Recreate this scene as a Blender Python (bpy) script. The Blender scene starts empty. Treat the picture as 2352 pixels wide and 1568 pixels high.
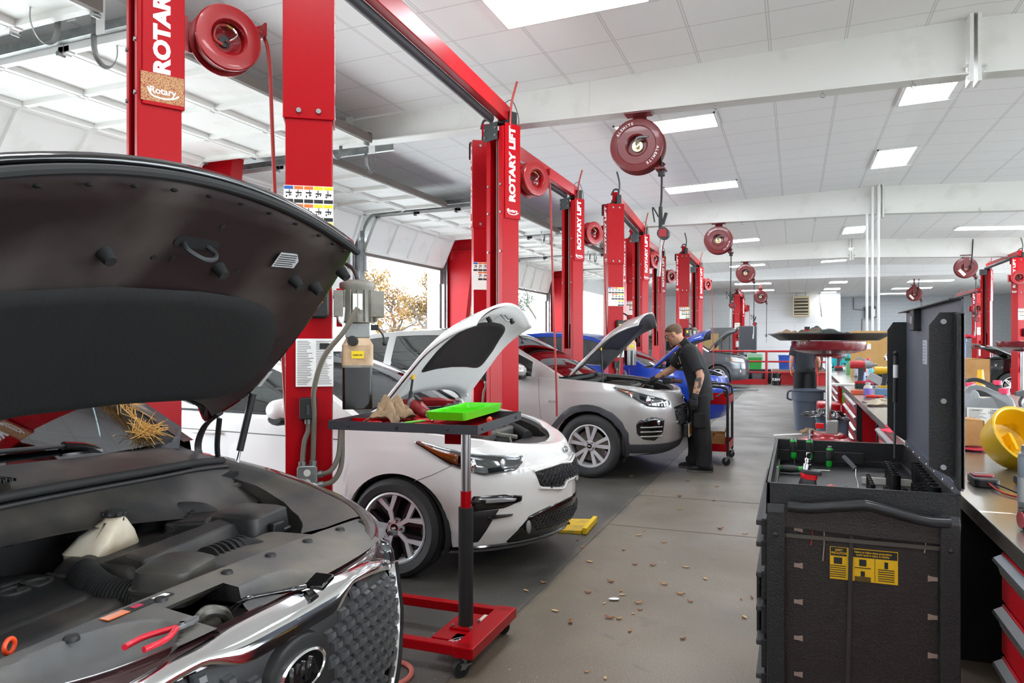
import bpy, bmesh, math, random
from math import sin, cos, pi, radians as R, sqrt, atan2
from mathutils import Vector as V, Matrix as MX
random.seed(7)
SC = bpy.context.scene; COL = SC.collection
# ---------------------------------------------------------------- camera, light, exposure
YAW = math.atan(650 / 1700)
cd = bpy.data.cameras.new('camera'); cd.sensor_width = 36; cd.lens = 1700 / 2352 * 36; cd.clip_start = .02; cd.clip_end = 400
cam = bpy.data.objects.new('camera', cd); COL.objects.link(cam)
cam.location = (0, 0, 1.5); cam.rotation_euler = (pi / 2, 0, YAW); SC.camera = cam
w = bpy.data.worlds.new('sky'); SC.world = w; w.use_nodes = True
bgn = w.node_tree.nodes['Background']; bgn.inputs[0].default_value = (.84, .93, 1, 1); bgn.inputs[1].default_value = 9.0
vs = SC.view_settings; vs.view_transform = 'Standard'; vs.look = 'None'; vs.gamma = 1; vs.use_curve_mapping = False
vs.exposure = 0.68
LAMP = 16.0                                 # emission of the ceiling light diffusers
cy = SC.cycles; cy.use_denoising = True; cy.max_bounces = 7; cy.diffuse_bounces = 5; cy.glossy_bounces = 3
cy.transmission_bounces = 4; cy.transparent_max_bounces = 12; cy.caustics_reflective = False; cy.caustics_refractive = False
cy.sample_clamp_indirect = 4
# ---------------------------------------------------------------- materials
def lin(h):
    if isinstance(h, str):
        c = [int(h[i:i + 2], 16) / 255 for i in (0, 2, 4)]
    else: c = h
    return tuple((x / 12.92 if x <= .04045 else ((x + .055) / 1.055) ** 2.4) for x in c) + (1,)
MATS = {}
def mat(name, col, rough=.5, metal=0., col2=None, scale=20., coat=0., bump=0., emit=0., spec=.5, lo=.4, hi=.7, detail=4, stretch=None, alpha=1.):
    """principled surface; col2 = stains/dirt of their own shape mixed in by noise"""
    if name in MATS: return MATS[name]
    m = bpy.data.materials.new(name); m.use_nodes = True; nt = m.node_tree; b = nt.nodes['Principled BSDF']
    b.inputs['Base Color'].default_value = lin(col); b.inputs['Roughness'].default_value = rough
    b.inputs['Metallic'].default_value = metal; b.inputs['Coat Weight'].default_value = coat
    b.inputs['Specular IOR Level'].default_value = spec
    if coat: b.inputs['Coat Roughness'].default_value = .05
    if emit:
        b.inputs['Emission Color'].default_value = lin(col); b.inputs['Emission Strength'].default_value = emit
    if col2 or bump:
        tc = nt.nodes.new('ShaderNodeTexCoord'); n = nt.nodes.new('ShaderNodeTexNoise')
        n.inputs['Scale'].default_value = scale; n.inputs['Detail'].default_value = detail
        src = tc.outputs['Object']
        if stretch:
            mp = nt.nodes.new('ShaderNodeMapping'); mp.inputs['Scale'].default_value = stretch
            nt.links.new(src, mp.inputs[0]); src = mp.outputs[0]
        nt.links.new(src, n.inputs['Vector'])
        if col2:
            cr = nt.nodes.new('ShaderNodeValToRGB'); e = cr.color_ramp.elements
            e[0].position = lo; e[0].color = lin(col); e[1].position = hi; e[1].color = lin(col2)
            nt.links.new(n.outputs['Fac'], cr.inputs[0]); nt.links.new(cr.outputs[0], b.inputs['Base Color'])
        if bump:
            bp = nt.nodes.new('ShaderNodeBump'); bp.inputs['Strength'].default_value = bump; bp.inputs['Distance'].default_value = .01
            nt.links.new(n.outputs['Fac'], bp.inputs['Height']); nt.links.new(bp.outputs[0], b.inputs['Normal'])
    MATS[name] = m; return m
def glass(name, tint, rough=.02, mixf=.0):
    if name in MATS: return MATS[name]
    m = bpy.data.materials.new(name); m.use_nodes = True; nt = m.node_tree; nt.nodes.remove(nt.nodes['Principled BSDF'])
    t = nt.nodes.new('ShaderNodeBsdfTransparent'); t.inputs[0].default_value = lin(tint)
    g = nt.nodes.new('ShaderNodeBsdfGlossy'); g.inputs['Roughness'].default_value = rough; g.inputs[0].default_value = (.95, .97, 1, 1)
    f = nt.nodes.new('ShaderNodeFresnel'); f.inputs[0].default_value = 1.5
    a = nt.nodes.new('ShaderNodeMath'); a.operation = 'ADD'; a.inputs[1].default_value = mixf; a.use_clamp = True
    mx = nt.nodes.new('ShaderNodeMixShader')
    nt.links.new(f.outputs[0], a.inputs[0]); nt.links.new(a.outputs[0], mx.inputs[0])
    nt.links.new(t.outputs[0], mx.inputs[1]); nt.links.new(g.outputs[0], mx.inputs[2])
    nt.links.new(mx.outputs[0], nt.nodes['Material Output'].inputs[0]); MATS[name] = m; return m
RED = mat('lift_red_paint', 'a40512', .33, spec=.16)
REDD = mat('reel_red_paint', '930f16', .32, coat=.3)
MAROON = mat('maroon_paint', '69181b', .38, coat=.2)
STEEL = mat('galvanised_steel', '9a9c9b', .42, .8, '7d8080', 9)
DKSTEEL = mat('dark_steel', '4d5052', .45, .6)
CHROME = mat('chrome', 'e8eaec', .08, 1.)
ALU = mat('brushed_aluminium', 'c6c8ca', .28, .95)
BLACK = mat('black_plastic', '161617', .5)
BLACKG = mat('gloss_black', '0c0c0d', .12, coat=.5)
RUBBER = mat('black_rubber', '191a1b', .72)
DKGREY = mat('dark_grey_plastic', '34353a', .55)
GREY = mat('grey_plastic', '8a8c8e', .5)
WHITE = mat('white_paint', 'e9e9e7', .5)
PAPER = mat('white_paper', 'eeeeea', .8)
YELLOW = mat('yellow_plastic', 'e8b90c', .4)
TEXTW = mat('white_lettering', 'f1f1f1', .5)
TEXTK = mat('black_lettering', '1a1a1a', .6)
WIRE = mat('steel_cable', '8d8a80', .4, .7)
BRASS = mat('brass_fitting', 'b79a55', .3, .9)
HOSER = mat('red_rubber_hose', '9c2b26', .5)
# ---------------------------------------------------------------- mesh builder
def frame(d):
    d = V(d).normalized(); u = d.orthogonal().normalized() if abs(d.z) > .999 else V((0, 0, 1)).cross(d).normalized()
    return u, d.cross(u).normalized(), d
def smooth_path(pts, k=6):
    P = [V(p) for p in pts]
    if len(P) < 3: return P
    out = []
    for i in range(len(P) - 1):
        a, b, c, d = P[max(i - 1, 0)], P[i], P[i + 1], P[min(i + 2, len(P) - 1)]
        for j in range(k):
            t = j / k
            out.append(.5 * ((2 * b) + (c - a) * t + (2 * a - 5 * b + 4 * c - d) * t * t + (3 * b - a - 3 * c + d) * t ** 3))
    return out + [P[-1]]
class MB:
    def __init__(s, m=None): s.bm = bmesh.new(); s.m = m or MX.Identity(4); s.mi = 0; s.ms = []
    def v(s, p): return s.bm.verts.new(s.m @ V(p))
    def f(s, vs):
        try: f = s.bm.faces.new(vs)
        except ValueError: return None
        f.material_index = s.mi; return f
    def use(s, m):                           # following faces get this material (patterns stay in their part's mesh)
        if m not in s.ms: s.ms.append(m)
        s.mi = s.ms.index(m); return s
    def box(s, c, d, rot=None):
        c = V(c); q = rot or MX.Identity(3); x, y, z = d[0] / 2, d[1] / 2, d[2] / 2
        vv = [s.v(c + q @ V((i * x, j * y, k * z))) for i in (-1, 1) for j in (-1, 1) for k in (-1, 1)]
        for f in ((0, 1, 3, 2), (4, 6, 7, 5), (0, 4, 5, 1), (2, 3, 7, 6), (0, 2, 6, 4), (1, 5, 7, 3)): s.f([vv[i] for i in f])
        return s
    def span(s, a, b):                       # box from corner a to corner b
        return s.box([(a[i] + b[i]) / 2 for i in range(3)], [abs(b[i] - a[i]) for i in range(3)])
    def rings(s, rings, closed=True, cap0=True, cap1=True):
        L = [[s.v(p) for p in r] for r in rings]; n = len(L[0])
        for a, b in zip(L, L[1:]):
            for i in range(n if closed else n - 1): s.f([a[i], a[(i + 1) % n], b[(i + 1) % n], b[i]])
        if closed and cap0: s.f(L[0][::-1])
        if closed and cap1: s.f(L[-1])
        return s
    def cyl(s, p0, p1, r0, r1=None, n=16, caps=True):
        p0, p1 = V(p0), V(p1); r1 = r0 if r1 is None else r1; u, w_, d = frame(p1 - p0)
        return s.rings([[p + (u * cos(2 * pi * i / n) + w_ * sin(2 * pi * i / n)) * r for i in range(n)] for p, r in ((p0, r0), (p1, r1))], True, caps, caps)
    def tube(s, pts, r, n=8, k=6, smooth=True, flat=1.):
        P = smooth_path(pts, k) if smooth else [V(p) for p in pts]; rr = []; u = None
        for i, p in enumerate(P):
            d = (P[min(i + 1, len(P) - 1)] - P[max(i - 1, 0)])
            if d.length < 1e-9: d = V((0, 0, 1))
            d.normalize()
            u = frame(d)[0] if u is None else (u - d * u.dot(d))
            if u.length < 1e-6: u = frame(d)[0]
            u.normalize(); w_ = d.cross(u)
            q = r if not callable(r) else r(i / (len(P) - 1))
            rr.append([p + u * cos(2 * pi * j / n) * q + w_ * sin(2 * pi * j / n) * q * flat for j in range(n)])
        return s.rings(rr)
    def lathe(s, prof, n=32, at=(0, 0, 0), axis='z', caps=True):
        at = V(at)
        def P(r, z, a):
            c, q = r * cos(a), r * sin(a)
            return at + (V((c, q, z)) if axis == 'z' else V((c, z, q)) if axis == 'y' else V((z, c, q)))
        return s.rings([[P(r, z, 2 * pi * i / n) for i in range(n)] for r, z in prof], True, caps, caps)
    def prism(s, poly, z0, z1, ax='z'):      # polygon in the two remaining axes, extruded along ax
        def P(a, b, z): return (a, b, z) if ax == 'z' else (a, z, b) if ax == 'y' else (z, a, b)
        return s.rings([[P(a, b, z0) for a, b in poly], [P(a, b, z1) for a, b in poly]])
    def grid(s, fn, nu, nv):
        L = [[s.v(fn(i / nu, j / nv)) for j in range(nv + 1)] for i in range(nu + 1)]
        for i in range(nu):
            for j in range(nv): s.f([L[i][j], L[i + 1][j], L[i + 1][j + 1], L[i][j + 1]])
        return s
    def quad(s, *p): s.f([s.v(q) for q in p]); return s
    def ball(s, c, r, n=12, sc=(1, 1, 1)):
        c = V(c)
        return s.rings([[c + V((r * sin(pi * k / n) * cos(2 * pi * i / (2 * n)) * sc[0], r * sin(pi * k / n) * sin(2 * pi * i / (2 * n)) * sc[1], r * cos(pi * k / n) * sc[2])) for i in range(2 * n)] for k in range(n, -1, -1)], True, False, False)
    def ob(s, name, m, parent=None, sm=True, bev=0, sub=0, solid=0, ang=38):
        me = bpy.data.meshes.new(name)
        bmesh.ops.remove_doubles(s.bm, verts=s.bm.verts, dist=1e-6) if not s.ms else None
        bmesh.ops.recalc_face_normals(s.bm, faces=s.bm.faces)
        s.bm.to_mesh(me); s.bm.free()
        if sm:
            for p in me.polygons: p.use_smooth = True
            me.set_sharp_from_angle(angle=R(ang))
        for q in (s.ms or [m]): me.materials.append(q)
        o = bpy.data.objects.new(name, me); COL.objects.link(o)
        if parent: o.parent = parent
        if solid:
            k = o.modifiers.new('solid', 'SOLIDIFY'); k.thickness = solid; k.offset = 0
        if bev:
            k = o.modifiers.new('bevel', 'BEVEL'); k.width = bev; k.segments = 2; k.limit_method = 'ANGLE'; k.angle_limit = R(40); k.harden_normals = False
        if sub:
            k = o.modifiers.new('sub', 'SUBSURF'); k.levels = sub; k.render_levels = sub
        return o
def tag(o, label, cat, group=None, kind=None):
    if label: o['label'] = label
    if cat: o['category'] = cat
    if group: o['group'] = group
    if kind: o['kind'] = kind
    return o
def thing(name, label, cat, loc=(0, 0, 0), rz=0, group=None):
    o = bpy.data.objects.new(name, None); o.empty_display_size = .05; COL.objects.link(o)
    o.location = loc; o.rotation_euler = (0, 0, rz); return tag(o, label, cat, group)
def struct(o): o['kind'] = 'structure'; return o
def dup(o, parent=None):
    c = o.copy(); COL.objects.link(c)
    if parent: c.parent = parent
    for ch in list(o.children): dup(ch, c)
    return c
def place(o, loc, rz=0, label=None, group=None):
    o.location = loc; o.rotation_euler = (0, 0, rz)
    if label: o['label'] = label
    if group: o['group'] = group
    return o
def T(loc=(0, 0, 0), rx=0, ry=0, rz=0): return MX.Translation(V(loc)) @ MX.Rotation(rz, 4, 'Z') @ MX.Rotation(ry, 4, 'Y') @ MX.Rotation(rx, 4, 'X')
def text(name, body, size, m, parent, mx, depth=.001, bold=.0, sx=1., align='CENTER'):
    c = bpy.data.curves.new('t', 'FONT'); c.body = body; c.size = size; c.align_x = align; c.align_y = 'CENTER'
    c.extrude = depth; c.offset = bold * size; c.resolution_u = 3
    t = bpy.data.objects.new('t', c); COL.objects.link(t)
    me = bpy.data.meshes.new_from_object(t); me.name = name
    bpy.data.objects.remove(t); bpy.data.curves.remove(c)
    me.transform(mx @ MX.Diagonal((sx, 1, 1, 1))); me.materials.clear(); me.materials.append(m)
    o = bpy.data.objects.new(name, me); COL.objects.link(o)
    if parent: o.parent = parent
    return o
def rrect(w_, h, r, n=4, cx=0, cy=0):
    out = []
    for qx, qy, a0 in ((1, 1, 0), (-1, 1, pi / 2), (-1, -1, pi), (1, -1, 1.5 * pi)):
        for i in range(n + 1):
            a = a0 + i / n * pi / 2; out.append((cx + qx * (w_ / 2 - r) + r * cos(a), cy + qy * (h / 2 - r) + r * sin(a)))
    return out
def lerp(a, b, t): return a + (b - a) * t
def interp(tab, x):
    if x <= tab[0][0]: return tab[0][1]
    for (a, p), (b, q) in zip(tab, tab[1:]):
        if x <= b: return p + (q - p) * (x - a) / (b - a)
    return tab[-1][1]

def many(name, m, parent, mx, places, build):
    """one mesh, one object per place (x, y, z)"""
    b = MB(); build(b); me = None
    for p in places:
        q = mx @ MX.Translation(V(p))
        if me is None: o = b.ob(name, m, parent); me = o.data
        else:
            o = bpy.data.objects.new(name, me); COL.objects.link(o); o.parent = parent
        o.matrix_local = q
# ---------------------------------------------------------------- the setting
XL, XR_, YB, YF = -7.4, 10.4, 39.0, -5.0
def zc(x, y=0): return 4.34 - .035 * abs(x - 1.46)
def floor_mat():
    m = bpy.data.materials.new('stained_concrete'); m.use_nodes = True; nt = m.node_tree; b = nt.nodes['Principled BSDF']; L = nt.links.new
    tc = nt.nodes.new('ShaderNodeTexCoord')
    def noise(sc, det=5, dist=0.):
        n = nt.nodes.new('ShaderNodeTexNoise'); n.inputs['Scale'].default_value = sc; n.inputs['Detail'].default_value = det; n.inputs['Distortion'].default_value = dist
        L(tc.outputs['Object'], n.inputs['Vector']); return n.outputs['Fac']
    def ramp(src, stops):
        r = nt.nodes.new('ShaderNodeValToRGB'); e = r.color_ramp.elements
        while len(e) < len(stops): e.new(.5)
        for q, (p, c) in zip(e, stops): q.position = p; q.color = lin(c)
        L(src, r.inputs[0]); return r.outputs[0]
    def mix(a, c, f, mode='MIX'):
        x = nt.nodes.new('ShaderNodeMix'); x.data_type = 'RGBA'; x.blend_type = mode
        if isinstance(f, float): x.inputs[0].default_value = f
        else: L(f, x.inputs[0])
        L(a, x.inputs[6]); L(c, x.inputs[7]); return x.outputs[2]
    base = ramp(noise(.55, 6, .4), [(.3, '5f5547'), (.5, '756a5a'), (.72, '877c6c')])
    grey = ramp(noise(1.7, 6), [(.3, '64625e'), (.7, '85827c')])
    # service bays (under the cars) are darker, oil-soaked; the far aisle is paler sealed concrete
    sp = nt.nodes.new('ShaderNodeSeparateXYZ'); L(tc.outputs['Object'], sp.inputs[0])
    def step(src, a, c):
        mr = nt.nodes.new('ShaderNodeMapRange'); mr.inputs[1].default_value = a; mr.inputs[2].default_value = c; mr.clamp = True
        L(src, mr.inputs[0]); return mr.outputs[0]
    col = mix(base, grey, step(sp.outputs['Y'], 5.0, 11.0))
    bay = ramp(noise(1.1, 6, .6), [(.3, '413f3b'), (.7, '5c5954')])
    wob = nt.nodes.new('ShaderNodeMath'); wob.operation = 'MULTIPLY_ADD'; wob.inputs[1].default_value = .25; L(noise(2.2), wob.inputs[0]); L(sp.outputs['X'], wob.inputs[2])
    inb = step(wob.outputs[0], -1.28, -1.34)
    col = mix(col, bay, inb)
    spots = step(noise(3.1, 8, 1.2), .62, .74); dark = nt.nodes.new('ShaderNodeRGB'); dark.outputs[0].default_value = lin('4f4a41')
    sm = nt.nodes.new('ShaderNodeMath'); sm.operation = 'MULTIPLY'; sm.inputs[1].default_value = .6; L(spots, sm.inputs[0])
    col = mix(col, dark.outputs[0], sm.outputs[0])
    fine = ramp(noise(140, 3), [(.35, '8c8c8c'), (.5, 'ffffff'), (.7, 'ffffff')])
    col = mix(col, fine, .5, 'MULTIPLY')
    pale = step(noise(48, 2, .3), .70, .735); pc = nt.nodes.new('ShaderNodeRGB'); pc.outputs[0].default_value = lin('b8b1a4')
    pm = nt.nodes.new('ShaderNodeMath'); pm.operation = 'MULTIPLY'; L(pale, pm.inputs[0]); L(step(noise(.8, 2), .48, .62), pm.inputs[1])
    col = mix(col, pc.outputs[0], pm.outputs[0])
    L(col, b.inputs['Base Color'])
    ro = step(noise(1.3, 5), .2, .9); rr = nt.nodes.new('ShaderNodeMapRange'); rr.inputs[3].default_value = .34; rr.inputs[4].default_value = .62; L(ro, rr.inputs[0]); L(rr.outputs[0], b.inputs['Roughness'])
    bp = nt.nodes.new('ShaderNodeBump'); bp.inputs['Strength'].default_value = .12; bp.inputs['Distance'].default_value = .004; L(noise(60, 4), bp.inputs['Height']); L(bp.outputs[0], b.inputs['Normal'])
    return m
def tile_mat():
    m = bpy.data.materials.new('ceiling_tiles'); m.use_nodes = True; nt = m.node_tree; b = nt.nodes['Principled BSDF']; L = nt.links.new
    tc = nt.nodes.new('ShaderNodeTexCoord'); sp = nt.nodes.new('ShaderNodeSeparateXYZ'); L(tc.outputs['Object'], sp.inputs[0])
    def line(src, step_, off):
        a = nt.nodes.new('ShaderNodeMath'); a.operation = 'ADD'; a.inputs[1].default_value = off; L(src, a.inputs[0])
        p = nt.nodes.new('ShaderNodeMath'); p.operation = 'PINGPONG'; p.inputs[1].default_value = step_ / 2; L(a.outputs[0], p.inputs[0])
        return p.outputs[0]
    a = line(sp.outputs['X'], .66, .22); c = line(sp.outputs['Y'], .61, .1)
    def ramp(src, stops):
        r = nt.nodes.new('ShaderNodeValToRGB'); r.color_ramp.interpolation = 'LINEAR'; e = r.color_ramp.elements
        while len(e) < len(stops): e.new(.5)
        for q, (p, k) in zip(e, stops): q.position = p; q.color = lin(k)
        L(src, r.inputs[0]); return r.outputs[0]
    cx = ramp(a, [(0, 'eaeaea'), (.009, 'eaeaea'), (.0115, 'a8a8a8'), (.0145, 'f0f0f0')])
    cy_ = ramp(c, [(0, 'd0d0d0'), (.004, 'd0d0d0'), (.0075, 'f0f0f0')])
    mx = nt.nodes.new('ShaderNodeMix'); mx.data_type = 'RGBA'; mx.blend_type = 'DARKEN'; mx.inputs[0].default_value = 1
    L(cx, mx.inputs[6]); L(cy_, mx.inputs[7]); L(mx.outputs[2], b.inputs['Base Color']); b.inputs['Roughness'].default_value = .75
    return m
def block_mat(name, col, bw=.4, bh=.2, mort='c2c5c8', vert=True):
    m = bpy.data.materials.new(name); m.use_nodes = True; nt = m.node_tree; b = nt.nodes['Principled BSDF']; L = nt.links.new
    tc = nt.nodes.new('ShaderNodeTexCoord'); sp = nt.nodes.new('ShaderNodeSeparateXYZ'); cb = nt.nodes.new('ShaderNodeCombineXYZ')
    L(tc.outputs['Object'], sp.inputs[0]); L(sp.outputs['X'], cb.inputs[0]); L(sp.outputs['Z'], cb.inputs[1])
    br = nt.nodes.new('ShaderNodeTexBrick'); br.inputs['Color1'].default_value = lin(col); br.inputs['Color2'].default_value = lin(col); br.inputs['Mortar'].default_value = lin(mort)
    br.inputs['Scale'].default_value = 1; br.inputs['Mortar Size'].default_value = .008; br.inputs['Brick Width'].default_value = bw; br.inputs['Row Height'].default_value = bh
    L(cb.outputs[0], br.inputs['Vector']); L(br.outputs['Color'], b.inputs['Base Color']); b.inputs['Roughness'].default_value = .6; return m
FLOOR = floor_mat(); TILE = tile_mat(); WALLP = mat('wall_white', 'e4e5e6', .6); GIRD = mat('girder_white', 'dcdcd8', .45, col2='c9c8c0', scale=3, lo=.55, hi=.85)
struct(MB().span((XL - .3, YF, -.1), (XR_, YB + 4.2, 0)).ob('floor', FLOOR, sm=False))
# saw-cut joints of the slab, one long joint in front of the bays and cross joints
jm = mat('joint_filler', '4a463f', .8); j = MB()
j.span((-1.44, YF, .0005), (-1.432, 27, .0015))
for y in (5.95, 7.2, 12.2, 18.3): j.span((-1.44, y, .0005), (9, y + .009, .0015))
struct(j.ob('trim_1', jm, sm=False))
c = MB()
for x0, x1 in ((XL, 1.46), (1.46, XR_)): c.quad((x0, YF, zc(x0)), (x1, YF, zc(x1)), (x1, 30, zc(x1)), (x0, 30, zc(x0)))
struct(c.ob('ceiling', TILE, sm=False))
TILE2 = TILE
struct(MB().span((XL, 30.0, 3.86), (XR_, YB + 4.2, 3.96)).ob('lower_ceiling', TILE2, sm=False))
struct(MB().span((XL, 29.9, 3.86), (XR_, 30.0, 4.6)).ob('wall_soffit', block_mat('soffit_panels', 'dfe0e1', 1.22, 2, 'cfd0d1'), sm=False))
BLK = block_mat('grey_block', 'b9bec2', .4, .2, 'aab0b4'); BLW = block_mat('white_panel_wall', 'e3e5e6', 9, .61, 'd0d3d5')
struct(MB().span((XL, YB, 0), (2.05, YB + .15, 3.86)).ob('wall_back', BLW, sm=False))
struct(MB().span((1.9, YB + .15, 0), (2.05, YB + 4, 3.86)).ob('wall_return', BLW, sm=False))
struct(MB().span((1.9, YB + 4, 0), (XR_, YB + 4.15, 3.86)).ob('wall_recess', BLK, sm=False))
wr = MB(); prev = YF                        # unseen door openings, added to let daylight reach the ceiling from the right
for i in range(10):
    a = -4.2 + 3.75 * i; wr.span((XR_, prev, 0), (XR_ + .15, a, 4.4)); wr.span((XR_, a, 3.4), (XR_ + .15, a + 3.2, 4.4)); prev = a + 3.2
wr.span((XR_, prev, 0), (XR_ + .15, YB + 4.15, 4.4)); struct(wr.ob('wall_right', WALLP, sm=False))
struct(MB().span((XL, YF - .15, 0), (XR_, YF, 4.4)).ob('wall_front', WALLP, sm=False))
# left wall: piers between the garage doors, header above
DOORS = [(-6.9 + .2, -3.6), (-3.15, .0), (.55, 3.75), (4.15, 7.3), (7.95, 11.2), (11.6, 14.82), (15.3, 18.55), (19.1, 22.3), (22.9, 26.1), (26.7, 29.9)]
ZO = 3.4
wl = MB(); prev = YF
for a, b2 in DOORS:
    if b2 < YF: continue
    a = max(a, YF)
    if a > prev: wl.span((XL - .3, prev, 0), (XL, a, 4.4))
    wl.span((XL - .3, a, ZO), (XL, b2, 4.4)); prev = b2
wl.span((XL - .3, prev, 0), (XL, YB + .15, 4.4))
struct(wl.ob('wall_left', WALLP, sm=False))
# steel frames: tapered white girders on red columns every 7.5 m
gi = 0
for yf in (0.0, 7.5, 15.0, 22.5):
    g = MB(); zb = lambda x: 3.83 if x < 1.46 else 3.83 - .035 * (x - 1.46)
    for x0, x1 in ((XL + .1, 1.4), (1.52, XR_)):
        zt = lambda x: zc(x) - .01
        g.rings([[(x0, yf - .01, zb(x0)), (x0, yf + .01, zb(x0)), (x0, yf + .01, zt(x0)), (x0, yf - .01, zt(x0))], [(x1, yf - .01, zb(x1)), (x1, yf + .01, zb(x1)), (x1, yf + .01, zt(x1)), (x1, yf - .01, zt(x1))]])
        g.rings([[(x0, yf - .1, zb(x0) - .012), (x0, yf + .1, zb(x0) - .012), (x0, yf + .1, zb(x0)), (x0, yf - .1, zb(x0))], [(x1, yf - .1, zb(x1) - .012), (x1, yf + .1, zb(x1) - .012), (x1, yf + .1, zb(x1)), (x1, yf - .1, zb(x1))]])
    for x in (1.43, 1.49): g.box((x, yf, 4.06), (.028, .2, .62))
    for x in (-2.0, 4.2): g.box((x, yf - .012, 4.02), (.004, .006, .36))
    o = struct(g.ob('girder', GIRD, sm=False))
    bo = MB()
    for x in (1.39, 1.53):
        for z in (3.9, 3.83): 
            for dy in (-.06, .06): bo.cyl((x - .02, yf + dy, z), (x + .02, yf + dy, z), .014, n=8)
    bo.ob('bolt', GIRD, o, sm=False)
    k = MB()                                      # tapered column
    for y in (yf - .006,):
        k.rings([[(XL + .02, y, 0), (XL + .35, y, 0), (XL + .35, y + .012, 0), (XL + .02, y + .012, 0)], [(XL + .02, y, 3.82), (XL + .82, y, 3.82), (XL + .82, y + .012, 3.82), (XL + .02, y + .012, 3.82)]])
    k.rings([[(XL + .35, yf - .1, 0), (XL + .35, yf + .1, 0), (XL + .362, yf + .1, 0), (XL + .362, yf - .1, 0)], [(XL + .82, yf - .1, 3.82), (XL + .82, yf + .1, 3.82), (XL + .832, yf + .1, 3.82), (XL + .832, yf - .1, 3.82)]])
    k.span((XL + .02, yf - .1, 0), (XL + .032, yf + .1, 3.82))
    k.span((XL + .02, yf - .1, 3.5), (XL + .79, yf - .004, 3.512))
    struct(k.ob('steel_column', RED, sm=False))
# eye hooks and clips hanging under the girders
for i, (x, yf) in enumerate([(-.72, 7.42), (.24, 7.42), (.98, 7.42), (2.3, 7.42), (-.95, 14.92), (.35, 14.92), (3.0, 14.92)]):
    h = MB(); h.cyl((x, yf, 3.83), (x, yf, 3.79), .004, n=6); h.tube([(x + .018 * sin(a), yf, 3.772 + .018 * cos(a)) for a in [k * pi / 5 for k in range(11)]], .004, 6, 2)
    tag(h.ob('beam_hook', STEEL), 'small steel eye hook clamped under the %s white girder, number %d from the left in shape of an open ring' % ('nearest' if yf < 9 else 'second', 1 + i % 4) if False else 'small steel eye hook clamped under the edge of a white ceiling girder', 'hook', 'eye hooks under the girders')
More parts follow.
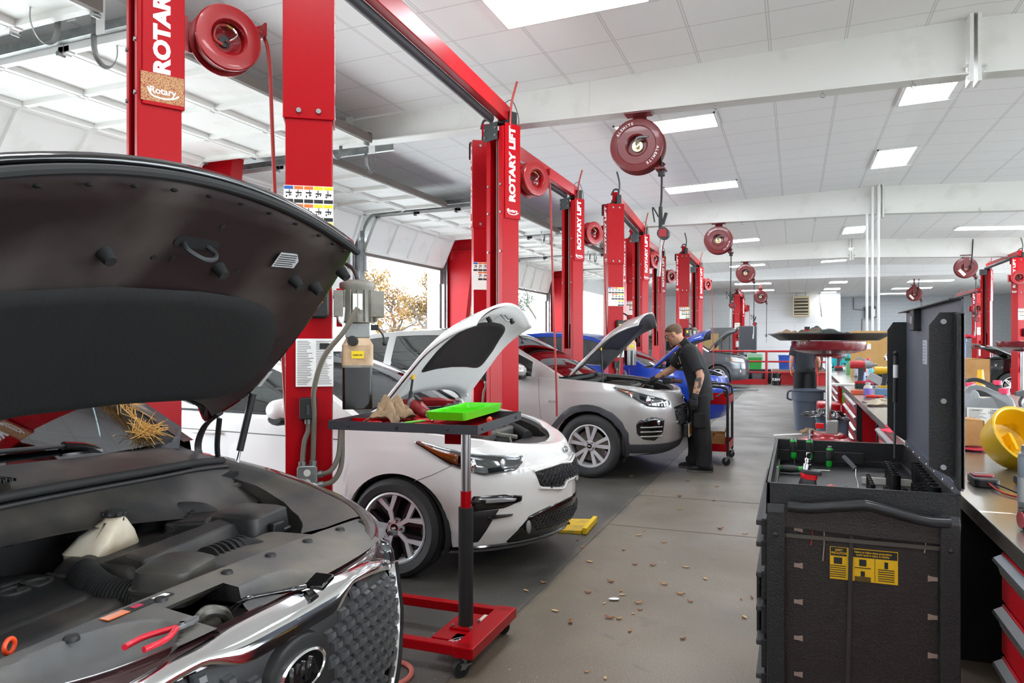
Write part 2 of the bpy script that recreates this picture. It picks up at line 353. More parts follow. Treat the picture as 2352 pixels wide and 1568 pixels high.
# ---------------------------------------------------------------- garage doors, open overhead
DOORW = mat('door_white_panel', 'e7e7e4', .5, col2='d2d0c8', scale=2.5, lo=.55, hi=.85)
STRIP = mat('weather_strip', '6d6660', .7)
def garage_door(n, y0, y1, drop):
    """drop = how far the door hangs below the bend; the rest lies along the horizontal track"""
    d = bpy.data.objects.new('door_%d' % n, None); COL.objects.link(d); struct(d); w2 = y1 - y0
    H = 3.2; NS = 4; sh = H / NS; rb = .35; zt = 3.78
    def path(s):                              # s = distance above the door's bottom edge -> (x, z, tangent)
        zb0 = zt - rb - drop
        if s < drop: return XL + .06, zb0 + s, pi / 2
        a = (s - drop) / rb
        if a < pi / 2: return XL + .06 + rb - rb * cos(a), zt - rb + rb * sin(a), pi / 2 - a
        return XL + .06 + rb + (s - drop - rb * pi / 2), zt + .012 * (s - drop), .0
    pm = MB(); fm = MB(); hm = MB(); rm = MB()
    for k in range(NS):
        x0, z0, _ = path(k * sh + .008); x1, z1, _ = path((k + 1) * sh - .008)
        d0 = V((x1 - x0, 0, z1 - z0)); L_ = d0.length; d0.normalize(); nn = V((d0.z, 0, -d0.x))     # nn points into the room / down
        if nn.x < 0 and nn.z > 0: nn = -nn
        P = lambda s, y, t: V((x0, 0, z0)) + d0 * s + nn * t + V((0, y, 0))
        def slab(m, s0, s1, ya, yb, t0, t1):
            m.rings([[P(s0, ya, t0), P(s0, yb, t0), P(s0, yb, t1), P(s0, ya, t1)], [P(s1, ya, t0), P(s1, yb, t0), P(s1, yb, t1), P(s1, ya, t1)]])
        slab(pm, 0, L_, y0, y1, -.015, 0)
        for j in range(5):                    # stiles
            y = lerp(y0 + .03, y1 - .03, j / 4); slab(fm, 0, L_, y - .03, y + .03, 0, .045)
        for s in (.0, L_ - .05): slab(fm, s, s + .05, y0, y1, 0, .045)
        for j in range(5):
            y = lerp(y0 + .03, y1 - .03, j / 4)
            if k < NS - 1: slab(hm, L_ - .05, L_ + .06, y - .03, y + .03, .045, .055); hm.cyl(P(L_ + .008, y - .035, .055), P(L_ + .008, y + .035, .055), .012, n=8)
            if j in (0, 4):
                yy = y0 - .03 if j == 0 else y1 + .03; rm.cyl(P(L_ - .02, y, .06), P(L_ - .02, yy, .06), .02, n=10)
    pm.ob('door_panel', DOORW, d, sm=False); fm.ob('door_frame', DOORW, d, sm=False); hm.ob('hinge', WHITE, d); rm.ob('roller', STEEL, d)
    s = MB(); x, z, _ = path(0); s.box((x - .01, (y0 + y1) / 2, z - .03), (.05, w2, .06)); 
    x, z, _ = path(H); s.box((x + .02, (y0 + y1) / 2, z - .01), (.05, w2, .09)); s.ob('weather_strip', STRIP, d, sm=False)
    for yy, sg in ((y0 - .05, 1), (y1 + .05, -1)):
        t = MB(); xa = XL + .08
        t.box((xa, yy, 1.6), (.06, .05, 3.2)); t.box((xa + .03, yy - sg * .04, 1.75), (.09, .008, 3.5))
        pts = [(xa + .02, 3.2)] + [(xa + .02 + rb - rb * cos(a), 3.38 + .42 * sin(a)) for a in [i * pi / 16 for i in range(9)]] + [(-4.55, 3.86)]
        for (xa_, za), (xb, zb_) in zip(pts, pts[1:]):
            for o1, o2 in ((-.035, -.03), (.03, .035)):
                t.rings([[(xa_, yy - .025, za + o1), (xa_, yy + .02, za + o1), (xa_, yy + .02, za + o2), (xa_, yy - .025, za + o2)], [(xb, yy - .025, zb_ + o1), (xb, yy + .02, zb_ + o1), (xb, yy + .02, zb_ + o2), (xb, yy - .025, zb_ + o2)]])
            ws = yy - sg * .028
            t.rings([[(xa_, ws - .003, za - .035), (xa_, ws + .003, za - .035), (xa_, ws + .003, za + .035), (xa_, ws - .003, za + .035)], [(xb, ws - .003, zb_ - .035), (xb, ws + .003, zb_ - .035), (xb, ws + .003, zb_ + .035), (xb, ws - .003, zb_ + .035)]])
        t.box((xa - .02, yy + sg * .06, 3.05), (.03, .2, .55))
        t.ob('door_track', STEEL, d, sm=False)
        hg = MB(); hg.box((-4.85, yy - sg * .03, 4.0), (.09, .004, .4)); hg.ob('track_hanger', WHITE, d, sm=False)
        hk = MB(); hk.tube([(-4.95, yy, 4.02), (-4.95, yy + .0, 3.72), (-4.95, yy + sg * .06, 3.62), (-4.95, yy + sg * .14, 3.62), (-4.95, yy + sg * .2, 3.72), (-4.95, yy + sg * .2, 3.84)], .02, 6, 4, True, .25); hk.ob('door_stop', STEEL, d)
for i, (a, b2) in enumerate(DOORS[1:9]):
    garage_door(i + 1, a, b2, (.15, .15, .2, 1.15, .3, .3, .4, .4)[i])
# ---------------------------------------------------------------- ceiling lights
LITE = mat('light_diffuser', 'f2f5fb', .5, emit=LAMP)
def light(x, y, lx, ly, z, label):
    t = thing('ceiling_light', label, 'ceiling light', (x, y, z), 0, 'recessed ceiling light panels')
    a = -.035 * (1 if x > 1.46 else -1) if z > 4 else 0
    q = MX.Rotation(-a, 4, 'Y')
    f = MB(q)
    for s in (-1, 1):
        f.box((s * (lx / 2 - .012), 0, -.012), (.024, ly, .02)); f.box((0, s * (ly / 2 - .012), -.012), (lx, .024, .02))
    f.ob('frame', WHITE, t, sm=False)
    MB(q).box((0, 0, -.01), (lx - .045, ly - .045, .008)).ob('diffuser', LITE, t, sm=False)
LT = [(-1.7, 5.65, 1.25, .62, 'long light panel in the tiled ceiling at the top edge, nearest the camera'),
      (1.46, 9.3, .66, 1.25, 'light panel just behind the near girder at the upper right'),
      (-1.52, 9.45, 1.25, .6, 'long light panel partly hidden by the large maroon reel under the girder'),
      (1.46, 12.75, .66, 1.25, 'square-looking light panel right of centre, ahead of the second girder'),
      (-1.54, 13.4, 1.25, .6, 'long light panel between the first two girders, left of centre'),
      (-1.5, 20.9, 1.25, .6, 'light panel beside the second maroon ceiling reel'),
      (1.46, 20.6, .66, 1.25, 'light panel behind the second girder beside the three white pipes'),
      (4.4, 20.7, 1.5, .62, 'long light panel at the right behind the second girder')]
for x, y, lx, ly, lb in LT: light(x, y, lx, ly, zc(x), lb)
for x, y, lx, ly, lb in [(-1.6, 31.6, 1.45, .7, 'long light panel in the low rear ceiling, nearer one on the left'), (-1.6, 35.8, 1.45, .7, 'long light panel in the low rear ceiling, farther one on the left'),
        (1.6, 32, .7, .9, 'nearest of the three square light panels in the low rear ceiling'), (1.55, 36, .7, .9, 'middle of the three square light panels in the low rear ceiling'), (1.5, 38.4, .7, .7, 'farthest of the three square light panels in the low rear ceiling'),
        (4.9, 32.6, 1.6, .7, 'nearest of the three long light panels in the low rear ceiling, right side'), (4.8, 36.8, 1.6, .7, 'middle of the three long light panels in the low rear ceiling, right side'), (4.7, 40.6, 1.6, .7, 'farthest of the three long light panels in the low rear ceiling, right side')]:
    light(x, y, lx, ly, 3.86, lb)
# the same grid of lights goes on outside the picture: behind the camera, over the bays and to the right
for x, y in [(-1.6, 1.9), (-1.6, -2.0), (1.46, 5.4), (1.46, 1.6), (1.46, -2.2), (4.4, 1.8), (4.4, -2.0), (7.6, 1.8), (7.6, 5.6), (7.6, 9.4), (7.6, 13.2), (7.6, 17.0), (7.6, 24.5), (-4.4, -2.0), (-1.6, 24.6), (-1.6, 27.8), (1.46, 24.8), (4.4, 25.0), (1.46, 28.2)]:
    light(x, y, 1.25, .62, zc(x), 'recessed white ceiling light panel')
# outside: paved lot
struct(MB().span((-80, -40, -.12), (XL - .3, 80, -.05)).ob('parking_lot', mat('pale_concrete', 'c9c8c4', .9, col2='bcbab4', scale=6), sm=False))
struct(MB().span((XR_ + .15, -40, -.12), (80, 80, -.05)).ob('parking_lot', MATS['pale_concrete'], sm=False))
# ---------------------------------------------------------------- two-post lifts
def arc_text(body, size, rad, a_mid, m, parent, mx, step=None, flip=False):
    """letters standing on a circle, joined into one mesh"""
    step = step or size * .8 / rad; mb = bmesh.new()
    for i, ch in enumerate(body):
        a = a_mid - (i - (len(body) - 1) / 2) * step
        c = bpy.data.curves.new('t', 'FONT'); c.body = ch; c.size = size; c.align_x = 'CENTER'; c.align_y = 'CENTER'; c.extrude = .001; c.offset = .015 * size
        t = bpy.data.objects.new('t', c); COL.objects.link(t); me = bpy.data.meshes.new_from_object(t); bpy.data.objects.remove(t)
        me.transform(mx @ MX.Translation((rad * cos(a), rad * sin(a), 0)) @ MX.Rotation(a - pi / 2, 4, 'Z')); mb.from_mesh(me); bpy.data.meshes.remove(me)
    me = bpy.data.meshes.new('lettering'); mb.to_mesh(me); mb.free(); me.materials.append(m)
    o = bpy.data.objects.new('lettering', me); COL.objects.link(o); o.parent = parent; return o
def sticker_mat():
    return mat('sticker_base', 'efece4', .6)
ORANGE = mat('orange_label', 'e2702a', .5); YLAB = mat('yellow_label', 'f0d21c', .5); BLUE_L = mat('blue_label', '2a5ea8', .5)
AMBER = glass('amber_tank', 'c9a06a', .15, .25); DARKOIL = mat('dark_oil_tank', '14110f', .12, coat=.4)
MOTOR = mat('motor_grey', '8f8c83', .5, .3, '7a776e', 14); REFL = mat('worn_paint', 'b08a58', .55, col2='8f2a1c', scale=180, lo=.48, hi=.6)
CW, CD_, ZT = .236, .205, 3.56
def rx_(a): return MX.Rotation(a, 4, 'X')
def sheet_of_pictograms(parent, mx, w_, h, cols, rows, heads):
    b = MB(mx).use(sticker_mat()); b.box((0, 0, 0), (w_, h, .002))
    cw, ch = w_ / cols, h / rows
    for r in range(rows):
        for c in range(cols):
            if (r, c) in heads.get('skip', ()): continue
            x, y = -w_ / 2 + (c + .5) * cw, h / 2 - (r + .5) * ch
            b.use(heads['f'](r, c)).box((x, y + ch * .38, .0015), (cw * .9, ch * .18, .002))
            b.use(TEXTK).box((x, y - ch * .36, .0015), (cw * .9, ch * .2, .002))
            rr = random.Random(r * 7 + c)
            b.box((x + rr.uniform(-.1, .1) * cw, y + .08 * ch, .0015), (cw * .08, ch * .36, .002)); b.box((x, y + .02 * ch + rr.uniform(0, .1) * ch, .0015), (cw * .6, ch * .07, .002))
            b.cyl((x + cw * .2, y - .02 * ch, .001), (x + cw * .2, y - .02 * ch, .0028), cw * .08, n=8); b.box((x - cw * .22, y - .1 * ch, .0015), (cw * .12, ch * .12, .002))
    return b.ob('warning_sticker', None, parent, sm=False)
def doc_sheet(name, parent, mx, w_, h, n, cols=1, seed=3, base=None, ink=None, extra=None):
    k = MB(mx).use(base or PAPER); k.box((0, 0, 0), (w_, h, .002)); rr = random.Random(seed); k.use(ink or mat('grey_print', '6f6f6c', .7))
    for c in range(cols):
        for i in range(n):
            ww = w_ / cols * rr.uniform(.5, .86); x0 = -w_ / 2 + c * w_ / cols + .04 * w_
            k.box((x0 + ww / 2, h * .47 - (i + .7) * h * .94 / (n + .4), .0012), (ww, h / (n + .4) * .3, .0016))
    if extra: extra(k)
    return k.ob(name, None, parent, sm=False)
def column(root, loc, kind):
    rz = R(-30) if kind == 'Q' else R(30); sg = -1 if kind == 'Q' else 1      # sg: side the channel opens to
    B = T(loc, rz=rz); hw, hd, t = CW / 2, CD_ / 2, .014
    def P(y): return y * -sg                                                # y>0 = back of the column
    pr = [(-hw, P(hd)), (hw, P(hd)), (hw, P(-hd)), (hw - .055, P(-hd)), (hw - .055, P(-hd + t)), (hw - t, P(-hd + t)), (hw - t, P(hd - t)), (-hw + t, P(hd - t)), (-hw + t, P(-hd + t)), (-hw + .055, P(-hd + t)), (-hw + .055, P(-hd)), (-hw, P(-hd))]
    c = MB(B)
    c.rings([[(x, y, z) for x, y in pr] for z in (0.02, ZT - .03)], True, True, True)
    col = c.ob('column', RED, root, sm=False, bev=.004)
    MB(B).box((0, 0, .012), (.42, .4, .024)).ob('base_plate', RED, root, sm=False, bev=.004)
    s = MB(B); e = .012; zs = 2.66                                          # sleeve of the upper extension: back and both sides
    pr2 = [(-hw - e, P(-hd + .02)), (-hw - e, P(hd + e)), (hw + e, P(hd + e)), (hw + e, P(-hd + .02)), (hw + .003, P(-hd + .02)), (hw + .003, P(hd + .003)), (-hw - .003, P(hd + .003)), (-hw - .003, P(-hd + .02))]
    s.rings([[(x, y, z) for x, y in pr2] for z in (zs, ZT)])
    s.ob('extension_sleeve', RED, root, sm=False, bev=.004)
    hx = lambda r_, h_: (lambda q: q.cyl((0, -.001, 0), (0, P(h_) * 1.0, 0), r_, n=10))
    many('bolt', STEEL, root, B, [(x, P(hd + e), z) for z in ((2.7, 3.5) if kind == 'P' else (2.72,)) for x in (-.05, .05)], hx(.013, .012))
    many('bolt', STEEL, root, B, [(x, P(-hd), z) for z in (2.35, 2.72, 2.98) for x in (-hw + .028, hw - .028)], hx(.011, -.01))
    for sx in (1, -1):                                                      # lettering up both sides
        mx = B @ MX.Translation((sx * (hw + e + .001), P(.01), 0)) @ MX.Rotation(sx * pi / 2, 4, 'Z') @ rx_(pi / 2)
        text('lettering', 'ROTARY LIFT', .102, TEXTW, root, mx @ MX.Translation((.0, 3.175, 0)) @ MX.Rotation(pi / 2, 4, 'Z'), .001, .05, 1.16)
        text('lettering', 'Rotary', .045, TEXTW, root, mx @ MX.Translation((0, 2.735, 0)) @ MX.Shear('XY', 4, (0, 0)), .001, .02)
        sw = MB(mx); sw.tube([(-.07, 2.735 + .012, .001), (-.05, 2.71, .001), (0, 2.7, .001), (.05, 2.708, .001), (.075, 2.725, .001)], .004, 6, 4, True, .3)
        sw.ob('emblem_swoosh', TEXTW, root)
        if kind == 'Q' and sx == 1: MB(mx).box((0, 2.75, -.0006), (.2, .14, .001)).ob('worn_patch', REFL, root, sm=False)  # warm reflection on the clear decal, painted as a speckled patch
    k = MB(B); k.box((0, P(-.02), 1.0), (hw * 2 - .05, .16, .8)); k.box((0, P(-hd - .03), .75), (.12, .12, .2)); k.ob('carriage', RED, root, sm=False, bev=.005)
    w_ = MB(B)
    for x in (-.015,): w_.cyl((x, P(-.06), .5), (x, P(-.06), ZT - .06), .006, n=8)
    w_.ob('lift_cable', WIRE, root)
    sh = MB(B); sh.box((.035, P(-.03), 2.6), (.03, .1, 1.7)); sh.ob('carriage_rail', mat('dark_red_paint', '8e0a16', .5), root, sm=False)
    g = MB(B); g.box((-.045, P(-hd - .012), ZT - .07), (.2, .006, .16)); g.box((-.045, P(-hd + .03), ZT + .01), (.2, .1, .006)); g.ob('sheave_plate', DKSTEEL, root, sm=False)
    many('bolt', STEEL, root, B, [(x, P(-hd - .014), ZT + z) for x in (-.12, .03) for z in (-.11, -.04)], hx(.013, -.012))
    st = MB(B); st.box((.05, P(.06), ZT + .06), (.07, .1, .15)); st.cyl((-.02, P(0), ZT + .04), (.09, P(0), ZT + .04), .045, n=14); st.ob('sheave', BLACK, root)
    for a in (-1, 1):                                                       # swing arms, folded under the car
        am = MB(T(loc)); k_ = .18 if kind == 'P' else -.18; p0 = V((-.05, k_ * (1 + a * .35), .12)); p1 = V((-.42, k_ * (1.6 + a * 1.1), .1)); d = p1 - p0
        am.box((p0 + p1) / 2, (d.length, .1, .1), MX.Rotation(atan2(d.y, d.x), 3, 'Z')); am.cyl(p1, p1 + V((0, 0, .09)), .06, n=14)
        am.ob('swing_arm', RED, root, sm=False)
    return B, P
def lift(label):
    root = thing('two_post_lift', label, 'car lift', group='red two-post lifts')
    B, P = column(root, (0, 0, 0), 'P'); column(root, (0, 3.28, 0), 'Q'); hw, hd, e = CW / 2, CD_ / 2, .012
    yb = hd + e + .001
    bm_ = MB(); bm_.box((.03, 1.64, ZT + .11), (.08, 3.36, .15)); bm_.ob('overhead_beam', RED, root, sm=False, bev=.006)
    MB().cyl((-.06, .15, ZT + .03), (-.06, 3.1, ZT + .03), .038, n=14).ob('shutoff_bar', DKGREY, root)
    hs = MB(); hs.tube([(.1, 3.2, ZT - .05), (.1, 3.25, ZT + .2), (.14, 3.3, ZT + .42)], .011, 8); hs.ob('air_line', HOSER, root)
    h2 = MB(); h2.tube([(.0, 3.2, ZT + .15), (.08, 3.3, ZT + .25), (.14, 3.34, ZT + .1), (.14, 3.34, ZT - .05)], .004, 6); h2.ob('control_wire', BLACK, root)
    h3 = MB(); h3.tube([(.05, .05, ZT), (.08, 0, ZT + .2), (.02, -.04, ZT + .22), (-.03, 0, ZT + .15)], .014, 8); h3.tube([(.06, .02, ZT + .05), (.09, .02, ZT + .3), (.05, .02, ZT + .5)], .013, 8); h3.ob('hydraulic_hose', DKSTEEL, root)
    BB = B @ MX.Translation((0, -yb, 0)) @ rx_(pi / 2)                      # plane of the back face: x right, y up, z out
    def hf(r, c): return BLUE_L if c == 0 else (ORANGE if c < 3 else YLAB)
    sheet_of_pictograms(root, BB @ MX.Translation((0, 2.17, 0)), .25, .28, 5, 3, {'f': hf, 'skip': ((1, 0), (2, 0), (2, 1), (2, 2))})
    doc_sheet('instruction_sheet', root, BB @ MX.Translation((.03, 1.39, 0)), .19, .25, 26, 2, extra=lambda k: k.use(TEXTK).box((.055, .085, .0015), (.06, .03, .002)))
    cv = MB(BB); cv.prism(rrect(.11, .2, .025), 0, .05); oo = cv.ob('latch_cover', BLACK, root, bev=.012)
    oo.matrix_local = BB.inverted() @ BB if False else MX.Identity(4)
    for v_ in oo.data.vertices: v_.co = v_.co + V((0, 0, 0))
    oo.data.transform(BB @ MX.Translation((.05, 1.72, 0)) @ BB.inverted())
    MB(BB).box((.05, 1.73, .052), (.045, .06, .003)).ob('latch_tag', YLAB, oo, sm=False)
    # power unit on the outer side: motor, manifold, tank
    q = B @ MX.Translation((.25, -.02, 0)); pu = MB(q)
    pu.lathe([(.07, 1.6), (.09, 1.6), (.09, 1.78), (.096, 1.79), (.096, 1.815), (.06, 1.83), (0, 1.83)], 28)
    for i in range(16):
        a = 2 * pi * i / 16; pu.box((.094 * cos(a), .094 * sin(a), 1.69), (.02, .006, .17), MX.Rotation(a, 3, 'Z'))
    pu.box((.1, -.01, 1.7), (.08, .12, .14)); pu.box((-.1, -.03, 1.7), (.05, .13, .14)); po = pu.ob('power_unit', MOTOR, root, bev=.003)
    mf = MB(q); mf.box((0, 0, 1.56), (.13, .13, .08)); mf.ob('valve_block', STEEL, po, sm=False, bev=.004)
    lv = MB(q); lv.box((.09, -.03, 1.575), (.04, .03, .03)); lv.tube([(.1, -.03, 1.575), (.13, -.05, 1.54), (.14, -.06, 1.5)], .005, 6); lv.ball((.142, -.062, 1.49), .014, 8); lv.ob('release_lever', BLACK, po)
    tk = MB(q); tk.prism(rrect(.165, .165, .02), 1.37, 1.48); tk.rings([[(x, y, 1.48) for x, y in rrect(.165, .165, .02)], [(x, y, 1.53) for x, y in rrect(.11, .11, .02)]]); tk.ob('tank_top', mat('amber_plastic', 'c4a887', .35, col2='a98862', scale=12), po, bev=.004)
    tl = MB(q); tl.prism(rrect(.158, .158, .015), 1.14, 1.37); tl.ob('oil_tank', DARKOIL, po, bev=.003)
    rm_ = MB(q); rm_.prism(rrect(.172, .172, .02), 1.362, 1.374); rm_.ob('tank_rim', MOTOR, po)
    MB(q).cyl((-.02, -.07, 1.50), (-.03, -.098, 1.505), .026, n=14).ob('filler_cap', BLACK, po)
    lb = MB(q).box((.0, -.0845, 1.43), (.065, .002, .04)).ob('capacity_label', YLAB, po, sm=False)
    text('lettering', '10,000 LBS.', .011, TEXTK, lb, q @ MX.Translation((0, -.086, 1.428)) @ rx_(pi / 2), .0003, .03)
    MB(q).box((0, -.1005, 1.71), (.05, .003, .085)).ob('rating_plate', PAPER, po, sm=False)
    # electrics: disconnect, conduit, outlet box
    eb = MB(BB); eb.box((.0, 1.155, .03), (.085, .11, .06)); e1 = eb.ob('disconnect_switch', BLACK, root, sm=False, bev=.004)
    MB(BB).box((0, 1.15, .066), (.014, .05, .014)).ob('switch_toggle', DKGREY, e1, sm=False)
    ob_ = MB(BB); ob_.prism(rrect(.1, .12, .015, 4, -.005, .8), 0.005, .055); e2 = ob_.ob('outlet_box', STEEL, root, bev=.004)
    for y in (.775, .825): MB(BB).cyl((-.005, y, .055), (-.005, y, .0575), .018, n=16).ob('socket', mat('socket_grey', 'c9c7bf', .5), e2)
    CG = mat('conduit_grey', '6e695e', .6)
    def cond(p, r_): MB(BB).tube(p, r_, 10).ob('conduit', CG, root)
    cond([(.0, 1.1, .03), (0, 1.04, .03), (-.02, .98, .03), (-.03, .86, .03)], .013)
    cond([(.022, .86, .03), (.03, 1.1, .05), (.03, 1.25, .08), (.08, 1.42, .12), (.18, 1.55, .16), (.25, 1.67, .17)], .0135)
    cond([(.045, .81, .03), (.11, .83, .05), (.15, .9, .03), (.16, 1.0, -.03), (.16, 1.05, -.09)], .013)
    cond([(.045, .755, .03), (.12, .775, .05), (.165, .85, .03), (.17, 1.0, -.03), (.168, 1.06, -.09)], .0135)
    for p0, p1 in (((-.03, .86, .03), (-.03, .88, .03)), ((.022, .86, .03), (.024, .885, .03)), ((0, 1.1, .03), (0, 1.075, .03)), ((.045, .81, .03), (.07, .815, .035)), ((.045, .755, .03), (.075, .76, .035))): MB(BB).cyl(p0, p1, .019, n=10).ob('conduit_fitting', STEEL, root)
    bw = MB(B); bw.tube([(.25, -.02, 1.83), (.22, .02, 1.9), (.14, .08, 1.95)], .012, 8); bw.ob('motor_lead', BLACK, root)
    gl = MB(B); gl.box((.155, -.02, 1.68), (.03, .14, .2)); g_ = gl.ob('manual_holder', RED, root, sm=False)
    MB(B).tube([(.16, -.095, 1.76), (.15, -.1, 1.68), (.165, -.105, 1.6), (.175, -.1, 1.68)], .012, 8).ob('rolled_manual', PAPER, g_)
    return root
LX = [(-2.43, 3.32, 3.3, 'red two-post lift around the white sedan, rear post covered in warning stickers'),
      (-3.04, -.42, 0, 'red two-post lift with its lettered post behind the raised black hood'),
      (-3.02, 7.08, 0, 'red two-post lift around the silver SUV, third lettered post from the left'),
      (-2.56, 10.98, 4.0, 'red two-post lift around the blue car, just left of the mechanic'),
      (-3.09, 14.78, 0, 'red two-post lift behind the blue car, half hidden by the lift in front'),
      (-2.48, 17.75, 1, 'red two-post lift right of the leaning mechanic, ahead of the grey SUV')]
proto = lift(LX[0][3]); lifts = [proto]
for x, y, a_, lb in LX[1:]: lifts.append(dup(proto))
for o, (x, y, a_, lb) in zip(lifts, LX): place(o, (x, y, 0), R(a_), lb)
for o in lifts:
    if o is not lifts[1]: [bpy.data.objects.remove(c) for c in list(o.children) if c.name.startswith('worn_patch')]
for x, y, sz, lb in ((-2.4, 33.6, 1, 'red two-post lift at the far end behind the red railing'), (5.15, 21.5, 1, 'red two-post lift at the right edge beside the black car'), (5.25, 26.4, .84, 'lower red two-post lift at the right, behind the lift beside the black car')):
    o = dup(proto); place(o, (x, y, 0), 0, lb); o.scale = (1, 1, sz)
# ---------------------------------------------------------------- red hose reels bolted to the far posts
def post_reel(label):
    r = thing('hose_reel', label, 'hose reel', group='red air hose reels on the lift posts')
    # local frame: x = outwards (axis), z up
    f = MB()
    f.lathe([(.085, .095), (.085, .15), (.095, .163), (.12, .166), (.165, .16), (.172, .152), (.172, .146), (.12, .145), (.11, .14), (.11, .05), (.12, .045), (.172, .044), (.172, .036), (.16, .03), (.05, .03), (.05, .07), (.085, .095)], 40, axis='x', caps=False)
    f.ob('reel_drum', REDD, r)
    i = MB(); i.lathe([(0, .062), (.083, .062), (.083, .068), (0, .068)], 28, axis='x'); i.ob('hub_plate', mat('dark_reel_red', '84141b', .5), r)
    h = MB(); h.cyl((.066, 0, 0), (.085, 0, 0), .03, n=16); h.ob('hub', BLACK, r)
    b = MB(); b.tube([(.085, 0, 0), (.12, .02, 0), (.13, .05, .03), (.125, .03, .06)], .007, 8); b.ob('swivel_fitting', CHROME, r)
    b = MB(); b.cyl((.125, .03, .06), (.12, .0, .075), .009, n=8); b.ob('brass_coupling', BRASS, r)
    b = MB(); b.tube([(.12, .0, .075), (.11, -.05, .06), (.1, -.06, 0), (.11, -.02, -.03)], .009, 8); b.ob('short_hose', HOSER, r)
    w_ = MB(); w_.lathe([(.112, .06), (.15, .06), (.155, .095), (.15, .13), (.112, .13)], 36, axis='x', caps=False); w_.ob('wound_hose', HOSER, r)
    k = MB(); k.box((.02, -.05, 0), (.02, .28, .16)); k.box((.02, -.19, 0), (.1, .02, .18)); k.box((.09, .15, .1), (.02, .09, .02), MX.Rotation(.5, 3, 'X')); k.box((.09, .2, .1), (.1, .012, .07)); k.ob('reel_bracket', REDD, r, sm=False)
    return r, MB
def hang(r, pts):
    h = MB(); h.tube(pts, .0105, 8, 5); h.ob('hanging_hose', HOSER, r)
r0, _ = post_reel('red hose reel on the nearest lettered lift post, above the raised black hood')
ax = R(-30)
def reel_on(lx, ly, a_, src, lb, first=False):
    o = src if first else dup(src); rz = ax + R(a_)
    c_ = V((lx, ly, 0)) + MX.Rotation(R(a_), 3, 'Z') @ V((0, 3.28, 0)); n = V((cos(rz), sin(rz), 0)); t_ = V((-sin(rz), cos(rz), 0))
    return place(o, c_ + V((0, 0, 3.09)) - n * .03 + t_ * .335, rz, lb)
hang(r0, [(.09, .155, .1), (.1, .2, .08), (.11, .23, -.05), (.11, .25, -.5), (.11, .28, -1.2), (.1, .33, -2.0), (.08, .36, -2.35)])
lbs = ['red hose reel on the nearest lettered lift post, above the raised black hood', 'red hose reel high on the lettered post behind the white sedan', 'red hose reel on the lettered post behind the silver SUV', 'red hose reel on the post just left of the hanging oil meter', 'red hose reel on the lettered post half hidden behind the lift over the blue car', 'red hose reel on the post above the grey SUV']
order = [1, 0, 2, 3, 4, 5]
for n_, k in enumerate(order): reel_on(LX[k][0], LX[k][1], LX[k][2], r0, lbs[n_], n_ == 0)
reel_on(-2.4, 33.6, 0, r0, 'small red hose reel on the far lift behind the red railing')
for lx, ly, z, lb in ((5.15, 21.5, 3.05, 'red hose reel on the post at the right edge of the picture'), (5.25, 26.4, 2.5, 'red hose reel on the lower lift at the right, behind the standing tool cart lid')):
    o = dup(r0); n = V((-.5, -.866, 0)); place(o, V((lx, ly, z)) + V((-.06, -.135, 0)), R(-90), lb)
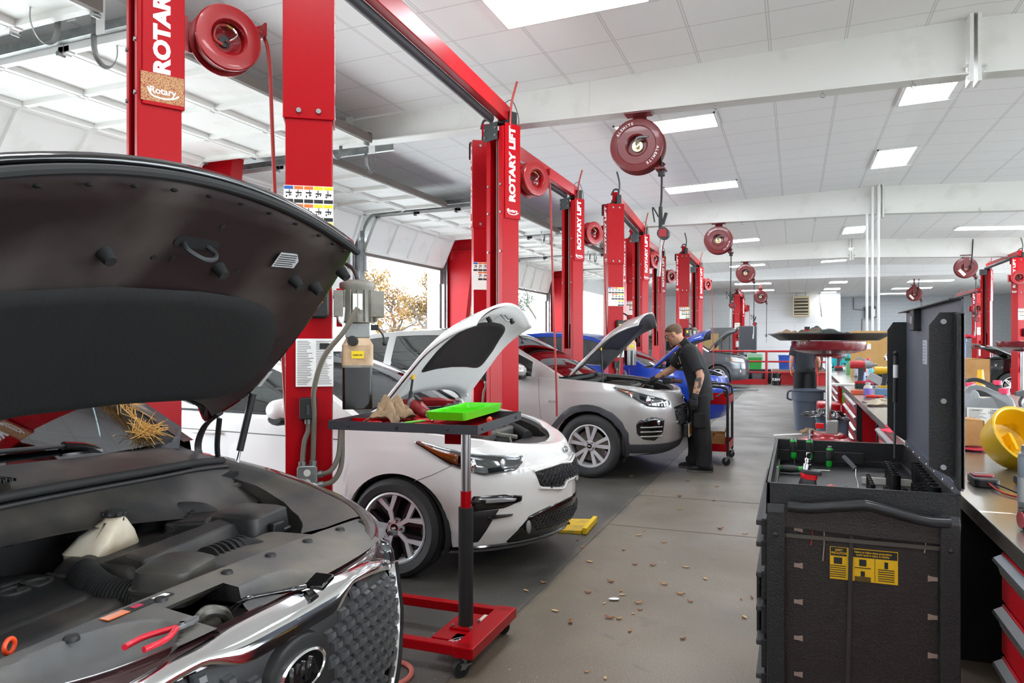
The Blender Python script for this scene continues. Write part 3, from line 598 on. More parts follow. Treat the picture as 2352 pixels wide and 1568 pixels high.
# ---------------------------------------------------------------- maroon oil hose reels under the girders
def oil_reel(loc, label, drop, meter, back=False, rz=0):
    r = thing('oil_hose_reel', label, 'hose reel', loc, rz, 'maroon oil hose reels under the ceiling')
    f = MB(); f.lathe([(.10, -.02), (.10, -.085), (.115, -.1), (.19, -.1), (.2, -.108), (.235, -.105), (.262, -.1), (.272, -.088), (.262, -.08), (.15, -.078), (.15, .06), (.262, .062), (.272, .07), (.262, .085), (.1, .09)], 44, axis='y', caps=False)
    f.ob('reel_disc', MAROON, r)
    h = MB(); h.cyl((0, -.03, 0), (0, .09, 0), .14, n=30); h.ob('reel_core', MAROON, r)
    h = MB(); h.cyl((0, -.03, 0), (0, -.05, 0), .055, n=20); h.cyl((0, -.05, 0), (0, -.09, 0), .022, n=12); h.ob('hub', mat('pale_brass', 'cfc39a', .35, .7), r)
    h = MB(); h.tube([(0, -.08, 0), (0, -.1, .06), (.04, -.1, .075), (.12, -.1, .075)], .014, 8, 4); h.ob('swivel_fitting', STEEL, r)
    w_ = MB(); w_.cyl((0, -.0, 0), (0, .055, 0), .225, n=32); w_.ob('wound_hose', BLACK, r)
    k = MB(); k.box((0, 0, .335), (.26, .17, .012)); k.box((0, .075, .2), (.14, .012, .27)); k.box((0, .09, .05), (.1, .03, .3)); k.box((.13, .07, -.1), (.3, .02, .07), MX.Rotation(.75, 3, 'Y')); k.box((.23, 0, -.245), (.1, .17, .014)); k.prism([(.17, -.16), (.27, -.25), (.19, -.25), (.13, -.2)], -.012, .012, 'y'); k.ob('reel_arm', MAROON, r, sm=False)
    if back:
        pl = MB(); pl.box((-.1, -.115, -.13), (.2, .004, .075), MX.Rotation(.85, 3, 'Y')); pl.ob('data_plate', PAPER, r, sm=False)
        k = MB(); k.box((0, -.105, .12), (.12, .02, .3)); k.ob('mounting_arm', MAROON, r, sm=False)
        h = MB(); h.tube([(.03, -.12, 0), (.1, -.13, .05), (.13, -.1, .3), (.17, 0, .75)], .014, 8); h.ob('feed_hose', BLACK, r)
    else:
        F_ = MX.Translation((0, -.107, 0)) @ rx_(pi / 2)
        arc_text('ALEMITE', .038, .217, R(125), TEXTW, r, F_); arc_text('ALEMITE', .038, .217, R(-35), TEXTW, r, F_)
    if loc[1] > 30: MB().cyl((0, 0, .33), (0, 0, .57), .03, n=10).ob('drop_rod', MAROON, r)
    x = .235
    h = MB(); h.tube([(x - .02, 0, -.05), (x, 0, -.2), (x, 0, -.5), (x - .01, 0, -drop)], .011, 8); h.ob('hanging_hose', BLACK, r)
    st = MB(); st.cyl((x, 0, -.26), (x, 0, -.31), .035, n=12); st.ob('hose_stop', BLACK, r)
    if meter:
        z = -drop
        g = MB(); g.cyl((x - .01, 0, z), (x - .01, 0, z - .22), .02, n=12); g.box((x + .03, 0, z - .12), (.03, .03, .12), MX.Rotation(.3, 3, 'Y')); g.tube([(x - .03, 0, z - .1), (x - .09, 0, z + .0), (x - .07, 0, z - .15)], .008, 6); go = g.ob('control_handle', BLACK, r)
        m_ = MB(); m_.cyl((x + .02, -.05, z - .27), (x + .02, .05, z - .27), .06, n=16); m_.ob('meter', DKGREY, go); MB().box((x + .02, -.052, z - .27), (.075, .01, .075)).ob('meter_face', mat('meter_red', '9c1f2b', .4), go, sm=False)
        n_ = MB(); n_.tube([(x - .01, 0, z - .3), (x - .015, 0, z - .55), (x - .03, 0, z - .66)], .012, 8); n_.cyl((x - .02, 0, z - .56), (x - .03, 0, z - .7), .018, n=10); n_.ob('nozzle', STEEL, go)
    else:
        g = MB(); g.cyl((x - .01, 0, -drop), (x - .01, 0, -drop - .12), .028, n=10); g.tube([(x - .01, 0, -drop - .1), (x - .08, 0, -drop - .06)], .01, 6); g.cyl((x - .01, 0, -drop - .12), (x - .01, 0, -drop - .35), .008, n=6); g.ob('coupler', DKSTEEL, r)
    return r
for a in [((-1.49, 7.5, 3.475), 'large maroon hose reel under the nearest girder with a meter gun hanging below', .62, True),
          ((-1.4, 15.0, 3.475), 'maroon hose reel under the second girder, above the rear cars', 1.0, True),
          ((-1.34, 22.5, 3.475), 'maroon hose reel under the third girder in front of the soffit', 1.2, True),
          ((-1.3, 31.5, 3.3), 'small maroon hose reel in front of the white rear wall', 1.5, False),
          ((4.2, 22.5, 3.44), 'maroon hose reel with a white data plate at the upper right', 1.1, True, True),
          ((4.2, 31.5, 3.3), 'small maroon hose reel with a data plate in front of the grey block wall', 1.5, False, True)]: oil_reel(*a)
# ---------------------------------------------------------------- cars: local frame x forward (nose at 0), y to the car's left, z up
def paint(name, col, metal=0., rough=.22, **k): return mat(name, col, rough, metal, coat=.8, **k)
TYRE = mat('tyre_rubber', '2a2a2b', .75, bump=.15, scale=90); LINER = mat('black_liner', '0e0e0f', .85)
GLS = glass('tinted_glass', '6b7d7c', .02, .06); GLSD = glass('dark_tinted_glass', '23282b', .02, .08); CLEAR = glass('clear_lens', 'e4eaee', .02, .05)
ORNG = mat('orange_lens', 'd9661a', .15, coat=.5); LAMPB = mat('headlamp_black', '1b1c1e', .15, coat=.5); SILV = mat('alloy_silver', 'cdced0', .3, .4); ALLOYD = mat('alloy_dark', '1d1e20', .3, .3)
ENG = mat('engine_plastic', '2a2a2a', .5, col2='48443d', scale=7); ENGM = mat('engine_metal', '77746d', .45, .6, '5a574f', 20); INTER = mat('car_interior', '2b2c2e', .8)
class Skin:
    def __init__(s, P):
        s.P = P; pts = smooth_path([(x, y, 0) for x, y in P['plan']], 14)
        s.pts = pts; s.a = [0.]
        for p, q in zip(pts, pts[1:]): s.a.append(s.a[-1] + (q - p).length)
    def at(s, a):
        A = abs(a); i = 0
        lo, hi = 0, len(s.a) - 1
        while hi - lo > 1:
            k = (lo + hi) // 2
            if s.a[k] <= A: lo = k
            else: hi = k
        t = (A - s.a[lo]) / max(s.a[hi] - s.a[lo], 1e-9); p = s.pts[lo].lerp(s.pts[hi], t)
        def tang(k): return (s.pts[min(k + 1, len(s.pts) - 1)] - s.pts[max(k - 1, 0)]).normalized()
        d = tang(lo).lerp(tang(hi), t).normalized(); n = V((d.y, -d.x, 0))
        if A < .02: n = V((1, 0, 0))
        return p, n
    def __call__(s, a, z, off=0.):
        p, n = s.at(a); wf = max(0, min(1, n.x)); wr = max(0, min(1, -n.x))
        ins = lerp(lerp(interp(s.P['side'], z), interp(s.P['front'], z), wf), interp(s.P.get('rear', s.P['side']), z), wr)
        q = p + n * (off - ins); return V((q.x, q.y * (1 if a >= 0 else -1), z))
    def a_of_x(s, x):
        for i, p in enumerate(s.pts):
            if p.x <= x: return s.a[i]
        return s.a[-1]
    def ztop(s, a): return interp([(-x, z) for x, z in s.P['top']], -s.at(a)[0].x)
    def zbot(s, a):
        P = s.P; x = s.at(a)[0].x; zb = interp([(-q, z) for q, z in P['bot']], -x)
        for xw in (P['xf'], P['xr']):
            d = abs(x - xw)
            if d < P['Ra']: zb = max(zb, P['Rt'] + sqrt(P['Ra'] ** 2 - d * d))
        return zb
def poly_at(pl, t):
    """point at fraction t of the length of a polyline"""
    L_ = [0.]
    for p, q in zip(pl, pl[1:]): L_.append(L_[-1] + math.hypot(q[0] - p[0], q[1] - p[1]))
    d = t * L_[-1]
    for i in range(len(pl) - 1):
        if d <= L_[i + 1] + 1e-9:
            k = (d - L_[i]) / max(L_[i + 1] - L_[i], 1e-9); return lerp(pl[i][0], pl[i + 1][0], k), lerp(pl[i][1], pl[i + 1][1], k)
    return pl[-1]
def patch(sk, name, top, bot, m, parent, off=.004, n=20, rows=6, mirror=False, bulge=0.):
    """sheet following the body between two lines given in (arc, z)"""
    o = None
    for sg in ((1, -1) if mirror else (1,)):
        b = MB(); L_ = []
        for i in range(n + 1):
            ta, tb = poly_at(top, i / n), poly_at(bot, i / n); r = []
            for j in range(rows + 1):
                v = j / rows; a, z = lerp(ta[0], tb[0], v), lerp(ta[1], tb[1], v)
                e = min(i, n - i, j, rows - j); r.append(b.v(sk(a * sg, z, off + bulge * sin(pi * v) * sin(pi * i / n) if e else -.006)))
            L_.append(r)
        for i in range(n):
            for j in range(rows): b.f([L_[i][j], L_[i + 1][j], L_[i + 1][j + 1], L_[i][j + 1]])
        o = b.ob(name, m, parent, ang=50)
    return o
def line(sk, name, pl, r, m, parent, off=.004, mirror=False, n=30, flat=1.):
    for sg in ((1, -1) if mirror else (1,)):
        o = MB().tube([sk(a * sg, z, off) for a, z in (poly_at(pl, i / n) for i in range(n + 1))], r, 6, 1, False, flat).ob(name, m, parent)
    return o
def body(sk, m, parent, bay_x, name='body'):
    P = sk.P; end = sk.a[-1]; aa = set(); a = 0
    while a < end: aa.add(round(a, 4)); a += .035 if a < sk.a_of_x(P['xf'] - P['Ra'] - .1) or abs(sk.at(a)[0].x - P['xr']) < P['Ra'] + .1 else .09
    for xw in (P['xf'], P['xr']):
        for d in (-P['Ra'], P['Ra']):
            k = sk.a_of_x(xw + d); aa |= {round(k - .001, 4), round(k + .002, 4)}
    aa = sorted(aa) + [end - .001]; cols = [-a for a in reversed(aa[1:])] + aa
    b = MB(); nr = 26; grid = []; bl = []; in_ = []
    for a in cols:
        zt, zb = sk.ztop(a), sk.zbot(a); x = sk.at(a)[0].x
        r = [sk(a, zb + .01, -.05), sk(a, zb, -.012)] + [sk(a, lerp(zb + .002, zt, j / nr)) for j in range(nr + 1)]
        dn = .1 if x > bay_x else .04
        lw = .035 + P.get('lw', .04) * max(0, sk.at(a)[1].x) ** 2
        r += [sk(a, zt + .006, -.01), sk(a, zt + .004, -.03 if x < bay_x else -lw), sk(a, zt - .012, -.04 if x < bay_x else -lw - .004)]
        if x < bay_x: r += [sk(a, zt - .012, -.065), sk(a, zt - dn, -.07)]
        else: bl.append([sk(a, zt - .011, -lw - .003), sk(a, zt - .03, -lw - .02), sk(a, zt - .034, -lw - .035), sk(a, zt - .3, -lw - .04)]); r += [r[-1] - V((0, 0, .004)), r[-1] - V((0, 0, .008))]
        grid.append([b.v(p) for p in r])
    for p, q in zip(grid, grid[1:]):
        for i in range(len(p) - 1): b.f([p[i], q[i], q[i + 1], p[i + 1]])
    o = b.ob(name, m, parent, ang=45)
    MB().rings(bl, False).ob('fender_apron', ENG, parent, ang=45)
    # wheel housings
    for xw in (P['xf'], P['xr']):
        for sg in (1, -1):
            w_ = MB(); yo = sk(sk.a_of_x(xw) * sg, .5, -.03).y; yi = yo - sg * .34; Ra = P['Ra'] + .005; N = 16
            w_.rings([[(xw + Ra * cos(pi * i / N), y, max(.16, P['Rt'] + Ra * sin(pi * i / N) - .02)) for i in range(-2, N + 3)] for y in (yo, yi)], False)
            w_.rings([[(xw + Ra * cos(pi * i / N) * s_, yi, max(.16, P['Rt'] + (Ra * sin(pi * i / N)) * s_)) for i in range(-2, N + 3)] for s_ in (1, .02)], False)
            w_.ob('wheel_housing', LINER, parent)
    u = MB(); hw = P['W'] - .36; u.span((P['xr'] - .6, -hw, .19), (bay_x - .02, hw, .5)); u.span((bay_x - .05, -hw + .1, .25), (P['xf'] + .45, hw - .1, .3)); u.span((bay_x - .06, -P['W'] + .12, .4), (bay_x - .02, P['W'] - .12, P['cowl'][1] - .1)); u.ob('underbody', LINER, parent, sm=False)
    return o
WM = {}
def wheel(parent, x, y, Rt, rr, style, side, twist=0., cap='', w_=.105):
    q = T((x, y, Rt)) @ (MX.Rotation(pi, 4, 'Z') if side > 0 else MX.Identity(4)) @ MX.Rotation(twist, 4, 'Y')
    key = (Rt, rr, style)
    if key not in WM:
        me = {}
        t = MB(); pf = [(rr, -w_ * .8), (rr + .012, -w_), (rr + .035, -w_ * 1.06), (lerp(rr, Rt, .6), -w_ * 1.1), (Rt - .028, -w_), (Rt - .01, -w_ * .86), (Rt, -w_ * .6)]
        tr = []
        for k in range(-2, 3): tr += [(Rt, k * .034 - .012), (Rt, k * .034 + .008), (Rt - .007, k * .034 + .011), (Rt - .007, k * .034 + .019)]
        t.lathe(pf + tr + [(r, -z) for r, z in reversed(pf)], 72, axis='y', caps=False); me['tyre'] = (t, TYRE)
        b = MB(); b.lathe([(rr - .001, -w_ * .84), (rr + .004, -w_ * .95), (rr - .008, -w_ * .98), (rr - .016, -w_ * .86), (rr - .03, -w_ * .5), (rr - .04, w_ * .7), (rr, w_ * .8)], 60, axis='y', caps=False); me['rim'] = (b, SILV)
        s = MB(); k = MB(); n = 5; y0, y1 = -w_ * .86, -w_ * .55
        def bar(mb, r0, r1, w0, w1, ang, yy0, yy1, sk_=0., dy=0.):
            d = V((cos(ang), 0, sin(ang))); p = V((-sin(ang), 0, cos(ang)))
            c0, c1 = d * r0, d * r1 + p * sk_
            mb.rings([[c0 + p * w0 + V((0, yy0 + dy, 0)), c0 - p * w0 + V((0, yy0 + dy, 0)), c0 - p * w0 + V((0, yy1, 0)), c0 + p * w0 + V((0, yy1, 0))],
                      [c1 + p * w1 + V((0, yy0, 0)), c1 - p * w1 + V((0, yy0, 0)), c1 - p * w1 + V((0, yy1, 0)), c1 + p * w1 + V((0, yy1, 0))]])
        for i in range(n):
            a = pi / 2 + 2 * pi * i / n
            if style == 'y':
                bar(s, .05, rr * .52, .012, .016, a, y0, y1)
                for g in (1, -1): bar(s, rr * .48, rr - .012, .013, .02, a, y0, y1, g * rr * .3); bar(k, .06, rr - .014, .016, .02, a, y0 + .012, y1 + .03, g * rr * .42)
            elif style == 'd':
                for g in (1, -1):
                    bar(s, .045, rr - .012, .016, .021, a + g * .13, y0 - .004, y1, g * rr * .1, .018)
                bar(k, .05, rr - .02, .01, .03, a, y0 + .03, y1 + .02)
            else:
                bar(s, .04, rr - .012, .034, .03, a, y0, y1 + .01, 0, .012); bar(k, .09, rr - .05, .011, .012, a, y0 - .001, y0 + .01)
        s.lathe([(0, y0 + .004), (.05, y0 + .004), (.062, y0 + .02), (.064, y1)], 24, axis='y'); me['spokes'] = (s, SILV)
        k.lathe([(0, -w_ * .3), (rr * .72, -w_ * .3), (rr * .72, -w_ * .15), (0, -w_ * .15)], 40, axis='y'); me['spoke_pockets'] = (k, ALLOYD if style == 'y' else ENGM)
        h = MB(); h.lathe([(0, y0 - .002), (.026, y0 - .001), (.03, y0 + .01)], 20, axis='y'); me['hub_cap'] = (h, BLACKG)
        l = MB(); l.lathe([(0, y0 - .006), (.009, y0 - .004), (.011, y0 + .02)], 8, axis='y'); me['lug_nut'] = (l, CHROME)
        WM[key] = {n_: (mb.ob(n_, m_).data, m_) for n_, (mb, m_) in me.items()}
        for n_ in me: bpy.data.objects.remove([o for o in COL.objects if o.data is WM[key][n_][0]][0])
    def put(n_, mx, par):
        o = bpy.data.objects.new(n_, WM[key][n_][0]); COL.objects.link(o); o.parent = par; o.matrix_local = mx; return o
    ty = put('tyre', q, parent)
    I = MX.Identity(4); wl_ = put('rim', q, parent)
    for n_ in ('spokes', 'spoke_pockets', 'hub_cap'): put(n_, I, wl_)
    for i in range(5):
        a = pi / 2 + 2 * pi * (i + .5) / 5; put('lug_nut', T((.046 * cos(a), 0, .046 * sin(a))), wl_)
    if cap: text('lettering', cap, .02, TEXTW, wl_, T((0, -w_ * .86 - .003, 0)) @ rx_(pi / 2), .0004, .02)
    return wl_
def greenhouse(sk, m, parent, G, glass_m, side_glass):
    """G: gp = side outline (x, z) from windscreen base to rear glass base, wi = index where roof starts/ends, yb, yr half widths, win = side windows"""
    gp = G['gp']; i0, i1 = G['roof']; yb, yr, zr = G['yb'], G['yr'], max(z for _, z in gp); zb0 = gp[0][1]
    def zbelt(x): return interp([(-q, z) for q, z in sk.P['top']], -x)
    def ys(x, z): t = max(0, min(1, (z - zbelt(x)) / (zr - zbelt(x) + .001))); return lerp(yb, yr, t ** 1.25)
    pth = smooth_path([(x, 0, z) for x, z in gp], 6); cr, bg = G.get('crown', .05), G.get('bulge', .12)
    def top(s, q):
        k = min(int(s), len(pth) - 2); p = pth[k].lerp(pth[k + 1], s - k); yu = ys(p.x, p.z) ; x = p.x
        f = 1 if s < i0 * 6 else (max(0, 1 - (s - i0 * 6) / 8)); rf = 1 if s > i1 * 6 else max(0, 1 - (i1 * 6 - s) / 8)
        return V((x + bg * (f * .9 - rf * .7) * (1 - q * q), q * yu, p.z + cr * (1 - q * q) * (.25 + .75 * (1 - max(f, rf)))))
    def sheet(name, s0, s1, q0, q1, mm, dz=0, nu=14, nv=12):
        b = MB(); b.grid(lambda u, v: top(lerp(s0, s1, u), lerp(q0, q1, v)) + V((0, 0, dz)), nu, nv); return b.ob(name, mm, parent, ang=60)
    e = len(pth) - 1.001
    sheet('roof', i0 * 6, i1 * 6, -1, 1, m, 0, 16)
    sheet('windscreen', .2, i0 * 6 - .1, -.93, .93, glass_m)
    for sg in (1, -1):
        sheet('front_pillar', 0, i0 * 6, sg * .925, sg, m, .002, 14, 2); sheet('rear_pillar', i1 * 6, e, sg * .9, sg, m, .002, 10, 2)
    sheet('roof_edge', i0 * 6 - 1.0, i0 * 6 + .05, -1, 1, m, .003, 3)
    sheet('rear_window', i1 * 6 + .2, e, -.9, .9, glass_m)
    up = [(p.x, p.z) for p in pth]
    def zu(x): return interp([(-q, z) for q, z in up], -x)
    xs0, xs1 = gp[0][0], gp[-1][0]
    def sidep(x, v, o=0): zb = zbelt(x); z = lerp(zb, max(zu(x), zb + .001), v); return V((x, (ys(x, z) + o), z))
    for sg in (1, -1):
        wins = G['win']
        # body coloured strips between windows
        b = MB(); xs = sorted([xs0 - .02, xs1 + .02] + [x for w_ in wins for x in w_])
        def strip(x0, x1, v0, v1):
            b.grid(lambda u, v: (lambda p: V((p.x, p.y * sg, p.z)))(sidep(lerp(x0, x1, u), lerp(v0, v1, v))), 8, 6)
        prev = xs0 - .02
        for x0, x1 in wins: strip(prev, x0, 0, 1); strip(x0, x1, .88, 1); strip(x0, x1, 0, .05); prev = x1
        strip(prev, xs1 + .02, 0, 1)
        b.ob('side_frame', m, parent, ang=60)
        for x0, x1 in wins:
            b = MB(); b.grid(lambda u, v: (lambda p: V((p.x, p.y * sg, p.z)))(sidep(lerp(x0, x1, u), lerp(.05, .88, v), -.006)), 8, 5); b.ob('side_window', side_glass, parent, ang=60)
        b = MB(); x0, x1 = wins[0][0], wins[-1][1]
        b.tube([(lambda p: V((p.x, p.y * sg, p.z)))(sidep(lerp(x0, x1, i / 20), .04, .006)) for i in range(21)], .008, 6, 1, False); b.ob('window_trim', G.get('trim', BLACK), parent)
    # seats, dash and wheel inside
    it = MB(); xc = gp[0][0]; zs = zbelt(xc)
    it.box((xc - .35, 0, zs - .1), (.5, 2 * yb - .2, .2)); it.box((xc - 1.6, 0, zs - .5), (2.4, 2 * yb - .2, .08))
    it.ob('dashboard', INTER, parent, sm=False, bev=.04)
    for sg in (.36, -.36):
        for dx in (-1.3, -2.15):
            s = MB(); s.rings([[(xc + dx + .1 - .25 * (z - zs) + (.05 if k in (0, 3) else -.07), sg + y * ww, z) for k, y in enumerate((-.22, .22, .22, -.22))] for z, ww in ((zs - .4, 1), (zs - .05, 1.05), (zs + .18, .8), (zs + .2, .5), (zs + .21, .5), (zs + .22, .62), (zs + .36, .6), (zs + .39, .4))]); s.ob('seat', INTER, parent, bev=.02)
    return sidep, ys
def mirror_unit(parent, m, p, sg, s=1.):
    b = MB(); b.rings([[V(p) + V((x * s, sg * y * s, z * s)) for x, z in [(dx * rr_, dz * rr_ + .02) for dx, dz in [(.1 * cos(t), .075 * sin(t)) for t in [2 * pi * i / 16 for i in range(16)]]]] for y, rr_ in ((0, .35), (.05, .9), (.12, 1.05), (.19, .95), (.23, .6))])
    o = b.ob('side_mirror', m, parent, ang=60)
    MB().rings([[V(p) + V((x * s, sg * y * s, z * s - .035)) for x, z in [(.085 * cos(t) * rr_, .045 * sin(t) * rr_) for t in [2 * pi * i / 12 for i in range(12)]]] for y, rr_ in ((-.03, .5), (.05, 1), (.19, .95), (.22, .6))]).ob('mirror_base', BLACK, parent)
def hood(parent, m, xh, zh, ang, Lh, wf, crown=.05, nose=.12, drop=.1, inner=None, pad=None, n=18, liner_m=None, tail=-.13, pw=4, thick=.018, edge=.035, yc=0., cpow=2.5, roll=0.):
    """open bonnet hinged at (xh, zh): wf(h) = half width along its length"""
    fw, nm = V((cos(ang), 0, sin(ang))), V((-sin(ang), 0, cos(ang))); o0 = V((xh, 0, zh))
    def pt(h, q, off=0.):
        hh = h * Lh; L2 = Lh - nose * q * q; t0 = -tail * (1 - abs(q) ** pw); t = t0 + h * (L2 - t0)
        k = crown * (1 - abs(q) ** cpow) - drop * max(0, (h - .55) / .45) ** 2 - edge * abs(q) ** 6
        return o0 + fw * t + V((0, q * wf(h) + yc, roll * q * wf(h))) + nm * (k + off)
    b = MB(); b.grid(lambda u, v: pt(u, 2 * v - 1), n, 24); ho = b.ob('hood', m, parent, ang=60); s = ho.modifiers.new('solid', 'SOLIDIFY'); s.thickness = thick; s.offset = 1
    im = inner or m
    b = MB(); k = 18                              # pressed inner frame, raised towards the middle
    def ip(u, v):
        q = (2 * v - 1); e = min(u, 1 - u, v, 1 - v); return pt(.012 + u * .976, q * .975, -.012 - .03 * min(1, e / .07))
    b.grid(ip, 30, 40); il = b.ob('hood_inner_frame', im, parent, ang=60)
    if pad:
        u0, u1, v0 = pad; b = MB()
        def pp(u, v):                             # rounded superellipse outline
            th = 2 * pi * v; c_, s_ = cos(th), sin(th); e_ = .32
            x = math.copysign(abs(c_) ** e_, c_) * u; y = math.copysign(abs(s_) ** e_, s_) * u
            return pt(lerp(u0, u1, .5 + x / 2), y * v0 * (1 - .16 * max(0, x)), -.046 - .014 * min(1, (1 - u) / .08))
        b.grid(pp, 10, 72); b.ob('hood_insulation', liner_m or BLACK, parent, ang=60)
    return pt
def engine_bay(parent, x0, x1, hw, z, seed=1, cover=None):
    """covers, pipes, battery box and shrouds of an open engine bay"""
    r = random.Random(seed); xm = (x0 + x1) / 2
    MB().span((x0 - .02, -hw, .33), (x1 - .35, hw, .42)).span((x1 - .36, -hw * .55, .33), (x1, hw * .55, .42)).ob('engine_bay_floor', LINER, parent, sm=False)
    b = MB(); b.prism(rrect(.42, .62, .08, 4, xm - .02, .05), z - .25, z - .07); b.ob('engine_cover', ENG, parent, bev=.02)
    for i in range(4): MB().box((xm - .02, -.15 + i * .13, z - .065), (.36, .05, .03)).ob('cover_rib', ENG, parent, sm=False, bev=.01)
    b = MB(); b.box((xm - .1, hw - .22, z - .16), (.32, .24, .2)); b.ob('battery_box', ENG, parent, sm=False, bev=.02)
    b = MB(); b.box((xm + .05, -hw + .2, z - .2), (.3, .22, .16)); b.ob('fuse_box', BLACK, parent, sm=False, bev=.02)
    b = MB(); b.tube([(xm + .3, .3, z - .15), (xm + .1, .42, z - .1), (xm - .1, .36, z - .1), (xm - .2, .2, z - .12)], .045, 12); b.ob('intake_hose', RUBBER, parent)
    b = MB(); b.ball((xm - .28, -hw + .28, z - .16), .085, 10, (1, 1, .9)); b.cyl((xm - .28, -hw + .28, z - .1), (xm - .28, -hw + .28, z - .05), .03); b.ob('coolant_tank', mat('reservoir_plastic', 'b9b09d', .4), parent)
    for i in range(9):
        y = r.uniform(-hw + .15, hw - .15); x = r.uniform(x0 + .1, x1 - .2); pts = [(x, y, z - .25)]
        for k in range(4): pts.append((pts[-1][0] + r.uniform(-.12, .12), pts[-1][1] + r.uniform(-.15, .15), z - .13 + r.uniform(-.06, .05)))
        MB().tube(pts, r.choice((.008, .012, .018)), 6, 4).ob('engine_hose', r.choice((RUBBER, BLACK, ENGM)), parent)
    for i in range(6):
        y = r.uniform(-hw + .15, hw - .15); x = r.uniform(x0 + .1, x1 - .25)
        MB().cyl((x, y, z - .25), (x, y, z - .1 + r.uniform(-.04, .03)), r.uniform(.02, .04), n=12).ob('engine_fitting', r.choice((ENGM, BRASS, BLACK)), parent)
    b = MB(); b.box((x0 + .1, 0, z - .04), (.2, 2 * hw - .05, .05)); b.box((x0 + .02, 0, z + .0), (.03, 2 * hw, .05)); b.ob('cowl_panel', BLACK, parent, sm=False, bev=.01)
    b = MB(); b.span((x1 - .16, -hw * .6, z - .16), (x1 - .02, hw * .55, z - .15)); b.ob('radiator_support', ENG, parent, sm=False, bev=.01)
    b = MB(); b.span((x1 - .3, -hw * .62, z - .19), (x1 - .06, hw * .58, z - .16)); b.ob('radiator_cover', ENG, parent, sm=False, bev=.02)
    for i in range(3): MB().prism(rrect(.16, .22, .04, 3, xm + .14 - .05 * i, -.38 + .03 * i), z - .26, z - .1 - .02 * i).ob('air_box', ENG, parent, bev=.02); xm -= .14
def strut_rod(parent, p, q, r=.008, m=None): 
    p, q = V(p), V(q); o = MB().cyl(p, q, r, n=8).ob('hood_prop', m or BLACK, parent); c = MB(); c.cyl(q + (p - q) * .25, q + (p - q) * .6, r * 1.6, n=8); c.ob('prop_grip', BLACK, o); MB().cyl(q + (p - q) * .0, q + (p - q) * .07, .014, n=8).ob('prop_clip', YELLOW, o)
def hexmesh(sk, name, a0, a1, z0f, z1f, m, parent, da=.05, dz=.032, off=.008, r=.0045, arms=.5):
    b = MB(); row = 0; z = min(z0f(a0), z0f((a0 + a1) / 2), z0f(a1)); zmax = max(z1f(a0), z1f((a0 + a1) / 2), z1f(a1))
    while z < zmax:
        a = a0 + (da / 2 if row % 2 else 0)
        while a < a1:
            if z0f(a) + .012 < z < z1f(a) - .012:
                b.tube([sk(a - da * arms, z + dz * .42, off - .006), sk(a, z - dz * .3, off + .004), sk(a + da * arms, z + dz * .42, off - .006)], r, 5, 1, False)
            a += da
        z += dz; row += 1
    return b.ob(name, m, parent)
WHITEP = paint('white_car_paint', 'eeeeec'); SILVERP = paint('silver_car_paint', 'b0aeac', .4, .3); BLUEP = paint('blue_car_paint', '0d3fb0', .3, .25); GREYP = paint('grey_car_paint', '55585c', .5, .28); BLACKP = paint('black_car_paint', '0b0c0e', 0, .15)
def oval(parent, mx, w_, h, body, m_ring=CHROME, m_bg=BLACKG, size=.04):
    b = MB(mx); b.rings([[(w_ / 2 * s * cos(t), h / 2 * s * sin(t), z) for t in [2 * pi * i / 36 for i in range(36)]] for s, z in ((1, 0), (1, .006), (.9, .009), (.86, .006))], True, True, False); o = b.ob('emblem_ring', m_ring, parent)
    MB(mx).rings([[(w_ / 2 * s * cos(t), h / 2 * s * sin(t), z) for t in [2 * pi * i / 36 for i in range(36)]] for s, z in ((.88, .002), (.88, .006))]).ob('emblem_plate', m_bg, o)
    text('lettering', body, size, m_ring, o, mx @ MX.Translation((0, 0, .008)), .002, .03, 1.0)
# ---- white sedan
def sedan(name, label, pos, P_, paint_m, glass_m, opts):
    root = thing(name, label, 'car', pos)
    P = dict(plan=[(0, 0), (-.03, .2), (-.1, .38), (-.2, .53), (-.34, .67), (-.56, .79), (-.9, .868), (-1.5, .9), (-2.6, .9), (-3.8, .885), (-4.35, .78), (-4.58, .5), (-4.63, 0)],
             front=[(.15, .1), (.22, .05), (.3, .01), (.45, 0), (.6, .008), (.7, .03), (.78, .07), (.84, .12)], side=[(.15, .07), (.3, .03), (.5, .005), (.65, 0), (.8, .015), (.95, .045), (1.05, .08)],
             top=[(0, .79), (-.15, .82), (-.4, .87), (-.8, .925), (-1.3, .965), (-1.8, .99), (-2.8, .995), (-3.8, 1.03), (-4.6, 1.06)], bot=[(0, .2), (-.5, .17), (-.9, .18), (-1.3, .2), (-3.4, .2), (-4.6, .3)],
             lw=.08, xf=-.92, xr=-3.62, Ra=.345, Rt=.317, W=.9, cowl=(-1.4, .98))
    sk = Skin(P); body(sk, paint_m, root, -1.32)
    for x in (P['xf'], P['xr']):
        for sg in (-1, 1): wheel(root, x, sg * .775, .317, .225, 'y', sg, -.25, 'KIA')
    return root, sk
root, sk = sedan('white_sedan', 'white sedan with open hood and black mesh grille beside the red tool stand', (-1.455, 4.98, 0), None, WHITEP, GLS, None)
S_ = root
greenhouse(sk, WHITEP, root, dict(gp=[(-1.22, .985), (-1.75, 1.25), (-2.3, 1.42), (-2.9, 1.44), (-3.5, 1.36), (-4.2, 1.07)], roof=(2, 4), yb=.82, yr=.58, win=[(-1.62, -2.5), (-2.6, -3.45)], bulge=.16), GLS, GLSD)
mirror_unit(root, WHITEP, (-1.68, .85, 1.03), 1); mirror_unit(root, WHITEP, (-1.68, -.85, 1.03), -1)
line(sk, 'door_crease', [(sk.a_of_x(-1.3), .86), (sk.a_of_x(-3.9), .9)], .004, mat('panel_gap', '6f6f6e', .6), root, .0, True)
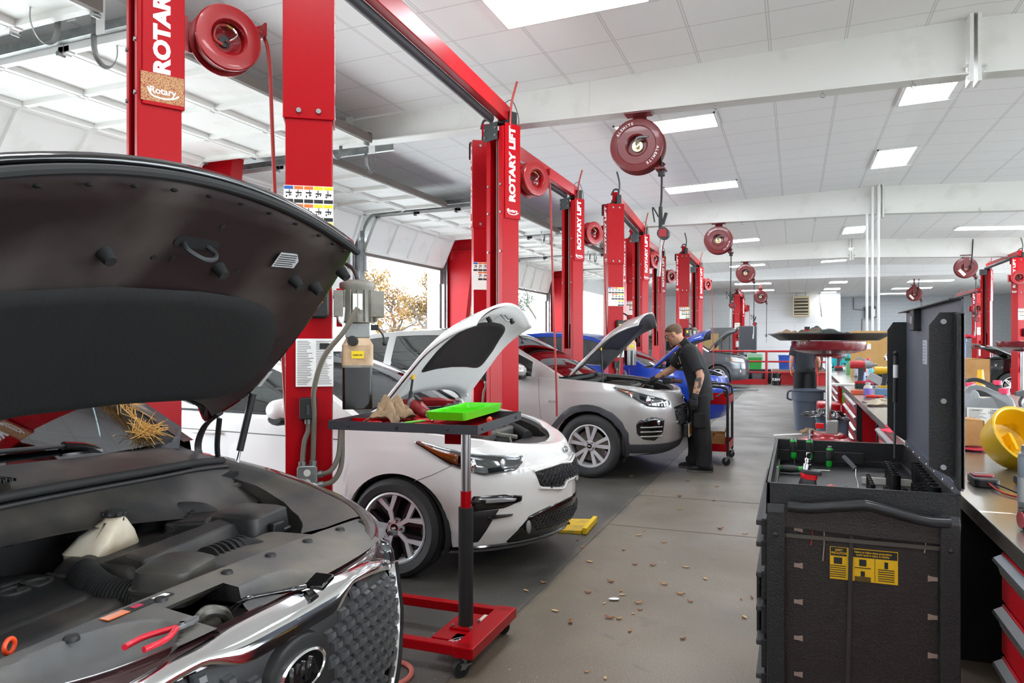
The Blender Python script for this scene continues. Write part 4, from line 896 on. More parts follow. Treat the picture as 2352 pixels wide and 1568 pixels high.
for x in (-1.55, -2.62): line(sk, 'door_gap', [(sk.a_of_x(x), .99), (sk.a_of_x(x + .02), .25)], .0035, mat('panel_gap', '6f6f6e', .6), root, -.0015, True)
for sg in (1, -1):
    a = sk.a_of_x(-2.45) * sg; MB().tube([sk(a, .86, .0), sk(a, .865, .03), sk((abs(a) - .2) * sg, .865, .03), sk((abs(a) - .22) * sg, .86, 0)], .012, 8).ob('door_handle', WHITEP, root)
gap = mat('panel_gap', '6f6f6e', .6)
line(sk, 'bumper_gap', [(1.02, .72), (1.15, .66), (1.26, .62)], .002, gap, root, 0, True)
HT = [(.5, .755), (.68, .775), (.9, .80), (1.12, .84), (1.28, .872)]; HB = [(.52, .735), (.6, .668), (.82, .645), (1.04, .72), (1.28, .868)]
patch(sk, 'headlight_rim', [(a - .01, z + .006) for a, z in HT], [(a - .01, z - .008) for a, z in HB], CHROME, root, .004, 24, 6, True)
patch(sk, 'headlight', HT, HB, LAMPB, root, .008, 24, 6, True); patch(sk, 'turn_signal', [(.96, .807), (1.1, .833), (1.26, .866)], [(.96, .695), (1.06, .735), (1.26, .863)], ORNG, root, .012, 12, 4, True)
for sg in (1, -1):
    for a, r in ((.68, .036), (.88, .045)): MB().ball(sk(a * sg, .717, .004), r, 10, (.5, 1, 1)).ob('projector_lamp', CHROME if a > .7 else SILV, root)
    patch(sk, 'headlight_lens', [(a * sg, z) for a, z in HT], [(a * sg, z) for a, z in HB], CLEAR, root, .022, 24, 6)
gt = lambda a: .672 - .02 * (a / .44) ** 2 - .02 * max(0, 1 - abs(a) / .16); gb = lambda a: .51 + .03 * max(0, (abs(a) - .2) / .2) + .04 * max(0, min(1, (.17 - abs(a)) / .05))
N = [-.45 + .9 * i / 40 for i in range(41)]
patch(sk, 'grille', [(a, gt(a)) for a in N], [(a * .9, gb(a)) for a in N], BLACK, root, .012, 30, 8)
hexmesh(sk, 'grille_mesh', -.4, .41, gb, gt, DKGREY, root, .045, .026, .02, .0035)
for pl in ([(a, gt(a) + .006) for a in N], [(a * .92, gb(a) - .004) for a in N]): line(sk, 'grille_trim', pl, .008, WHITEP, root, .014)
oval(root, MX.Translation(sk(0, .745, .004)) @ MX.Rotation(pi / 2, 4, 'Z') @ rx_(pi / 2 - .5), .085, .045, 'KIA', CHROME, BLACKG, .026)
patch(sk, 'fog_housing', [(.54, .51), (.68, .535), (.9, .535)], [(.545, .475), (.68, .435), (.9, .42)], BLACKG, root, .009, 20, 6, True)
patch(sk, 'fog_duct', [(.7, .45), (.9, .44)], [(.85, .215), (.9, .21)], BLACK, root, .008, 12, 8, True); patch(sk, 'fog_fin', [(.6, .4), (.8, .41)], [(.62, .39), (.8, .36)], BLACKG, root, .018, 10, 3, True)
patch(sk, 'fog_lamp', [(.57, .502), (.7, .522), (.87, .52)], [(.6, .475), (.7, .47), (.87, .47)], mat('fog_lens', 'c9ccd0', .15, .6), root, .02, 12, 3, True)
IT = [-.5 + 1.0 * i / 20 for i in range(21)]
patch(sk, 'lower_intake', [(a, .43 - .1 * (abs(a) / .5) ** 3 * .6) for a in IT], [(a * 1.35, .195) for a in IT], BLACKG, root, .01, 30, 10)
hexmesh(sk, 'intake_mesh', -.44, .44, lambda a: .24, lambda a: .375 - .03 * abs(a), DKGREY, root, .035, .022, .016, .003)
for sg in (1, -1): b = MB(); p = sk(.5 * sg, .3, .012); b.ball(p, .04, 10, (.35, .8, 1.1)); b.ob('parking_sensor', GREY, root)
line(sk, 'chin_trim', [(-1.15, .185), (-.5, .195), (0, .2), (.5, .195), (1.15, .185)], .012, BLACKG, root, .006); patch(sk, 'chin_lip', [(-1.1, .19), (0, .195), (1.1, .19)], [(-1.1, .15), (0, .16), (1.1, .15)], mat('lip_silver', '8c8e90', .35, .4), root, -.005, 30, 2)
engine_bay(root, -1.3, -.18, .72, .93, 3)
hd = hood(root, WHITEP, -1.2, 1.0, R(50), 1.06, lambda h: .72 - .06 * h - .12 * h ** 4, .04, .14, .12, pad=(.3, .8, .74), inner=mat('white_inner_panel', 'e2e2df', .4))
for q in (-.62, .62):
    for h in (.88,): b = MB(); p = hd(h, q * .6, -.045); b.cyl(p, p + V((.02, 0, -.03)), .016, n=10); b.ob('rubber_buffer', BLACK, root)
b = MB(); p = hd(.9, 0, -.04); b.tube([p + V((0, -.04, 0)), p + V((.04, -.03, -.04)), p + V((.04, .03, -.04)), p + V((0, .04, 0))], .006, 6); b.ob('hood_latch', STEEL, root)
strut_rod(root, (-.95, -.68, .84), hd(.38, -.88, -.03))
for sg in (1, -1): MB().tube([(-1.12, sg * .66, .88), (-1.15, sg * .66, 1.0), (-1.2, sg * .66, 1.02), (-1.1, sg * .66, 1.06)], .014, 8).ob('hood_hinge', WHITEP, root)
# ---- silver SUV
def suv_plan(W): return [(0, 0), (-.03, .3), (-.1, .55), (-.25, .74), (-.5, .86), (-.9, W - .015), (-1.5, W), (-2.7, W), (-3.7, W - .02), (-4.2, W - .1), (-4.42, .6), (-4.48, 0)]
def suv(name, label, pos, paint_m, wstyle, gm, hood_ang=45, hoodz=1.12, clad=DKGREY, rz=0, fullgh=True, hood_pad=None, inner=None, seed=2, dark=GLSD, mirrors=True):
    root = thing(name, label, 'car', pos, rz)
    P = dict(plan=suv_plan(.925), front=[(.2, .16), (.3, .06), (.4, .015), (.6, 0), (.75, .01), (.85, .03), (.95, .07), (1.05, .12)], side=[(.2, .07), (.4, .03), (.6, .01), (.8, 0), (.95, .012), (1.1, .05), (1.2, .08)],
             top=[(0, .93), (-.15, .96), (-.4, 1.0), (-.8, 1.05), (-1.3, 1.085), (-1.8, 1.09), (-3.0, 1.12), (-4.4, 1.16)], bot=[(0, .3), (-.5, .25), (-.9, .25), (-1.4, .28), (-3.4, .28), (-4.4, .35)],
             xf=-.91, xr=-3.58, Ra=.39, Rt=.352, W=.925, cowl=(-1.4, 1.1))
    sk = Skin(P); body(sk, paint_m, root, -1.32)
    for x in (P['xf'], P['xr']):
        for sg in (-1, 1): wheel(root, x, sg * .795, .352, .235, wstyle, sg, .1 if wstyle == 'd' else .5, 'KIA' if wstyle == 'd' else '')
    if clad:
        for xw in (P['xf'], P['xr']):
            for sg in (1, -1):
                b = MB(); a0 = sk.a_of_x(xw)
                L_ = []
                for i in range(25):
                    t = pi * (i / 24 * 1.16 - .08); rows = []
                    for rr_, of in ((P['Ra'] - .003, -.02), (P['Ra'] - .003, .012), (P['Ra'] + .06, .01), (P['Ra'] + .072, -.004)):
                        x = xw + rr_ * cos(t); z = max(P['Rt'] + rr_ * sin(t), .24); rows.append(sk(sk.a_of_x(x) * sg, z, of))
                    L_.append(rows)
                b.rings([list(r) for r in L_], False); b.ob('arch_cladding', clad, root, ang=50)
        patch(sk, 'sill_cladding', [(sk.a_of_x(P['xf'] - .4), .42), (sk.a_of_x(P['xr'] + .4), .42)], [(sk.a_of_x(P['xf'] - .4), .28), (sk.a_of_x(P['xr'] + .4), .28)], clad, root, .01, 20, 3, True)
        IT = [-1.12 + 2.24 * i / 30 for i in range(31)]
        patch(sk, 'bumper_cladding', [(a, .4 + .0 * abs(a)) for a in IT], [(a, .26) for a in IT], clad, root, .006, 40, 4)
    sidep, ys = greenhouse(sk, paint_m, root, dict(gp=[(-1.25, 1.1), (-1.75, 1.37), (-2.2, 1.58), (-2.9, 1.64), (-3.7, 1.6), (-4.05, 1.5), (-4.4, 1.2)], roof=(2, 4), yb=.84, yr=.62, win=[(-1.6, -2.55), (-2.65, -3.45), (-3.55, -4.05)], bulge=.15, trim=CHROME), gm, dark)
    if mirrors:
        for sg in (1, -1): mirror_unit(root, paint_m, (-1.72, sg * .87, 1.15), sg, 1.1)
    for x in (-1.45, -2.62): line(sk, 'door_gap', [(sk.a_of_x(x), 1.08), (sk.a_of_x(x + .03), .4)], .0035, gap, root, -.001, True)
    engine_bay(root, -1.3, -.2, .74, 1.06, seed)
    hd = hood(root, paint_m, -1.2, hoodz, R(hood_ang), 1.08, lambda h: .76 - .05 * h - .12 * h ** 4, .04, .14, .12, pad=hood_pad, inner=inner)
    strut_rod(root, (-.8, -.7, .98), hd(.45, -.86, -.03))
    return root, sk, hd
root, sk, hd = suv('silver_suv', 'silver SUV with open hood the mechanic is leaning into', (-1.2, 8.78, 0), SILVERP, 'd', GLS, 45, 1.12, hood_pad=(.3, .82, .74), inner=mat('hood_grey', '4e4e50', .5, .2))
patch(sk, 'headlight', [(.5, .84), (.7, .89), (.95, .95), (1.25, 1.015)], [(.5, .825), (.6, .77), (.85, .79), (1.25, 1.0)], LAMPB, root, .005, 24, 6, True)
patch(sk, 'turn_signal', [(1.0, .955), (1.22, 1.0)], [(.98, .88), (1.2, .985)], ORNG, root, .009, 8, 4, True)
for sg in (1, -1):
    for a, z, r in ((.66, .825, .045), (.84, .855, .055)): b = MB(); b.ball(sk(a * sg, z, .0), r, 10, (.6, 1, 1)); b.ob('projector_lamp', CHROME, root)
    patch(sk, 'headlight_lens', [(.5 * sg, .842), (.7 * sg, .892), (.95 * sg, .952), (1.25 * sg, 1.016)], [(.5 * sg, .824), (.6 * sg, .768), (.85 * sg, .788), (1.25 * sg, .999)], CLEAR, root, .03, 24, 6)
gt = lambda a: .78 - .02 * (a / .42) ** 2; gb = lambda a: .55 + .06 * max(0, (abs(a) - .25) / .2)
N = [-.42 + .84 * i / 24 for i in range(25)]
patch(sk, 'grille', [(a, gt(a)) for a in N], [(a * .85, gb(a)) for a in N], BLACK, root, .012, 30, 8); hexmesh(sk, 'grille_mesh', -.37, .38, gb, gt, DKSTEEL, root, .05, .035, .02, .005)
line(sk, 'grille_trim', [(a, gt(a)) for a in N], .01, BLACKG, root, .01); line(sk, 'grille_trim', [(a * .85, gb(a)) for a in N], .01, CHROME, root, .01)
oval(root, MX.Translation(sk(0, .86, .004)) @ MX.Rotation(pi / 2, 4, 'Z') @ rx_(pi / 2 - .4), .12, .06, 'KIA', CHROME, BLACKG, .036)
patch(sk, 'fog_housing', [(.62, .66), (.78, .7), (.95, .66), (.99, .6)], [(.64, .5), (.76, .4), (.9, .42), (.98, .5)], BLACKG, root, .006, 20, 8, True)
for z in (.47, .52, .57): line(sk, 'fog_bar', [(.68, z), (.94, z)], .007, CHROME, root, .016, True)
for sg in (1, -1): MB().ball(sk(.72 * sg, .62, .004), .032, 10, (.6, 1, 1)).ob('fog_lamp', CHROME, root)
b = MB(); p = sk(0, .5, .02); b.box(p + V((.02, .02, -.02)), (.05, .42, .14)); b.ob('plate_holder', BLACK, root, sm=False, bev=.01)
pl = MB(); pl.box(p + V((.05, .02, -.02)), (.006, .31, .155)); po = pl.ob('licence_plate', PAPER, root, sm=False); MB().box(p + V((.054, .02, -.02)), (.004, .29, .1)).ob('plate_field', mat('plate_yellow', 'e59d1c', .5), po, sm=False)
for sg in (1, -1): text('lettering', 'AWD', .035, CHROME, root, MX.Translation(sk(sk.a_of_x(-1.42 + .12) * sg, .83, .003)) @ (MX.Rotation(pi, 4, 'Z') if sg > 0 else MX.Identity(4)) @ rx_(pi / 2), .002, .02)
MB().box((-1.55, -.2, 1.2), (.004, .2, .1), MX.Rotation(-.6, 3, 'Y')).ob('windscreen_tag', mat('faded_red_tag', 'b86a62', .7), root, sm=False)
# ---- blue hatchback and older grey SUV, black car on the right
root, sk, hd = suv('blue_car', 'bright blue car with raised hood right behind the mechanic', (-.98, 12.62, 0), BLUEP, 's', GLS, 40, 1.05, clad=None, hood_pad=(.3, .82, .74), inner=mat('hood_dark_blue', '16203a', .4, .2), seed=5)
patch(sk, 'headlight', [(.5, .84), (.7, .89), (.95, .95), (1.2, .98)], [(.5, .825), (.6, .77), (.85, .79), (1.2, .96)], LAMPB, root, .005, 20, 5, True)
root, sk, hd = suv('grey_suv', 'older dark grey SUV with open hood parked in front of the red railing', (-1.38, 25.2, 0), GREYP, 's', GLS, 42, 1.2, clad=mat('dark_grey_trim', '3a3c40', .5), hood_pad=(.3, .82, .74), inner=mat('hood_grey_b', '5a5c60', .4, .2), seed=6)
root.scale = (1, 1, 1.06)
patch(sk, 'headlight', [(.58, .9), (.75, .91), (.95, .95), (1.1, .965)], [(.55, .76), (.7, .75), (.9, .76), (1.08, .8)], mat('headlight_clear', 'c8cccc', .15, .4), root, .01, 20, 5, True, .02)
patch(sk, 'turn_signal', [(.95, .94), (1.12, .955)], [(.8, .752), (1.06, .79)], ORNG, root, .014, 10, 5, True)
patch(sk, 'grille', [(-.45, .88), (0, .9), (.45, .88)], [(-.42, .76), (0, .76), (.42, .76)], BLACK, root, .005, 20, 4); patch(sk, 'lower_intake', [(-.5, .55), (0, .55), (.5, .55)], [(-.5, .42), (0, .42), (.5, .42)], BLACK, root, .012, 20, 4)
for sg in (1, -1): MB().ball(sk(.78 * sg, .52, .0), .05, 10, (.5, 1, 1)).ob('fog_lamp', SILV, root)
root, sk, hd = suv('black_car', 'black car with raised hood in the right-hand bay beside the lift', (4.3, 23.2, 0), BLACKP, 's', GLS, 26, 1.02, clad=None, rz=pi, hood_pad=(.3, .82, .74), seed=8)
# ---------------------------------------------------------------- dark brown SUV in the foreground
BROWNP = paint('brown_car_paint', '3a2426', .45, .2); BROWN_IN = mat('brown_inner_panel', '2b2122', .42, .2, col2='5c5552', scale=2.6, lo=.46, hi=.78)
DUSTY = mat('dusty_plastic', '525252', .5, col2='797267', scale=4.5, lo=.4, hi=.75, bump=.05); DUSTY2 = mat('dusty_black_plastic', '222223', .5, col2='4b463f', scale=7, lo=.42, hi=.8)
SO = thing('brown_suv', 'dark brown SUV in the left foreground with its black hood raised and studded chrome-framed grille', 'car', (-.98, 1.3, 0))
P = dict(plan=[(0, 0), (-.008, .25), (-.045, .45), (-.15, .64), (-.36, .8), (-.8, .92), (-1.5, .945), (-2.8, .945), (-3.9, .92), (-4.4, .8), (-4.7, .5), (-4.76, 0)],
         front=[(.2, .14), (.32, .05), (.45, .01), (.6, 0), (.75, .005), (.88, .025), (.95, .05), (1.05, .1)], side=[(.2, .07), (.4, .03), (.6, .01), (.85, 0), (.98, .012), (1.1, .05), (1.25, .09)],
         top=[(0, .935), (-.1, .95), (-.3, .975), (-.6, 1.02), (-1.0, 1.07), (-1.4, 1.1), (-3, 1.13), (-4.7, 1.2)], bot=[(0, .3), (-.5, .24), (-.9, .24), (-1.4, .28), (-3.6, .28), (-4.7, .4)],
         lw=0, xf=-.92, xr=-3.7, Ra=.4, Rt=.37, W=.945, cowl=(-1.25, 1.1))
sk = Skin(P); body(sk, BROWNP, SO, -1.2)
for x in (P['xf'], P['xr']):
    for sg in (-1, 1): wheel(SO, x, sg * .8, .37, .24, 'd', sg)
greenhouse(sk, BROWNP, SO, dict(gp=[(-1.12, 1.13), (-1.7, 1.45), (-2.2, 1.63), (-3.0, 1.68), (-4.0, 1.6), (-4.65, 1.22)], roof=(2, 4), yb=.87, yr=.66, win=[(-1.6, -2.6), (-2.7, -3.6), (-3.7, -4.3)], bulge=.12), GLS, GLSD)
# headlights seen from above: pale lens wrapping round the corner
patch(sk, 'headlight', [(.56, .925), (.75, .945), (1.0, .985), (1.28, 1.02)], [(.55, .8), (.7, .78), (.95, .84), (1.28, 1.0)], mat('headlight_pale', 'a9abad', .12, .6, coat=1), SO, .006, 24, 8, True, .012)
patch(sk, 'headlight_lens', [(.56, .928), (.75, .948), (1.0, .988), (1.28, 1.022)], [(.55, .798), (.7, .778), (.95, .838), (1.28, .998)], CLEAR, SO, .02, 24, 8, True, .012)
# grille: black field of studs, chrome frame with the pinched upper edge
ghw = .53
def gtz(a): return .912 - .012 * (a / ghw) ** 2 - .05 * (abs(a) / ghw) ** 4 - .045 * (1 if abs(a) < .15 else max(0, 1 - (abs(a) - .15) / .09))
def gbz(a): return .56 + .16 * max(0, (abs(a) - .28) / .25) ** 1.6
N = [-ghw + 2 * ghw * i / 40 for i in range(41)]
patch(sk, 'grille', [(a, .915 - .05 * (abs(a) / ghw) ** 4) for a in N], [(a * .93, gbz(a) - .01) for a in N], BLACK, SO, .008, 44, 10)
b = MB(); row = 0; z = .575
while z < .9:
    a = -ghw + (.021 if row % 2 else 0)
    while a < ghw:
        if gbz(a / .95) + .014 < z < gtz(a) - .012 and not (abs(a) < .105 and abs(z - .805) < .07):
            L_ = []
            for of, w_, h_, dz in ((.008, .0145, .0125, 0), (.016, .0125, .01, -.001), (.026, .008, .0055, .004)): L_.append([sk(a + i, z + j + dz, of) for i, j in ((-w_, -h_), (w_, -h_), (w_, h_), (-w_, h_))])
            b.rings(L_)
        a += .042
    z += .0285; row += 1
b.ob('grille_studs', mat('stud_grey', '48494b', .35), SO, sm=False)
patch(sk, 'grille_chrome_top', [(a * 1.03, .94 - .052 * (abs(a) / ghw) ** 4) for a in N], [(a * 1.0, gtz(a)) for a in N], CHROME, SO, .016, 60, 6, False, .014)
loop = [(-ghw * 1.03, .875), (-ghw * 1.02, .82), (-ghw * .99, .74), (-ghw * .85, .63), (-ghw * .6, .565), (0, .545), (ghw * .6, .565), (ghw * .85, .63), (ghw * .99, .74), (ghw * 1.02, .82), (ghw * 1.03, .875)]
lp = [(p.x, p.y) for p in smooth_path([(x, y, 0) for x, y in loop], 5)]
line(sk, 'grille_chrome_frame', lp, .019, CHROME, SO, .016, False, 80)
bs = MB(); ctr = sk(0, .805, .0); mxb = MX.Translation(ctr + V((.022, 0, 0))) @ MX.Rotation(pi / 2, 4, 'Z') @ rx_(pi / 2)
bs.m = mxb; bs.rings([[(.1 * s * cos(t), .068 * s * sin(t), z) for t in [2 * pi * i / 36 for i in range(36)]] for s, z in ((1.12, -.03), (1.02, -.002), (.9, 0))]); bs.ob('emblem_base', BLACK, SO)
oval(SO, mxb @ MX.Translation((0, 0, .0)), .158, .086, '', CHROME, BLACKG, .05)
text('lettering', 'KIA', .056, CHROME, SO, mxb @ MX.Translation((0, 0, .008)), .003, .03, 1.02)
IT = [-.95 + 1.9 * i / 30 for i in range(31)]
patch(sk, 'lower_intake', [(a, .47) for a in IT], [(a, .36) for a in IT], BLACK, SO, .006, 40, 5)
line(sk, 'bumper_chrome', [(-1.1, .5), (-.6, .49), (0, .49), (.6, .49), (1.1, .5)], .01, CHROME, SO, .008)
patch(sk, 'fog_housing', [(.66, .62), (.82, .64), (.98, .62)], [(.68, .5), (.82, .48), (.98, .52)], BLACKG, SO, .006, 14, 6, True)
# ---- radiator shroud: grey plastic sheet over the nose, latch opening and two scooped recesses
def shz(x, y):
    z = .972 - .03 * (x + .25) / .2 * .7 - .012 * (abs(y) / .6) ** 2
    def dent(cx, cy, rx, ry, d, p=4): t = (abs((x - cx) / rx)) ** p + (abs((y - cy) / ry)) ** p; return d * max(0, 1 - t) ** .4
    z -= dent(-.08, -.01, .075, .16, .05) ; z -= dent(-.14, -.4, .095, .19, .06, 2); z -= dent(-.1, .56, .06, .05, .012, 2)
    return z
HOLE = lambda x, y: -.2 < x < -.115 and -.16 < y < .0
b = MB(); nx, ny = 30, 90; L_ = []
xf_ = lambda y: sk(min(.66, abs(y)), .93, -.02).x + .012
for i in range(nx + 1):
    L_.append([(lambda x, y: b.v((x, y, shz(x, y))))(lerp(-.265, xf_(-.66 + 1.32 * j / ny), i / nx), -.66 + 1.32 * j / ny) for j in range(ny + 1)])
for i in range(nx):
    for j in range(ny):
        c = (L_[i][j].co + L_[i + 1][j + 1].co) / 2
        if not HOLE(c.x, c.y): b.f([L_[i][j], L_[i + 1][j], L_[i + 1][j + 1], L_[i][j + 1]])
b.rings([[L_[0][j].co.copy() + V((dx, 0, dz)) for j in range(ny + 1)] for dx, dz in ((0, 0), (-.012, -.004), (-.014, -.05))], False)
b.ob('radiator_shroud', DUSTY, SO, ang=60)
MB().span((-.24, -.2, .86), (-.08, .04, .9)).ob('latch_tray', ENG, SO, sm=False)
MB().tube([(-.19, -.11, .89), (-.16, -.1, .94), (-.15, -.06, .93), (-.16, -.03, .9)], .012, 8).ob('latch_bracket', ENGM, SO)
lv = MB(); lv.tube([(-.13, -.05, .935), (-.10, -.045, .958), (-.085, 0, .955), (-.07, .06, .948), (-.045, .09, .95)], .011, 8, 5, True, .5); lv.box((-.03, .115, .955), (.05, .05, .012), MX.Rotation(.3, 3, 'X')); lv.ob('safety_catch', BLACKG, SO, bev=.003)
many('shroud_clip', BLACK, SO, T(), [(-.235, y, shz(-.235, y)) for y in (-.62, -.34, -.14, .05, .2, .35, .5, .62)] + [(-.12, .6, shz(-.12, .6)), (-.1, -.62, shz(-.1, -.62))], lambda q: q.lathe([(0, .007), (.011, .006), (.014, .001), (.014, -.004)], 16))
st = MB(T((-.245, -.19, shz(-.245, -.19) + .002), rz=pi / 2)); st.use(ORNG).box((-.05, 0, 0), (.05, .022, .002)); st.use(TEXTK).box((.03, 0, 0), (.11, .022, .002)); st.use(mat('warning_red', 'c02a50', .5)).box((.0, 0, .001), (.022, .014, .002)); st.use(PAPER).box((.06, 0, .001), (.035, .014, .002)); st.ob('warning_sticker', None, SO, sm=False)
# ---- engine bay
MB().span((-1.2, -.7, .5), (-.2, .7, .56)).ob('engine_bay_floor', LINER, SO, sm=False)
for y in (-.76, .76): MB().box((-.85, y, .8), (.7, .03, .3)).ob('inner_fender', LINER, SO, sm=False)
# engine cover
ec = MB(T((-.65, -.26, 0), rz=.1)); ol = rrect(.46, .64, .12, 6)
ec.rings([[(x * s, y * s, z) for x, y in ol] for s, z in ((1.06, .82), (1.03, .885), (.98, .905), (.9, .915))]); ec.ob('engine_cover', DUSTY2, SO, ang=50)
rl = MB(T((-.67, -.23, 0), rz=.1)); rl.rings([[(x, y, z) for x, y in rrect(.34 - i * .02, .5 - i * .02, .09, 6)] for i, z in ((0, .905), (1, .922), (3, .925))]); rl.ob('cover_panel', mat('cover_black', '222223', .45), SO, ang=50)
text('lettering', 'GDI', .085, mat('embossed_grey', '3c3c3c', .4), SO, T((-.7, -.075, .927), rz=pi / 2 + .12), .003, .0, 1.15)
# rounded resonator box in front, corrugated hose, air cleaner
rb = MB(T((-.385, .05, .3), rz=.25) @ MX.Diagonal((.7, .6, .7, 1)))
rb.rings([[(x, y, z) for x, y in rrect(w_, h_, r_, 5)] for w_, h_, r_, z in ((.2, .3, .05, .86), (.2, .3, .05, .9), (.215, .315, .055, .901), (.215, .315, .055, .912), (.2, .3, .05, .913), (.19, .28, .06, .965), (.15, .22, .06, .98))]); rb.ob('resonator_box', ENG, SO, ang=40)
hz = MB(); pth = smooth_path([(-.43, .0, .9), (-.52, -.02, .91), (-.61, .0, .925), (-.67, .05, .93), (-.68, .13, .92)], 12); nn_ = len(pth) * 2
hz.tube(pth, .036, 20, 1, False); hz.ob('intake_elbow', ENG, SO)
for i in range(2, 30): p = pth[i]; d = (pth[i + 1] - pth[i - 1]).normalized(); MB().cyl(p - d * .0035, p + d * .0025, .0405, n=20).ob('hose_rib', RUBBER, SO)
ac = MB(T((-.64, .22, 0), rz=.12)); ac.rings([[(x, y, z) for x, y in rrect(w_, h_, .03, 4)] for w_, h_, z in ((.26, .42, .8), (.26, .42, .93), (.22, .4, .955), (.2, .38, .958))]); ac.ob('air_cleaner', DUSTY2, SO, ang=40, bev=.006)
at_ = MB(T((-.58, .23, 0), rz=.12)); at_.prism([(-.13, .93), (.02, .985), (.07, .975), (.1, .92)], -.19, .19, 'y'); ao = at_.ob('air_cleaner_lid', DUSTY2, SO, sm=False, bev=.008)
text('lettering', 'PULL AIR FILTER HERE', .022, mat('embossed_black', '131313', .6), ao, T((-.6, .24, .985), rz=pi / 2 + .12, ry=-.36), .001)
rv = MB(T((-.72, .13, .24), rz=.2) @ MX.Diagonal((.75, .75, .77, 1))); rv.rings([[(x + dx, y, z) for x, y in rrect(w_, h_, .04, 5)] for w_, h_, dx, z in ((.15, .2, 0, .82), (.16, .22, 0, .93), (.165, .225, 0, .935), (.13, .17, .02, .985), (.07, .09, .05, 1.03), (.06, .06, .05, 1.045))]); rv.ob('coolant_reservoir', mat('reservoir_white', 'cfc6b4', .35, col2='a08c70', scale=6), SO, ang=50)
rc = MB(T((-.682, .137, .55), rz=.2) @ MX.Diagonal((.5, .5, .475, 1))); rc.lathe([(.05, 1.04), (.056, 1.045), (.056, 1.068), (.045, 1.075), (0, 1.076)], 24); 
for i in range(9): rc.ball((.056 * cos(2 * pi * i / 9), .056 * sin(2 * pi * i / 9), 1.055), .013, 6)
rc.ob('reservoir_cap', RUBBER, SO)
fb = MB(T((-.56, .5, .16), rz=.1) @ MX.Diagonal((.78, .78, .84, 1))); fb.rings([[(x, y, z) for x, y in rrect(w_, h_, .035, 4)] for w_, h_, z in ((.24, .25, .82), (.24, .25, .9), (.25, .26, .902), (.25, .26, .915), (.235, .245, .92), (.22, .23, .985), (.18, .19, .995))]); fb.ob('fuse_box', DUSTY2, SO, ang=40)
MB().box((-.455, .5, .94), (.02, .05, .05)).ob('fuse_box_clip', BLACK, SO, sm=False, bev=.004)
wh = MB(); wh.tube([(-.78, .3, .93), (-.76, .38, .985), (-.7, .45, .985), (-.66, .48, .95)], .03, 12); wh.ob('wiring_loom', RUBBER, SO); MB(T((-.66, .38, .965), rz=.5)).box((0, 0, 0), (.12, .13, .05)).ob('loom_connector', BLACK, SO, sm=False, bev=.01)
dk = MB(T((-.36, .32, 0), rz=.1)); dk.rings([[(x, y, z) for x, y in rrect(w_, h_, .03, 4)] for w_, h_, z in ((.2, .36, .86), (.2, .36, .925), (.17, .33, .945))]); dk.ob('intake_duct', DUSTY, SO, ang=40, bev=.006)
MB().tube([(-.42, .2, .9), (-.46, .26, .925), (-.44, .34, .925), (-.38, .38, .9)], .036, 16).ob('duct_bellows', RUBBER, SO)
for i in range(7): MB(T((-.45, .22 + .02 * i, .925), rz=.1)).cyl((0, -.003, 0), (0, .003, 0), .041, n=18).ob('bellows_rib', RUBBER, SO)
for i, pts in enumerate([[(-.9, .1, .86), (-.84, .2, .93), (-.8, .3, .9), (-.8, .4, .86)], [(-.85, -.25, .85), (-.76, -.12, .92), (-.78, .02, .9)], [(-.3, -.3, .84), (-.28, -.2, .88), (-.33, -.05, .86)], [(-.42, .6, .85), (-.35, .5, .9), (-.3, .4, .88)], [(-.9, .55, .95), (-.75, .6, .93), (-.6, .66, .9)]]):
    MB().tube(pts, (.014, .01, .018, .012, .015)[i], 8).ob('engine_hose', (ENGM, RUBBER, RUBBER, BLACK, RUBBER)[i], SO)
rg = MB(T((-.31, -.40, .965), rz=.3)); rg.lathe([(.0125 + .0042 * cos(t), .0042 * sin(t)) for t in [2 * pi * i / 10 for i in range(11)]], 20, axis='x', caps=False); rg.ob('dipstick_ring', mat('orange_plastic', 'e0481c', .4), SO)
# far fender: grey cover strip, dark inner wall and corner piece
L1, L2 = [], []
for i in range(31):
    x = lerp(-.2, -1.25, i / 30); a = sk.a_of_x(x); zt = sk.ztop(a)
    L1.append([sk(a, zt + .003, -.036), sk(a, zt + .0, -.06), sk(a, zt - .02, -.085 - .06 * max(0, 1 - i / 12)), sk(a, zt - .03, -.12 - .1 * max(0, 1 - i / 14)), sk(a, zt - .2, -.13 - .1 * max(0, 1 - i / 14))])
for sg in (1, -1): MB().rings([[V((p.x, sg * p.y, p.z)) for p in r] for r in L1], False).ob('fender_cover', DUSTY, SO, ang=50)
MB(T((-.86, .74, 0))).box((0, 0, .97), (.08, .1, .08)).ob('strut_mount', ENG, SO, sm=False, bev=.01)
# ---- cowl: upper panel with grid, rubber lip, lower wing
def sheet3(name, rows, m, nu=30, ang=50):
    b = MB(); P_ = [smooth_path(r, 8) for r in rows]; n = min(len(p) for p in P_); b.rings([p[:n] for p in P_], False); return b.ob(name, m, SO, ang=ang)
Y = (-.85, -.45, 0, .4, .62, .8)
def crow(xs, zs): return [(x, y, z) for x, y, z in zip(xs, Y, zs)]
sheet3('cowl_panel', [crow((-1.1, -1.08, -1.06, -1.07, -1.1, -1.2), (1.14, 1.16, 1.165, 1.15, 1.135, 1.15)), crow((-.98, -.95, -.93, -.95, -1.0, -1.1), (1.125, 1.14, 1.145, 1.13, 1.125, 1.11)), crow((-.9, -.86, -.84, -.86, -.9, -.95), (1.1, 1.115, 1.12, 1.11, 1.1, 1.08))], DUSTY2)
lipx = crow((-.885, -.845, -.825, -.845, -.885, -.93), (1.098, 1.113, 1.12, 1.108, 1.096, 1.075))
